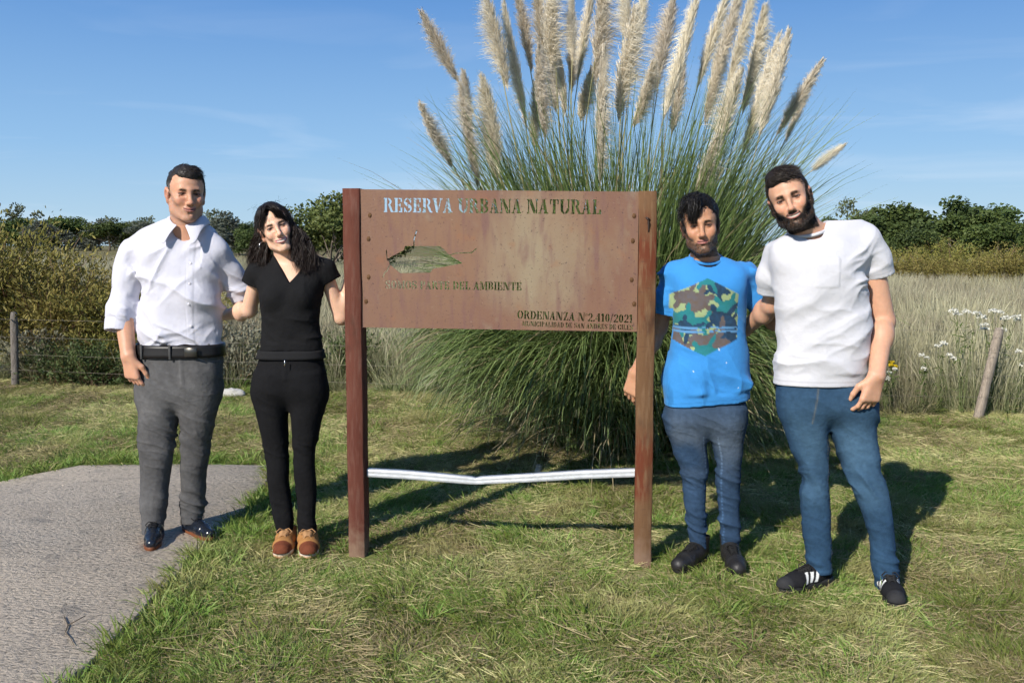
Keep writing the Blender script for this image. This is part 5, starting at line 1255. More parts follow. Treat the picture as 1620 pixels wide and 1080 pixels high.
# ---------------------------------------------------------------- shoes
def shoe(parent, ankle, yaw, L, style, zf, wide=1.06):
    """ankle: ground point under the ankle joint; toe points -y turned by yaw (deg, + to image right)"""
    y_ = rad(yaw); R = np.array([[math.cos(y_), -math.sin(y_), 0], [math.sin(y_), math.cos(y_), 0], [0, 0, 1]]); k = L / .29
    xs = grid(-.075, .075, .0036); ys = grid(-.26, .12, .0036); zs = grid(-.01, .15, .0036); f = Fld(xs, ys, zs)
    so = .022 if style in ('dress', 'boot') else .030
    tw = .034 if style == 'dress' else .040
    f.cone((0, .035 * k, .040), (0, -.03 * k, .044), .034, .035, .02); f.cone((0, -.03 * k, .040), (.004, -.125 * k, .034), .037, tw, .03)
    f.cone((.004, -.125 * k, .032), (.004, -.185 * k, .030 if style != 'boot' else .034), tw, tw * (.72 if style == 'dress' else .86), .02)
    f.cone((0, .02, .06), (0, .02, .115 if style == 'boot' else .082), .036, .040 if style != 'boot' else .044, .02)
    f.cone((0, -.025, .074), (.002, -.095 * k, .052), .026, .019, .02)                   # instep
    sl, X, Y, Z = f.blk((-1, -1, -1), (1, 1, 1)); f.D = np.maximum(f.D, (so - .006) - Z + 0 * X + 0 * Y)
    f.opening((0, .02, .118 if style == 'boot' else .090), (0, .15, 1), .06, .03, .005, .1)
    V, F = f.mesh(2); N = normals(V, F); x, y, z = V.T
    c0 = {'dress': (.010, .013, .020), 'tan': (.36, .175, .060), 'boot': (.018, .017, .017), 'sport': (.014, .014, .016)}[style]; c = np.tile(np.array(c0), (len(V), 1))
    if style == 'tan':
        toe = sstep(-.150 * k, -.160 * k, y) * (z < .072); c = c * (1 - toe[:, None]) + np.array([.15, .045, .022]) * toe[:, None]
        seam = np.exp(-((y + .153 * k) / .003) ** 2); V = V - N * (seam * .0015)[:, None]
    if style in ('dress', 'boot'):
        for yy in (-.105 * k, -.118 * k, -.130 * k): V = V - N * (np.exp(-((y - yy) / .0035) ** 2) * (z > .05) * .0022)[:, None]
        V = V - N * (np.exp(-((y + .148 * k) / .003) ** 2) * .0014)[:, None]
    if style == 'sport':
        for t0 in (-.045, -.072, -.099):
            st = (np.abs(y - t0 * k - (z - .05) * .45) < .0075) * (z > .034) * (z < .074) * (np.abs(N[:, 0]) > .5); c[st > 0] = (.72, .72, .70)
        tcap = sstep(-.165 * k, -.18 * k, y); c = c * (1 - tcap[:, None]) + np.array([.03, .03, .032]) * tcap[:, None]
    A = np.array([ankle[0], ankle[1], zf]); tf = lambda q: A + (np.asarray(q) * np.array([wide, 1, 1])) @ R.T
    o = mk('shoe', tf(V), [F], MAT_SUEDE if style in ('tan', 'sport') else MAT_BOOT if style == 'boot' else MAT_LEATHER, parent, c)
    # sole follows the outline of the upper
    t = np.linspace(0, 2 * np.pi, 41)[:-1]; ox = np.sin(t); oy = np.cos(t); half = np.where(oy > 0, .040, 0)
    py = np.where(oy > 0, oy * .060 * k + .015, oy * (.225 * k) + .015); wx = np.interp(-py / k, [-.075, -.02, .06, .14, .19, .215], [.030, .038, .036, .046, .040, .012]) * (.93 if style == 'dress' else 1.03)
    px_ = np.sign(ox) * wx * np.abs(ox) ** .42 + .003
    rr = []
    ez = [(0, .97), (.004, 1.0), (so * .72, 1.0), (so, .955)]
    for (zz, sc) in ez: rr.append(np.stack([px_ * sc, (py + .05) * sc - .05, np.full(40, zz)], 1))
    Vs = np.vstack(rr + [np.array([[0, -.06, 0.]]), np.array([[0, -.06, so]])]); j = np.arange(40); jn = (j + 1) % 40
    q = np.vstack([np.stack([a * 40 + j, a * 40 + jn, (a + 1) * 40 + jn, (a + 1) * 40 + j], 1) for a in range(3)])[:, ::-1]
    t3 = np.vstack([np.stack([np.full(40, 160), j, jn], 1), np.stack([np.full(40, 161), 120 + jn, 120 + j], 1)])
    sc_ = {'dress': [(.20, .065, .025)] * 2 + [(.14, .05, .022), (.02, .015, .012)], 'tan': [(.42, .20, .05), (.46, .22, .06), (.66, .62, .55), (.68, .64, .57)], 'boot': [(.012,) * 3] * 4, 'sport': [(.02,) * 3] * 2 + [(.025,) * 3] * 2}[style]
    cs = np.vstack([np.tile([c_], (40, 1)) for c_ in sc_] + [[sc_[0]], [sc_[3]]])
    mk('sole', tf(Vs), [q, t3], M('sole_' + style, rough=.6, attr=True, var=.1, scale=30, spec=.3), o, cs)
    # laces
    mb = MB(); n_ = 3 if style == 'dress' else 5
    for i in range(n_):
        yy = (-.064 - i * .0125) * k; zz = (.0905, .0865, .0835, .0815, .0800)[i] + (.001 if style != 'dress' else -.001); wl_ = .020 - .001 * i
        mb.tube([(-wl_, yy - .006, zz - .008), (-wl_ * .4, yy, zz + .0015), (wl_ * .4, yy + .003, zz + .0025), (wl_ + .002, yy + .008, zz - .007)], .0026 if style != 'dress' else .0016, 6)
        mb.tube([(wl_, yy - .006, zz - .008), (wl_ * .4, yy, zz + .002), (-wl_ * .4, yy + .003, zz + .003), (-wl_ - .002, yy + .008, zz - .007)], .0026 if style != 'dress' else .0016, 6)
    for g in (-1, 1): mb.tube([(0, -.062 * k, .094), (g * .018, -.066 * k, .101), (g * .032, -.074 * k, .088), (g * .024, -.082 * k, .080)], .0022, 6); 
    lc = {'dress': (.012, .012, .014), 'tan': (.40, .22, .10), 'boot': (.010,) * 3, 'sport': (.016,) * 3}[style]
    Vl = np.vstack(mb.V); mk('laces', tf(Vl), [np.vstack(mb.F[3]), np.vstack(mb.F[4])], M('laces_' + style, lc, .8, .1), o)
    return o

def trousers(parent, name, pelvis, legL, legR, hemL, hemR, colour, mat, seed, k=.022, knee=.50, fold=.006):
    zz = [r[0] for r in pelvis + legL + legR]; rr = pelvis + legL + legR
    lo = (min(r[1] - r[3] for r in rr) - .03, min(r[2] - r[4] for r in rr) - .03, min(zz) - .04); hi = (max(r[1] + r[3] for r in rr) + .03, max(r[2] + r[4] for r in rr) + .03, max(zz) + .03)
    h = .0048; f = Fld(grid(lo[0], hi[0], h), grid(lo[1], hi[1], h), grid(lo[2], hi[2], h))
    f.stack(legL, k, -.009, n=2.2); f.stack(legR, k * .5, -.009, n=2.2); f.stack(pelvis, .03, -.008, n=2.5)
    for (o, n) in (hemL, hemR): f.opening(o, n, .105, .035, .006, .08)
    V, F = f.mesh(2); N = normals(V, F) * f.free(V); z = V[:, 2]; zk = knee
    V0 = V.copy()
    km = np.exp(-((z - zk) / .085) ** 2); am = sstep(.30, .13, z - min(zz)); cm = np.exp(-((z - max(legL[-1][0], legR[-1][0]) + .05) / .10) ** 2)
    V = wrinkle(V, N, fold * 3.4, (.8, 0, 1), 150, seed, km); V = wrinkle(V, N, fold * 2.8, (.55, .1, 1), 175, seed + 2, am, 2.2)
    V = wrinkle(V, N, fold * 2.4, (.6, 0, 1), 110, seed + 4, cm); V = wrinkle(V, N, fold * 1.4, (.5, .2, 1), 95, seed + 6, 1.); V = sway(V, .006, seed)
    return V, F, N, V0

def hem_of(leg): r = leg[0]; return ((r[1], r[2], r[0] + .004), (0, .10, -1))

# ---------------------------------------------------------------- shared body builders
def build_skin(name, H, neck, arms, torso, shrink, hands, base, paint_kw, lo, hi, legs_=(), extra=None, hidez=.11):
    f = skin_field(H, lo, hi)
    f.stack(torso, .03, grow=-shrink)
    nb = np.array(neck[0]); f.cone(H.w((0, .028, -.055)), nb, neck[1], neck[1] * 1.04, .022 ); f.cone(H.w((0, .0, -.075)), nb + [0, -.01, .01], neck[1] * .8, neck[1] * .9, .02)
    for pts, rs in arms:
        f.cone(nb + [0, .015, -.035], pts[0], neck[1] * .55, rs[0] * .6, .03)
        f.chain([np.array(p) for p in pts], [rs[0] * .86] + list(rs[1:]), .012)
        # muscle bellies: deltoid and forearm
        a, b, c = [np.array(p) for p in pts[:3]]; f.ell(b * .72 + c * .28, (rs[1] * 1.02, rs[1] * 1.02, rs[1] * 1.3), None, .02)
    for pts, rs in legs_: f.chain([np.array(p) for p in pts], rs, .02)
    for h in hands: hand(f, *h)
    if extra: extra(f)
    H.sculpt(f)
    V, F = f.mesh(1)
    # what the clothes hide can be coarse: merge those vertices by cells
    r = np.array(torso); z = V[:, 2]; e = [np.interp(z, r[:, 0], r[:, k]) for k in (1, 2, 3, 4)]
    hid = ((np.abs((V[:, 0] - e[0]) / e[2]) ** 2.3 + np.abs((V[:, 1] - e[1]) / e[3]) ** 2.3 < 1.02) & (z < r[-1, 0] - hidez) & (z > r[0, 0] - .05)) | (z < .66)
    V, F, T3 = coarsen(V, F, hid, .022)
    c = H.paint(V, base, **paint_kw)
    # knees of the fingers and elbows a touch redder
    o = mk(name, V, [F, T3], MAT_SKIN, None, c)
    for g in (-1, 1): eye(H, g, o)
    return o, V, F

def coarsen(V, F, hid, cell):
    key = np.floor(V / cell).astype(np.int64); k1 = (key[:, 0] * 4001 + key[:, 1]) * 4001 + key[:, 2]; n = len(V)
    idk = np.where(hid, k1, 10 ** 15 + np.arange(n)); u, inv = np.unique(idk, return_inverse=True); cnt = np.bincount(inv)
    W = np.stack([np.bincount(inv, V[:, q]) / cnt for q in range(3)], 1); G_ = inv[F]
    a, b, c, d = G_.T; e = np.stack([a == b, b == c, c == d, d == a], 1); ne = e.sum(1); diag = (a == c) | (b == d)
    Q = G_[(ne == 0) & ~diag]; t = G_[(ne == 1) & ~diag]; et = e[(ne == 1) & ~diag]
    T3 = np.array([[r[j] for j in range(4) if j != k] for r, k in zip(t, et.argmax(1))]).reshape(-1, 3)
    if len(T3): T3 = T3[np.unique(np.sort(T3, 1), axis=0, return_index=True)[1]]
    return W, Q, T3

def shirt_field(rings, sleeves, h=.0054, pad=.03, k=.03, grow=-.004):
    lo = [min(r[1] - r[3] for r in rings), min(r[2] - r[4] for r in rings), min(r[0] for r in rings)]; hi = [max(r[1] + r[3] for r in rings), max(r[2] + r[4] for r in rings), max(r[0] for r in rings)]
    for pts, rs in sleeves:
        for p, r in zip(pts, rs):
            for q in range(3): lo[q] = min(lo[q], p[q] - r); hi[q] = max(hi[q], p[q] + r)
    f = Fld(*[grid(lo[q] - pad, hi[q] + pad, h) for q in range(3)])
    f.stack(rings, .02, grow, n=2.35)
    for pts, rs in sleeves: f.chain([np.array(p) for p in pts], rs, k)
    return f

def leg_pts(leg): return [np.array([r[1], r[2], r[0]]) for r in leg][::-1]
def legs_for(pel, L, R): return [([p for p in leg_pts(l)[::3]] + [np.array([l[0][1], l[0][2], .06])], [min(r[3], r[4]) * .42 for r in l[::-1][::3]] + [.026]) for l in (L, R)]

def head_roots(H, V, F, rng, n, keep):
    """random points on a canonical hair cap"""
    fi = rng.integers(0, len(F), n); w = rng.dirichlet([1, 1, 1, 1], n); p = (V[F[fi]] * w[..., None]).sum(1); N = normals(V, F)[F[fi][:, 0]]; k = keep(p); return p[k], N[k]

# ================================================================ man in the white shirt
H = Head((-1.533, 4.36, 1.69), Rm(29, -2, 2), 1.08, jaw=1.0, smile=.9, nose=1.1, wx=.965)
TOR = [(0.976, -1.594, 4.38, 0.205, 0.116), (1.021, -1.592, 4.38, 0.214, 0.126), (1.082, -1.591, 4.38, 0.209, 0.13), (1.173, -1.586, 4.38, 0.201, 0.133), (1.264, -1.578, 4.38, 0.199, 0.132), (1.354, -1.579, 4.38, 0.213, 0.125), (1.444, -1.593, 4.39, 0.223, 0.105), (1.486, -1.599, 4.395, 0.22, 0.085), (1.51, -1.601, 4.4, 0.204, 0.072), (1.531, -1.594, 4.4, 0.18, 0.062), (1.552, -1.583, 4.4, 0.138, 0.055), (1.573, -1.577, 4.4, 0.09, 0.05)]
PEL = [(0.646, -1.614, 4.38, 0.132, 0.045), (0.683, -1.614, 4.38, 0.185, 0.08), (0.739, -1.608, 4.38, 0.207, 0.11), (0.807, -1.604, 4.38, 0.211, 0.12), (0.914, -1.6, 4.38, 0.213, 0.118), (0.973, -1.595, 4.38, 0.204, 0.112)]
LL = [(0.051, -1.763, 4.37, 0.059, 0.062), (0.134, -1.758, 4.38, 0.067, 0.064), (0.197, -1.754, 4.38, 0.075, 0.068), (0.277, -1.746, 4.38, 0.073, 0.066), (0.387, -1.734, 4.38, 0.081, 0.072), (0.497, -1.724, 4.38, 0.092, 0.08), (0.606, -1.715, 4.38, 0.103, 0.092), (0.683, -1.71, 4.38, 0.107, 0.102), (0.776, -1.699, 4.38, 0.112, 0.106), (0.853, -1.692, 4.38, 0.101, 0.1)]
LR = [(0.074, -1.596, 4.46, 0.055, 0.06), (0.158, -1.59, 4.46, 0.068, 0.064), (0.21, -1.583, 4.45, 0.066, 0.062), (0.324, -1.575, 4.44, 0.069, 0.066), (0.439, -1.557, 4.425, 0.078, 0.072), (0.553, -1.538, 4.41, 0.087, 0.084), (0.666, -1.522, 4.39, 0.099, 0.098), (0.77, -1.514, 4.38, 0.11, 0.106), (0.853, -1.514, 4.38, 0.101, 0.1)]
aL = [(-1.803, 4.4, 1.42), (-1.864, 4.385, 1.185), (-1.802, 4.275, 0.933)]; aR = [(-1.398, 4.4, 1.42), (-1.32, 4.48, 1.192), (-1.194, 4.56, 1.25)]
sk = dict(base=(.55, .290, .185), paint_kw=dict(lips=(.36, .145, .115), beard=((.20, .135, .115), .35, 1., -.004), brow=(.045, .03, .022)))
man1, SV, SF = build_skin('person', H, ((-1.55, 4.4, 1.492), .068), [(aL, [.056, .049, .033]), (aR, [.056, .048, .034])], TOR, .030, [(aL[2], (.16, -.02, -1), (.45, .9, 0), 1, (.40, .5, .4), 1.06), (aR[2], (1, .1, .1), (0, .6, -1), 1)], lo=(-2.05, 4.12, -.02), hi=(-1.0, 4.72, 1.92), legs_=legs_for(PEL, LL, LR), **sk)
tag(man1, 'man in white button shirt, grey jeans and belt, on the slab', 'person')
# shirt
cuffL = ((-1.866, 4.338, 1.044), nrm(np.array((-1.866, 4.338, 1.044)) - np.array((-1.855, 4.38, 1.204)))); cuffR = ((-1.312, 4.47, 1.195), nrm(np.array((-1.314, 4.47, 1.198)) - np.array((-1.389, 4.4, 1.414))))
f = shirt_field(TOR, [([(-1.815, 4.4, 1.42), (-1.845, 4.4, 1.293), (-1.863, 4.37, 1.144), (-1.87, 4.33, 1.011)], [.062, .066, .063, .062]), ([(-1.405, 4.4, 1.414), (-1.363, 4.44, 1.316), (-1.299, 4.48, 1.161)], [.060, .059, .057])], grow=-.011)
f.cone((-1.868, 4.355, 1.099), (-1.868, 4.335, 1.035), .065, .065, .004); f.cone((-1.328, 4.46, 1.236), (-1.311, 4.48, 1.186), .062, .062, .004)     # rolled cuffs
f.opening(*cuffL, .09, .04, .011, .16); f.opening(*cuffR, .085, .03, .011, .16)
f.cone((-1.541, 4.385, 1.578), (-1.542, 4.37, 1.498), .066, .055, .01, True)
f.cone((-1.512, 4.3, 1.555), (-1.489, 4.235, 1.476), .042, .006, .01, True)
V, F = f.mesh(2); N = normals(V, F) * f.free(V)
x, y, z = V.T; fr = (y < 4.40)
XC = [-1.495, -1.507]; cx = np.interp(z, [.99, 1.47], [XC[1], XC[0]])
arm = np.clip((np.abs(x - (-1.60)) - .205) / .02, 0, 1)
V = sway(V, .006, 2); V = wrinkle(V, N, 0.051, (.75, 0, 1), 58, 3, (1 - arm) * sstep(1.40, 1.30, z)); V = wrinkle(V, N, 0.037, (-.9, 0, .8), 64, 9, (1 - arm) * sstep(1.12, 1.3, z) * (x < -1.45)); V = wrinkle(V, N, 0.041, (.5, .2, 1), 80, 5, arm * sstep(1.02, 1.08, z)); V = wrinkle(V, N, 0.037, (.5, 0, -1), 85, 8, sstep(1.10, 1.02, z) * (1 - arm)); V = wrinkle(V, N, 0.044, (-1, 0, .75), 95, 12, np.exp(-(((x + 1.76) / .07) ** 2 + ((z - 1.30) / .10) ** 2))); V = wrinkle(V, N, 0.044, (1, 0, .75), 95, 14, np.exp(-(((x + 1.40) / .07) ** 2 + ((z - 1.28) / .10) ** 2)))
pl = np.exp(-(np.abs(x - cx) / .016) ** 6) * fr * (arm < .5); V = V + N * (pl * .0022)[:, None]
c = np.tile(np.array([.545, .545, .615]), (len(V), 1)); ed = np.exp(-((np.abs(x - cx) - .017) / .0026) ** 2) * fr * (arm < .5); c *= (1 - .16 * ed)[:, None]
for oo, nn in (cuffL, cuffR):      # stitched edge of the turned cuff
    t = (V - np.array(oo)) @ nn; near = np.linalg.norm(V - np.array(oo), axis=1) < .12; s_ = np.exp(-((t + .058) / .004) ** 2) * near; V = V - N * (s_ * .003)[:, None]
shirt = mk('shirt', V, [F], MAT_CLOTH, man1, c); tag(shirt, 'white long-sleeved button shirt with rolled cuffs')
for v_ in (416, 447, 478, 512):
    p = np.array((-1.496, 4.25, 1.369)) * 0; zc = 1.45 - (v_ - 388) / 1450 * 4.38; xc = np.interp(zc, [.99, 1.47], [XC[1], XC[0]])
    i = np.argmin(np.where(fr & (arm < .5), (V[:, 0] - xc) ** 2 + (V[:, 2] - zc) ** 2, 9)); mb = MB(); p = V[i] + N[i] * .001
    mb.tube([p, p + N[i] * .002, p + N[i] * .0025], [.0062, .0062, .004], 10); mb.build('button', M('shirt_button', (.66, .65, .70), .3, 0), shirt, True)
# collar: stand and two fall-over leaves
cv = []; nA, nB = 40, 6; cc = np.array((-1.542, 4.385, 1.56))
for i, a in enumerate(np.linspace(-.30, 2 * math.pi + .30 - 0, nA)[0:nA]):
    th = math.pi * -.5 + .22 + (2 * math.pi - .44) * i / (nA - 1)            # from front-right round the back to front-left
    fx, fy = math.cos(th), math.sin(th); frn = max(0., -fy); r0 = .071; dropf = .050 * frn ** 1.5
    for j in range(nB):
        t = j / (nB - 1); pnt = .052 * np.exp(-((min(i, nA - 1 - i) / (nA - 1)) / .085) ** 2)
        rr = r0 + .002 + .032 * t ** .8 + .040 * t * frn * .35; zz = .030 - dropf * .95 + .008 * math.sin(t * math.pi) - t * (.040 + pnt * 1.0) 
        sp_ = pnt * t * .75 * (1 if fx > 0 else -1)
        cv.append(cc + [fx * rr + sp_, fy * rr * .95 - .012 * frn - .012 * t * frn, zz])
cv = np.array(cv); ii_ = (np.arange(nA - 1)[:, None] * nB + np.arange(nB - 1)[None]).ravel()
col = mk('collar', cv, [np.stack([ii_, ii_ + nB, ii_ + nB + 1, ii_ + 1], 1)], MAT_CLOTH, shirt, np.tile([[.555, .555, .62]], (len(cv), 1))); md = col.modifiers.new('thick', 'SOLIDIFY'); md.thickness = .004; md.offset = 0; col.modifiers.new('sub', 'SUBSURF').render_levels = 1
# trousers, belt
V, F, N, V0 = trousers(man1, 'trousers', PEL, LL, LR, hem_of(LL), hem_of(LR), None, None, 31, fold=.0055, knee=.50)
x, y, z = V0.T; t = fbm(V0, 9, 3, 3); base = np.array([.080, .079, .080]); c = base * (.72 + .6 * t)[:, None]
fade = np.exp(-((z - .66) / .16) ** 2) * sstep(4.36, 4.28, y) * .45 + .25 * sstep(.45, .3, z) * sstep(4.38, 4.30, y); c = c * (1 + fade)[:, None]
mid = (-1.555, 4.26, 0.824)[0]; fly = np.exp(-((x - mid + .006) / .0035) ** 2) * (z > .80) * (y < 4.36); c *= (1 + .35 * fly)[:, None]; V = V + N * (np.exp(-((x - mid) / .012) ** 4) * (z > .78) * (y < 4.36) * .003)[:, None]
for g, px0 in ((-1, -1.785), (1, -1.42)):
    dd = np.abs(np.hypot((x - px0) / .085, (z - .985) / .085) - 1); s_ = np.exp(-(dd / .035) ** 2) * (y < 4.36) * (z < .975); c *= (1 + .7 * s_)[:, None]; V = V - N * (np.exp(-((dd) / .06) ** 2) * (y < 4.36) * (z < .975) * .0025)[:, None]
tag(mk('trousers', V, [F], MAT_DENIM, man1, c), 'grey denim jeans')
def band(rings, z0, z1, grow, name, mat, parent, n=2.5):
    r = np.array(rings); zz = np.linspace(z0, z1, 5); th = np.linspace(0, 2 * np.pi, 97)[:-1]; V = []
    def ring_at(zv, g_): 
        cx_, cy_, rx_, ry_ = [np.interp(zv, r[:, 0], r[:, k]) for k in (1, 2, 3, 4)]; ct, st = np.cos(th), np.sin(th)
        return np.stack([cx_ + (rx_ + g_) * np.sign(ct) * np.abs(ct) ** (2 / n), cy_ + (ry_ + g_) * np.sign(st) * np.abs(st) ** (2 / n), np.full(96, zv)], 1)
    V = [ring_at(zz[0], -.004)] + [ring_at(q_, grow) for q_ in zz] + [ring_at(zz[-1], -.004)]; m = len(V); V = np.vstack(V); j = np.arange(96); jn = (j + 1) % 96
    F = np.vstack([np.stack([a * 96 + j, a * 96 + jn, (a + 1) * 96 + jn, (a + 1) * 96 + j], 1) for a in range(m - 1)]); return mk(name, V, [F], mat, parent)
BZ0, BZ1 = (-1.597, 4.38, 0.924)[2], (-1.595, 4.38, 0.982)[2]
belt = band(PEL, BZ0, BZ1, .007, 'belt', M('black_belt_leather', (.012, .011, .011), .4, .1), man1)
bx_, by_ = (-1.502, 4.26, 0.956)[0], 4.38 - .112 - .012; mb = MB(); mb.box((bx_, by_ - .002, (BZ0 + BZ1) / 2), (.030, .003, .022), None, .002); mb.build('buckle', M('dark_buckle', (.10, .095, .085), .35, .1, metal=.9), belt)
for u_ in (-1.60, -1.43, -1.74):
    mb = MB(); rx_ = np.interp((BZ0 + BZ1) / 2, [r[0] for r in PEL], [r[3] for r in PEL]); q_ = abs((u_ - PEL[2][1]) / rx_); yy = 4.38 - (.116 + .008) * max(0., 1 - q_ ** 2.5) ** .4 - .003; mb.box((u_, yy, (BZ0 + BZ1) / 2), (.0050, .0022, (BZ1 - BZ0) / 2 + .006), None, .001); mb.build('belt_loop', M('grey_loop', (.06, .06, .06), .9, .2, 60), belt)
tag(shoe(man1, (-1.755, 4.385), 15, .30, 'dress', SLAB_Z), 'shiny black leather shoe'); tag(shoe(man1, (-1.612, 4.485), 44, .30, 'dress', SLAB_Z), 'shiny black leather shoe with brown sole edge')
# hair: short, dark, greying over the temples
def fn(x, y, z):
    d = d_ell(x, y, z, (0, .017, .040), (.0800, .1000, .0865)); d = np.minimum(d, d_ell(x, y, z, (.004, -.030, .078), (.058, .055, .046)))
    line = np.where(y < -.02, .074 - .10 * np.clip(np.abs(x) - .030, 0, .04) * 3.0 + .0 * y, 0) 
    cut = np.where(y < .004, (.062 + 28 * x * x * 0 - z) + sstep(.046, .066, np.abs(x)) * (-.064), np.where(y < .03, -.010 - z, -.052 - z)); return np.maximum(d, cut)
cv, cf = hair_cap(H, fn); rng = np.random.default_rng(5); n_ = normals(cv, cf)
cv = cv + n_ * ((fbm(cv * [1, .35, 1], 55, 3, 4) - .5) * .012)[:, None]
def hcol(p): g = sstep(.058, .076, np.abs(p[:, 0])) * sstep(.06, .01, p[:, 2]) * .8; return np.array([.020, .016, .013]) * (1 - g[:, None]) + np.array([.16, .15, .145]) * g[:, None]
r_, nn_ = head_roots(H, cv, cf, rng, 6500, lambda p: p[:, 2] > -.2)
st = strands(H, r_, nn_ * .16 + np.array([.45, -.15, -.1]) + np.where(np.abs(r_[:, :1]) > .06, np.array([[0, .8, -.9]]), np.array([[.3, .3, .1]])), .018, .0010, hcol(r_), rng, m=4, droop=.16, jit=.16)
join_hair('hair', [(H.w(cv), cf, hcol(cv) * 1.), st], man1)

# ================================================================ woman in black
H = Head((-1.089, 4.26, 1.528), Rm(16, 20, 2), .97, jaw=.86, fem=1., smile=1., teeth=.9, nose=.92, wx=.95)
TOR = [(0.955, -1.034, 4.27, 0.149, 0.082), (1.017, -1.033, 4.27, 0.142, 0.083), (1.077, -1.033, 4.27, 0.134, 0.086), (1.151, -1.032, 4.27, 0.139, 0.095), (1.224, -1.031, 4.27, 0.15, 0.098), (1.283, -1.03, 4.27, 0.161, 0.092), (1.327, -1.029, 4.28, 0.169, 0.08), (1.362, -1.023, 4.29, 0.159, 0.068), (1.388, -1.016, 4.295, 0.129, 0.056), (1.412, -1.013, 4.295, 0.09, 0.048)]
PEL = [(0.684, -1.047, 4.27, 0.104, 0.045), (0.721, -1.046, 4.27, 0.164, 0.075), (0.769, -1.046, 4.27, 0.182, 0.098), (0.823, -1.045, 4.27, 0.177, 0.102), (0.898, -1.04, 4.27, 0.165, 0.092), (0.976, -1.035, 4.27, 0.146, 0.08)]
LL = [(0.002, -1.078, 4.27, 0.041, 0.055), (0.074, -1.082, 4.27, 0.047, 0.05), (0.152, -1.093, 4.27, 0.052, 0.048), (0.244, -1.102, 4.27, 0.056, 0.05), (0.337, -1.11, 4.27, 0.057, 0.055), (0.429, -1.115, 4.27, 0.061, 0.06), (0.52, -1.122, 4.27, 0.068, 0.068), (0.612, -1.13, 4.27, 0.078, 0.082), (0.702, -1.135, 4.27, 0.088, 0.094), (0.787, -1.13, 4.27, 0.094, 0.098), (0.853, -1.123, 4.27, 0.084, 0.09)]
LR = [(-0.01, -0.981, 4.27, 0.05, 0.055), (0.058, -0.98, 4.27, 0.05, 0.05), (0.152, -0.981, 4.27, 0.05, 0.048), (0.244, -0.98, 4.27, 0.054, 0.05), (0.337, -0.984, 4.27, 0.06, 0.055), (0.429, -0.987, 4.27, 0.061, 0.06), (0.52, -0.98, 4.27, 0.069, 0.07), (0.612, -0.97, 4.27, 0.079, 0.082), (0.702, -0.961, 4.27, 0.09, 0.094), (0.787, -0.96, 4.27, 0.094, 0.098), (0.853, -0.963, 4.27, 0.083, 0.09)]
aL = [(-1.184, 4.28, 1.321), (-1.253, 4.36, 1.144), (-1.463, 4.58, 1.097)]; aR = [(-0.874, 4.29, 1.327), (-0.808, 4.33, 1.111), (-0.75, 4.325, 1.341)]
def bust(f):
    for u in [(-1.099, 4.27, 1.21), (-0.969, 4.27, 1.216)]: f.ell(np.array(u) + [0, -.060, 0], (.052, .046, .056), None, .03)
sk = dict(base=(.70, .430, .300), paint_kw=dict(lips=(.50, .20, .19), brow=(.03, .018, .013), browt=.85))
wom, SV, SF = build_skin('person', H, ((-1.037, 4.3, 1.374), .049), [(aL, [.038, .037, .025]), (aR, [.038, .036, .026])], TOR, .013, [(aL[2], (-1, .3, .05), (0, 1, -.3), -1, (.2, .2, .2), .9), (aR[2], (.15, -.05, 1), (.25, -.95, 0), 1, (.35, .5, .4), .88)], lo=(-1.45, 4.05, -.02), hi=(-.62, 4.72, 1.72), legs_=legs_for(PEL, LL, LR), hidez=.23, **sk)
tag(wom, 'woman with long dark wavy hair in black tee and black jeans', 'person')
f = shirt_field(TOR, [([(-1.184, 4.28, 1.327), (-1.233, 4.31, 1.249)], [.049, .051]), ([(-0.873, 4.29, 1.333), (-0.835, 4.31, 1.258)], [.049, .051])], h=.0050)
bust(f)
f.opening((-1.219, 4.3, 1.27), nrm(np.array([-.30, .12, -.80])), .065, .03, .011, .16); f.opening((-0.846, 4.31, 1.282), nrm(np.array([.42, .06, -.80])), .065, .03, .011, .16); f.opening((-1.034, 4.27, 0.964), (0, 0, -1), .2, .03, .011, .16)
f.cone((-1.038, 4.31, 1.421), (-1.033, 4.285, 1.38), .062, .058, .008, True)
ap = np.array((-1.016, 4.17, 1.274)); tl, tr = np.array((-1.093, 4.2, 1.39)), np.array((-0.929, 4.2, 1.39))
sl, X, Y, Z = f.blk((-2, -2, -2), (2, 9, 3)); tz = np.clip((Z - ap[2]) / (tl[2] - ap[2]), 0, 1.6); w_l = ap[0] + (tl[0] - ap[0]) * tz; w_r = ap[0] + (tr[0] - ap[0]) * tz
wedge = np.maximum(np.maximum(w_l - X, X - w_r) * .8, np.maximum(Y - 4.285, ap[2] - Z)); f.D = np.maximum(f.D, -wedge).astype(np.float32)
V, F = f.mesh(2); N = normals(V, F) * f.free(V); x, y, z = V.T
V = wrinkle(V, N, 0.024, (.3, 0, 1), 80, 41, sstep(1.20, 1.08, z) + .25); V = wrinkle(V, N, 0.019, (1, 0, .6), 90, 44, .6); V = sway(V, .004, 4)
tag(mk('tee', V, [F], MAT_BLACKCLOTH, wom, np.tile([[.0105, .0105, .0115]], (len(V), 1))), 'black V-neck tee')
V, F, N, V0 = trousers(wom, 'trousers', PEL, LL, LR, hem_of(LL), hem_of(LR), None, None, 51, k=.012, fold=.0035, knee=.50)
x, y, z = V0.T; c = np.tile(np.array([[.0085, .0085, .0095]]), (len(V), 1)); mid = (-1.043, 4.17, 0.925)[0]; V = V + N * (np.exp(-((x - mid) / .011) ** 4) * (z > .83) * (y < 4.25) * .0025)[:, None]
for px0 in (-1.20, -.86): dd = np.abs(np.hypot((x - px0) / .075, (z - .955) / .07) - 1); V = V - N * (np.exp(-(dd / .06) ** 2) * (y < 4.25) * (z < .95) * .0022)[:, None]
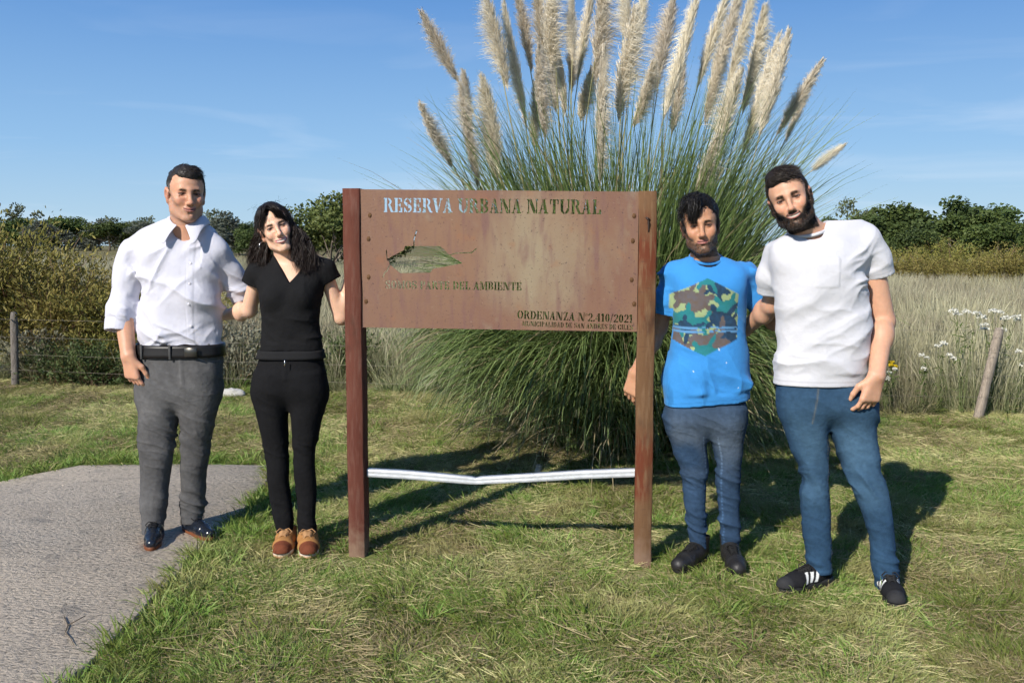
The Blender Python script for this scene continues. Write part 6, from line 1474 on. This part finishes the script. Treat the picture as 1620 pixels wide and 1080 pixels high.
jn_ = mk('trousers', V, [F], MAT_BLACKCLOTH, wom, c); tag(jn_, 'black skinny jeans')
wb = band(PEL, (-1.038, 4.27, 0.925)[2], (-1.037, 4.27, 0.964)[2], .004, 'waistband', M('black_waistband', (.009, .009, .010), .9, .1), jn_)
mb = MB(); zp = np.array((-1.039, 4.165, 0.914)); mb.tube([zp + [0, -.010, .016], zp + [.001, -.011, 0], zp + [0, -.011, -.014]], [.0022, .0026, .002], 6); mb.build('zip', MAT_METAL, jn_, True)
tag(shoe(wom, (-1.085, 4.295), 4, .275, 'tan', .014, 1.16), 'tan sneaker with white sole'); tag(shoe(wom, (-.982, 4.285), 12, .275, 'tan', .014, 1.16), 'tan sneaker with white sole, right in the photo')
# hair
rng = np.random.default_rng(9); HC = np.array([.011, .008, .007])
def fn(x, y, z):
    d = d_ell(x, y, z, (0, .018, .040), (.0840, .1030, .0900)); d = np.minimum(d, d_ell(x, y, z, (0, .045, -.02), (.078, .068, .085)))
    cut = np.where(y < -.010, (.050 - z) - sstep(.030, .060, np.abs(x - .004)) * .034 - sstep(0., .03, x) * .012, -1.); return np.maximum(d, cut)
cv, cf = hair_cap(H, fn); n_ = normals(cv, cf); cv = cv + n_ * ((fbm(cv * [1, .4, .5], 60, 3, 8) - .5) * .010)[:, None]
parts = [(H.w(cv), cf, HC)]
r_, nn_ = head_roots(H, cv, cf, rng, 3600, lambda p: p[:, 2] > .0)
parts.append(strands(H, r_, nn_ * .22 + np.stack([np.sign(r_[:, 0]) * .55, .15 + 0 * r_[:, 0], -.75 + 0 * r_[:, 0]], 1), .045, .0011, HC * 1.4, rng, m=5, droop=.3, jit=.14))
# long wavy locks falling in front of and behind the shoulders (world space so that they hang)
def lock(root, end, n, spread, wave, wid, seed, m=16):
    r = np.random.default_rng(seed); P = np.zeros((n, m, 3)); t = np.linspace(0, 1, m); a = r.normal(0, 1, (n, 3)) * [spread, spread * .7, spread * .3]; b = r.normal(0, 1, (n, 3)) * [spread * 1.5, spread, spread * 1.6]
    phs = r.uniform(0, 6.283, n); fr_ = r.uniform(2.2, 3.6, n)
    for k in range(m):
        tt = t[k]; c_ = np.array(root) * (1 - tt) + np.array(end) * tt; P[:, k] = c_ + a * (1 - tt) * .6 + b * tt; P[:, k, 2] += .035 * math.sin(math.pi * tt)
        w_ = wave * sstep(.15, .5, np.array(tt)); P[:, k, 0] += w_ * np.sin(fr_ * 6.283 * tt + phs); P[:, k, 1] += w_ * .8 * np.cos(fr_ * 6.283 * tt + phs)
    V, F = ribbons(P, (wid * r.uniform(.6, 1.4, n))[:, None] * np.interp(t, [0, .8, 1], [1, .8, .1])[None], None, r); return V, F, np.repeat(np.tile(HC * 1.5, (n, 1)) * r.uniform(.5, 1.9, (n, 1)) * np.array([1.1, .95, .85]), m * 2, axis=0)
lk = [((-.070, .040, .05), (-1.147, 4.24, 1.322)), ((-.074, .045, .03), (-1.193, 4.26, 1.322)), ((-.072, .05, .02), (-1.173, 4.26, 1.304)), ((-.060, .07, .0), (-1.147, 4.33, 1.308)), ((-.076, .045, .01), (-1.213, 4.28, 1.342)),
      ((.074, .0, .05), (-0.954, 4.19, 1.338)), ((.076, .02, .03), (-0.927, 4.2, 1.332)), ((.075, .04, .02), (-0.902, 4.23, 1.334)), ((.072, .05, .0), (-0.944, 4.24, 1.357)), ((.060, .07, .0), (-0.995, 4.36, 1.349)), ((.02, .10, .0), (-1.074, 4.4, 1.339)), ((.074, .01, .04), (-0.971, 4.19, 1.347)), ((.076, .03, .0), (-0.911, 4.22, 1.363))]
for i, (r0, e_) in enumerate(lk): parts.append(lock(H.w(r0), np.array(e_), 330, .0100, .0125, .0017, 60 + i, 12))
# fringe parted off-centre
for i, (x0, x1, z1) in enumerate(((-.012, -.060, .030), (-.020, -.068, .016), (.000, .024, .040), (.006, .040, .030), (.012, .056, .014))):
    n = 200; P = np.zeros((n, 7, 3)); r0 = np.stack([rng.normal(x0, .008, n), rng.normal(-.055, .008, n), rng.normal(.104, .006, n)], 1); r1 = np.stack([rng.normal(x1, .006, n), np.full(n, -.092 + .9 * (x1 ** 2) * 9), rng.normal(z1, .007, n)], 1)
    for k in range(7): t = k / 6; P[:, k] = r0 * (1 - t) + r1 * t + np.array([0, -.030, .010]) * math.sin(math.pi * t) * np.array([0, 1, 1])
    W = H.w(P.reshape(-1, 3)).reshape(P.shape); V, F = ribbons(W, np.full((n, 1), .0014) * np.array([[1, 1, 1, .9, .7, .5, .15]]), None, rng); parts.append((V, F, np.repeat(np.tile(HC * 1.3, (n, 1)) * rng.uniform(.6, 1.6, (n, 1)), 14, axis=0)))
parts.append(strands(H, np.stack([rng.normal(0, .04, 60), rng.normal(.0, .03, 60), np.full(60, .118)], 1), rng.normal(0, .5, (60, 3)) + [0, 0, .7], .035, .0007, HC, rng, m=6, droop=.35, curl=.2))
join_hair('hair', parts, wom)
for g in (-1, 1):
    mb = MB(); c0 = H.w((g * .082, .006, -.040)) ; th = np.linspace(0, 2 * np.pi, 29); R_ = .0205
    mb.tube([c0 + np.array([R_ * math.sin(a) * .75, R_ * math.sin(a) * .65, -R_ + R_ * math.cos(a)]) for a in th], .0013, 6, False); mb.build('hoop_earring', MAT_METAL, wom, True)

# ================================================================ man in the blue tee
H = Head((0.832, 4.08, 1.537), Rm(-9, 6, 1), 1.05, jaw=.92, smile=.35, nose=1.05, wx=.93)
TOR = [(0.732, 0.883, 4.1, 0.2, 0.116), (0.79, 0.881, 4.1, 0.198, 0.118), (0.877, 0.881, 4.1, 0.19, 0.115), (0.992, 0.882, 4.1, 0.179, 0.114), (1.106, 0.883, 4.1, 0.171, 0.116), (1.219, 0.879, 4.1, 0.169, 0.12), (1.29, 0.879, 4.1, 0.177, 0.115), (1.332, 0.88, 4.11, 0.182, 0.1), (1.36, 0.875, 4.115, 0.171, 0.08), (1.382, 0.867, 4.12, 0.137, 0.066), (1.402, 0.867, 4.12, 0.089, 0.055)]
PEL = [(0.575, 0.884, 4.1, 0.108, 0.045), (0.61, 0.882, 4.1, 0.158, 0.078), (0.651, 0.879, 4.1, 0.185, 0.106), (0.703, 0.88, 4.1, 0.186, 0.113), (0.767, 0.884, 4.1, 0.174, 0.1)]
LL = [(0.06, 0.858, 4.1, 0.048, 0.052), (0.114, 0.855, 4.1, 0.049, 0.055), (0.203, 0.847, 4.1, 0.055, 0.056), (0.292, 0.84, 4.1, 0.06, 0.058), (0.375, 0.834, 4.1, 0.065, 0.062), (0.44, 0.827, 4.1, 0.071, 0.066), (0.514, 0.811, 4.1, 0.082, 0.078), (0.587, 0.796, 4.1, 0.092, 0.094), (0.66, 0.791, 4.1, 0.098, 0.104), (0.718, 0.793, 4.1, 0.089, 0.098)]
LR = [(0.048, 1.006, 4.1, 0.048, 0.052), (0.114, 1.002, 4.1, 0.051, 0.055), (0.203, 0.996, 4.1, 0.054, 0.056), (0.292, 0.993, 4.1, 0.058, 0.058), (0.375, 0.991, 4.1, 0.061, 0.062), (0.44, 0.988, 4.1, 0.065, 0.066), (0.514, 0.982, 4.1, 0.075, 0.078), (0.587, 0.974, 4.1, 0.086, 0.094), (0.66, 0.968, 4.1, 0.096, 0.104), (0.718, 0.968, 4.1, 0.086, 0.098)]
aL = [(0.716, 4.13, 1.32), (0.673, 4.19, 1.075), (0.573, 4.2, 0.863)]; aR = [(1.06, 4.13, 1.32), (1.192, 4.16, 1.107), (1.307, 4.09, 1.121)]
sk = dict(base=(.47, .245, .145), paint_kw=dict(lips=(.38, .15, .13), beard=((.026, .019, .016), .80, .35, .012), brow=(.012, .009, .008), browt=1.1))
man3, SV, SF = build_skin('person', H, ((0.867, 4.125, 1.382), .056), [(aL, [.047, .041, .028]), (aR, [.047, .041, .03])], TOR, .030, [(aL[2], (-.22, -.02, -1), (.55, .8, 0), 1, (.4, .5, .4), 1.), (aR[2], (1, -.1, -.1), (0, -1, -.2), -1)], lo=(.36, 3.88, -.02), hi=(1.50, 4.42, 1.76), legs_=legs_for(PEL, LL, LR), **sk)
tag(man3, 'man in bright blue tee with camouflage hexagon print and blue jeans', 'person')
f = shirt_field(TOR, [([(0.722, 4.13, 1.32), (0.701, 4.15, 1.216), (0.682, 4.16, 1.095)], [.058, .060, .058]), ([(1.054, 4.13, 1.32), (1.108, 4.15, 1.228), (1.186, 4.16, 1.095)], [.058, .060, .058])])
f.opening((0.69, 4.16, 1.141), nrm(np.array([-.16, .1, -1])), .08, .035, .011, .16); f.opening((1.161, 4.155, 1.133), nrm(np.array([.52, .1, -.85])), .08, .035, .011, .16); f.opening((0.882, 4.1, 0.744), (.10, 0, -1), .26, .04, .011, .16)
f.cone((0.87, 4.13, 1.416), (0.865, 4.1, 1.377), .066, .062, .006, True)
V, F = f.mesh(2); N = normals(V, F) * f.free(V); x, y, z = V.T; V0 = V.copy()
arm = np.clip((np.abs(x - .87) - .185) / .02, 0, 1)
V = wrinkle(V, N, 0.034, (1, 0, .12), 55, 71, (1 - arm) * sstep(1.15, .85, z)); V = wrinkle(V, N, 0.027, (.5, 0, 1), 60, 73, (1 - arm) * .8); V = wrinkle(V, N, 0.034, (.3, .2, 1), 80, 75, arm); V = sway(V, .008, 6)
# printed hexagon: camouflage of overlapping sea-creature shapes, flat ink on the cloth
pz0 = np.array((0.846, 3.985, 1.138)); su = 1 / 0.003
pu = (x - pz0[0]) * su; pv_ = -(z - pz0[2]) * su          # photo-like units: one unit about 2.8 mm
hexm = np.minimum(np.minimum(49. - np.abs(pu), 57. - np.abs(pv_) - np.abs(pu) * .50), 99)
front = (y < 4.10) & (N[:, 1] < -.2)
c = np.tile(np.array([.040, .235, .58]), (len(V), 1))
ink = np.tile(np.array([.29, .36, .16]), (len(V), 1))
def turtle(cx_, cy_, a, s_, col_):
    ca, sa = math.cos(rad(a)), math.sin(rad(a)); X = ((pu - cx_) * ca + (pv_ - cy_) * sa) / s_; Y = (-(pu - cx_) * sa + (pv_ - cy_) * ca) / s_
    m = (X / 15) ** 2 + (Y / 9.5) ** 2 < 1; m |= ((X - 17) / 5.2) ** 2 + (Y / 4) ** 2 < 1
    for sx_, sy_, an, l in ((8, 9, 60, 12), (8, -9, -60, 12), (-11, 8, 125, 6), (-11, -8, -125, 6)):
        c2, s2 = math.cos(rad(an)), math.sin(rad(an)); p_, q_ = (X - sx_) * c2 + (Y - sy_) * s2, -(X - sx_) * s2 + (Y - sy_) * c2; m |= ((p_ - l * .5) / l) ** 2 + (q_ / 3.4) ** 2 < 1
    ink[m] = col_
NV, TL, BR = np.array([.018, .040, .070]), np.array([.020, .165, .165]), np.array([.115, .085, .065])
for a in ((-28, -30, -10, 1.0, BR), (14, -42, 20, 1.05, NV), (-40, 28, 100, .9, BR), (32, -14, 160, 1.05, TL), (-12, -20, -25, 1.15, BR), (-30, 0, 150, 1.0, TL), (-10, 8, 10, .9, TL), (22, 4, 15, 1.2, NV), (-26, 15, 40, .85, NV), (40, 10, 70, .8, NV), (-8, 36, 20, 1.1, BR), (22, 34, -30, 1.2, BR), (-2, 50, 0, 1., TL), (38, 28, 30, .7, NV), (0, -55, 0, .9, TL)): turtle(*a)
bandm = (pv_ > 14) & (pv_ < 25); ink[bandm & (np.sin(pv_ * 2.3) > .1) & ((pu < -12) | (noise(V0 * [1, 1, 3], 70, 8) > .5))] = [.10, .25, .46]
hw_ = sstep(-.6, .6, hexm) * front * (.90 + .1 * noise(V0, 90, 5)); c = c * (1 - hw_[:, None]) + ink * hw_[:, None]
sp = (noise(V0, 130, 17) > .955) & (z < 1.02) & front; c[sp] = [.62, .66, .70]
wr = sstep(.60, .72, fbm(V0 * [1, 1, .4], 26, 3, 6)) * sstep(.95, .80, z) * .55; c = c * (1 - wr[:, None] * .45)
c = hemline(f, V0, c); tee3 = mk('tee', V, [F], MAT_CLOTH, man3, c); tag(tee3, 'bright blue tee with a camouflage hexagon print')
def neck_rib(parent, H_c, rx, ry, tilt, minor, col_, mat, roll=0.):
    th = np.linspace(0, 2 * np.pi, 49); mb = MB(); mb.tube([np.array(H_c) + [rx * math.cos(a), ry * math.sin(a), tilt * math.sin(a) + roll * math.cos(a)] for a in th], minor, 8, False); V = np.vstack(mb.V); return mk('neck_rib', V, [np.vstack(mb.F[4])], mat, parent, np.tile([col_], (len(V), 1)))
neck_rib(tee3, (0.867, 4.112, 1.394), .070, .066, .026, .0075, (.036, .22, .54), MAT_CLOTH)
V, F, N, V0 = trousers(man3, 'trousers', PEL, LL, LR, hem_of(LL), hem_of(LR), None, None, 81, k=.014, fold=.0065, knee=.42)
x, y, z = V0.T; t = fbm(V0, 10, 3, 5); c = np.array([.026, .052, .098]) * (.75 + .55 * t)[:, None]
fade = np.clip(np.exp(-((z - .58) / .13) ** 2) * sstep(4.10, 4.03, y) * sstep(.36, .62, fbm(V0, 7, 2, 8) + .12), 0, 1); c = c * (1 - .42 * fade[:, None]) + np.array([.14, .165, .19]) * .42 * fade[:, None]
for zz_, leg in ((0, LL), (0, LR)):
    r = np.array(leg); inx = np.interp(z, r[:, 0], r[:, 1]) + (1 if leg is LL else -1) * np.interp(z, r[:, 0], r[:, 3]) * .62; s_ = np.exp(-((x - inx) / .0028) ** 2) * (y < 4.10) * (z < .60) * (np.sin(z * 900) > -.3); c *= (1 + 1.2 * s_)[:, None]
tag(mk('trousers', V, [F], MAT_DENIM, man3, c), 'worn blue jeans with dusty thighs')
tag(shoe(man3, (.856, 4.095), -38, .30, 'boot', .008), 'black lace-up work shoe turned outward'); tag(shoe(man3, (1.000, 4.085), -4, .30, 'boot', .008), 'black lace-up work shoe')
rng = np.random.default_rng(15); HC = np.array([.0085, .0075, .0075])
def fn(x, y, z):
    d = d_ell(x, y, z, (0, .018, .044), (.0830, .1010, .0920)); d = np.minimum(d, d_ell(x, y, z, (-.016, -.030, .088), (.060, .058, .048)))
    cut = np.where(y < .000, (.062 - z) - sstep(.000, -.040, x) * .026 - sstep(.050, .068, np.abs(x)) * .060, np.where(y < .03, -.012 - z, -.060 - z)); return np.maximum(d, cut)
cv, cf = hair_cap(H, fn); n_ = normals(cv, cf); cv = cv + n_ * ((fbm(cv, 48, 3, 14) - .45) * .020)[:, None]
r_, nn_ = head_roots(H, cv, cf, rng, 6500, lambda p: p[:, 2] > -.2)
parts = [(H.w(cv), cf, HC), strands(H, r_, nn_ * .28 + np.array([-.55, -.35, -.05]) + np.where(r_[:, 2:] < .03, np.array([[.3, .2, -1.2]]), np.array([[0, 0, 0]])), .026, .0011, HC * 1.6, rng, m=5, droop=.22, curl=.20, jit=.22)]
n = 700; P = np.zeros((n, 7, 3)); r0 = np.stack([rng.uniform(-.045, .010, n), rng.normal(-.068, .008, n), rng.normal(.100, .008, n)], 1); e0 = np.stack([r0[:, 0] * .9 - .014 + rng.normal(0, .006, n), rng.normal(-.094, .005, n), np.interp(r0[:, 0], [-.045, -.02, .01], [.022, .018, .050]) + rng.normal(0, .009, n)], 1)
for k in range(7): t = k / 6; P[:, k] = r0 * (1 - t) + e0 * t + np.array([0, -.020, .012]) * math.sin(math.pi * t) + rng.normal(0, .0012, (n, 3))
W = H.w(P.reshape(-1, 3)).reshape(P.shape); Vv, Ff = ribbons(W, np.full((n, 1), .0015) * np.array([[1, 1, 1, .9, .8, .6, .15]]), None, rng); parts.append((Vv, Ff, np.repeat(np.tile(HC * 1.3, (n, 1)) * rng.uniform(.6, 1.7, (n, 1)), 14, axis=0)))
join_hair('hair', parts, man3)
def beard_strands(man, SV, SF, H, L, n, colr, thr=.35, seed=3):
    rng = np.random.default_rng(seed); bm = H.beardmask; fi = np.nonzero(bm[SF].mean(1) > thr)[0]
    if len(fi) == 0: return
    k = rng.choice(fi, n); w = rng.dirichlet([1, 1, 1, 1], n); p = (SV[SF[k]] * w[..., None]).sum(1); N = normals(SV, SF)[SF[k][:, 0]]
    q = H.loc(p); dn = np.stack([np.sign(q[:, 0]) * .1, 0 * q[:, 0] - .15, 0 * q[:, 0] - .9], 1) @ H.R.T
    V, F, c = strands(H, p, N * .45 + dn, L, .0009, colr, rng, m=3, droop=.1, jit=.25, world=True); o = mk('beard', V, [F], MAT_HAIR, man, c); return o
beard_strands(man3, SV, SF, H, .005, 1500, HC * 1.6, .45)

# ================================================================ bearded man in the white tee
H = Head((1.14, 3.8, 1.638), Rm(-20, 21, -5), 1.05, jaw=1.03, smile=.95, teeth=.9, nose=1.05, wx=.96)
TOR = [(0.859, 1.294, 3.82, 0.2, 0.124), (0.916, 1.298, 3.82, 0.2, 0.125), (0.996, 1.305, 3.82, 0.196, 0.128), (1.103, 1.302, 3.82, 0.192, 0.13), (1.209, 1.288, 3.82, 0.189, 0.135), (1.314, 1.272, 3.82, 0.195, 0.135), (1.393, 1.276, 3.82, 0.216, 0.122), (1.445, 1.29, 3.83, 0.221, 0.105), (1.484, 1.313, 3.84, 0.2, 0.085), (1.513, 1.348, 3.845, 0.158, 0.07), (1.534, 1.367, 3.845, 0.117, 0.06), (1.552, 1.374, 3.845, 0.078, 0.05)]
PEL = [(0.678, 1.335, 3.82, 0.115, 0.048), (0.716, 1.337, 3.82, 0.181, 0.085), (0.76, 1.329, 3.82, 0.205, 0.118), (0.822, 1.312, 3.82, 0.202, 0.126), (0.884, 1.296, 3.82, 0.183, 0.115)]
LL = [(0.064, 1.312, 3.8, 0.062, 0.062), (0.114, 1.31, 3.8, 0.06, 0.062), (0.211, 1.304, 3.8, 0.064, 0.062), (0.322, 1.293, 3.8, 0.067, 0.066), (0.405, 1.284, 3.8, 0.068, 0.07), (0.458, 1.283, 3.805, 0.066, 0.072), (0.525, 1.274, 3.81, 0.071, 0.078), (0.605, 1.259, 3.82, 0.087, 0.09), (0.686, 1.243, 3.82, 0.098, 0.104), (0.76, 1.232, 3.82, 0.108, 0.114), (0.822, 1.226, 3.82, 0.101, 0.108)]
LR = [(0.019, 1.578, 3.72, 0.062, 0.062), (0.074, 1.571, 3.72, 0.058, 0.062), (0.152, 1.562, 3.73, 0.058, 0.062), (0.258, 1.544, 3.74, 0.062, 0.064), (0.364, 1.522, 3.75, 0.071, 0.07), (0.443, 1.495, 3.76, 0.077, 0.076), (0.52, 1.47, 3.775, 0.086, 0.082), (0.609, 1.452, 3.8, 0.097, 0.092), (0.686, 1.439, 3.82, 0.107, 0.106), (0.76, 1.426, 3.82, 0.112, 0.114), (0.822, 1.413, 3.82, 0.096, 0.108)]
aR = [(1.487, 3.85, 1.455), (1.568, 3.86, 1.131), (1.48, 3.685, 0.924)]; aL = [(1.131, 3.89, 1.381), (1.135, 4.0, 1.192), (1.076, 4.2, 1.068)]
sk = dict(base=(.57, .315, .205), paint_kw=dict(lips=(.42, .17, .15), beard=((.020, .014, .011), .95, .95, .000), brow=(.014, .010, .008), browt=1.5))
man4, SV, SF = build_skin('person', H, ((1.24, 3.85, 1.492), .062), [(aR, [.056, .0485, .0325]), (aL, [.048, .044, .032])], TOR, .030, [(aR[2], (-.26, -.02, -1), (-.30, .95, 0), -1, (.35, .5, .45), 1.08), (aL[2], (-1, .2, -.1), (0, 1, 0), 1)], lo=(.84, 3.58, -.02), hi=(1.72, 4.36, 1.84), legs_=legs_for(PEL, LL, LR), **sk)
tag(man4, 'bearded man in plain white pocket tee and blue jeans', 'person')
f = shirt_field(TOR, [([(1.468, 3.85, 1.458), (1.512, 3.86, 1.387), (1.554, 3.87, 1.291)], [.068, .070, .068]), ([(1.114, 3.9, 1.407), (1.106, 3.92, 1.321), (1.11, 3.96, 1.216)], [.057, .055, .053])], grow=-.006)
f.opening((1.542, 3.87, 1.323), nrm(np.array([.28, .1, -1])), .09, .035, .011, .16); f.opening((1.109, 3.95, 1.25), nrm(np.array([.15, .35, -1])), .08, .03, .011, .16); f.opening((1.294, 3.82, 0.87), (.0, 0, -1), .26, .04, .011, .16)
f.cone((1.231, 3.86, 1.545), (1.228, 3.83, 1.487), .074, .068, .006, True)
V, F = f.mesh(2); N = normals(V, F) * f.free(V); x, y, z = V.T; V0 = V.copy(); arm = sstep(1.475, 1.50, x) * (z > 1.2)
V = wrinkle(V, N, .024, (.12, 0, 1), 75, 91, sstep(1.15, .95, z)); V = wrinkle(V, N, .022, (.75, 0, -1), 60, 93, sstep(1.36, 1.15, z) * .8); V = sway(V, .007, 8); V = wrinkle(V, N, 0.044, (-.8, 0, 1), 95, 95, np.exp(-(((x - 1.44) / .07) ** 2 + ((z - 1.33) / .12) ** 2))); V = wrinkle(V, N, .012, (.6, 0, 1), 70, 97, .6)
c = np.tile(np.array([.55, .55, .585]), (len(V), 1))
pk = np.array((1.267, 3.69, 1.344)); pu, pw = np.abs(x - pk[0]), z - pk[2]; inp = np.maximum(pu - .052, np.abs(pw) - .062); fr = (y < 3.80)
V = V + N * (sstep(.001, -.003, inp) * fr * .0022)[:, None]; c *= (1 - .10 * np.exp(-(inp / .0022) ** 2) * fr)[:, None]
c = hemline(f, V0, c); tee4 = mk('tee', V, [F], MAT_CLOTH, man4, c); tag(tee4, 'plain white tee with a chest pocket')
neck_rib(tee4, (1.231, 3.842, 1.513), .078, .072, .022, .0075, (.55, .55, .585), MAT_CLOTH, .018)
V, F, N, V0 = trousers(man4, 'trousers', PEL, LL, LR, hem_of(LL), hem_of(LR), None, None, 101, k=.016, fold=.0065, knee=.48)
x, y, z = V0.T; t = fbm(V0, 10, 3, 7); c = np.array([.024, .057, .106]) * (.78 + .5 * t)[:, None]
fade = np.clip(np.exp(-((z - .62) / .15) ** 2) * sstep(3.80, 3.72, y), 0, 1) * .5 + .25 * np.exp(-((z - .42) / .06) ** 2) * (y < 3.78); c = c * (1 - fade[:, None]) + np.array([.075, .145, .215]) * fade[:, None]
r = np.array(LL); inx = np.interp(z, r[:, 0], r[:, 1]) + np.interp(z, r[:, 0], r[:, 3]) * .70; s_ = np.exp(-((x - inx) / .003) ** 2) * (y < 3.80) * (z < .66) * (np.sin(z * 900) > -.3) * (x < 1.42); c = c * (1 - .6 * s_[:, None]) + np.array([.22, .20, .13]) * .6 * s_[:, None]
for leg in (LL, LR):
    hz_ = leg[0][0]; m_ = np.abs(x - leg[0][1]) < .10; c *= (1 + .45 * np.exp(-((z - hz_ - .018) / .006) ** 2) * m_)[:, None]; V = V - N * (np.exp(-((z - hz_ - .026) / .003) ** 2) * m_ * .002)[:, None]
flx = (1.241, 3.7, 0.802)[0]; s_ = np.exp(-((x - flx - (z - .76) * .15) / .0035) ** 2) * (z > .72) * (y < 3.80); c = c * (1 - .35 * s_[:, None]) + np.array([.20, .17, .10]) * .35 * s_[:, None]
tag(mk('trousers', V, [F], MAT_DENIM, man4, c), 'mid blue jeans with turned hems')
tag(shoe(man4, (1.308, 3.80), -62, .30, 'sport', .008), 'black sneaker with three white side stripes, turned sideways'); tag(shoe(man4, (1.577, 3.735), -12, .30, 'sport', .008), 'black sneaker with white side stripes, pointing forward')
rng = np.random.default_rng(25); HC = np.array([.014, .010, .008])
def fn(x, y, z):
    d = d_ell(x, y, z, (0, .017, .042), (.0810, .1000, .0890)); d = np.minimum(d, d_ell(x, y, z, (-.006, -.034, .086), (.062, .054, .046)))
    cut = np.where(y < .002, (.060 - z) - sstep(.052, .068, np.abs(x)) * .075, np.where(y < .03, -.016 - z, -.056 - z)); return np.maximum(d, cut)
cv, cf = hair_cap(H, fn); n_ = normals(cv, cf); cv = cv + n_ * ((fbm(cv * [.5, 1, 1], 50, 3, 24) - .48) * .013)[:, None]
r_, nn_ = head_roots(H, cv, cf, rng, 6500, lambda p: p[:, 2] > -.2)
sd = np.abs(r_[:, :1]) > .062
join_hair('hair', [(H.w(cv), cf, HC), strands(H, r_, np.where(sd, nn_ * .12 + np.array([[0, .35, -1.]]), nn_ * .18 + np.array([[.85, -.15, .1]])), .020, .0011, HC * 1.7, rng, m=4, droop=.16, jit=.14)], man4)
beard_strands(man4, SV, SF, H, .0075, 9000, HC * 1.5, .30)
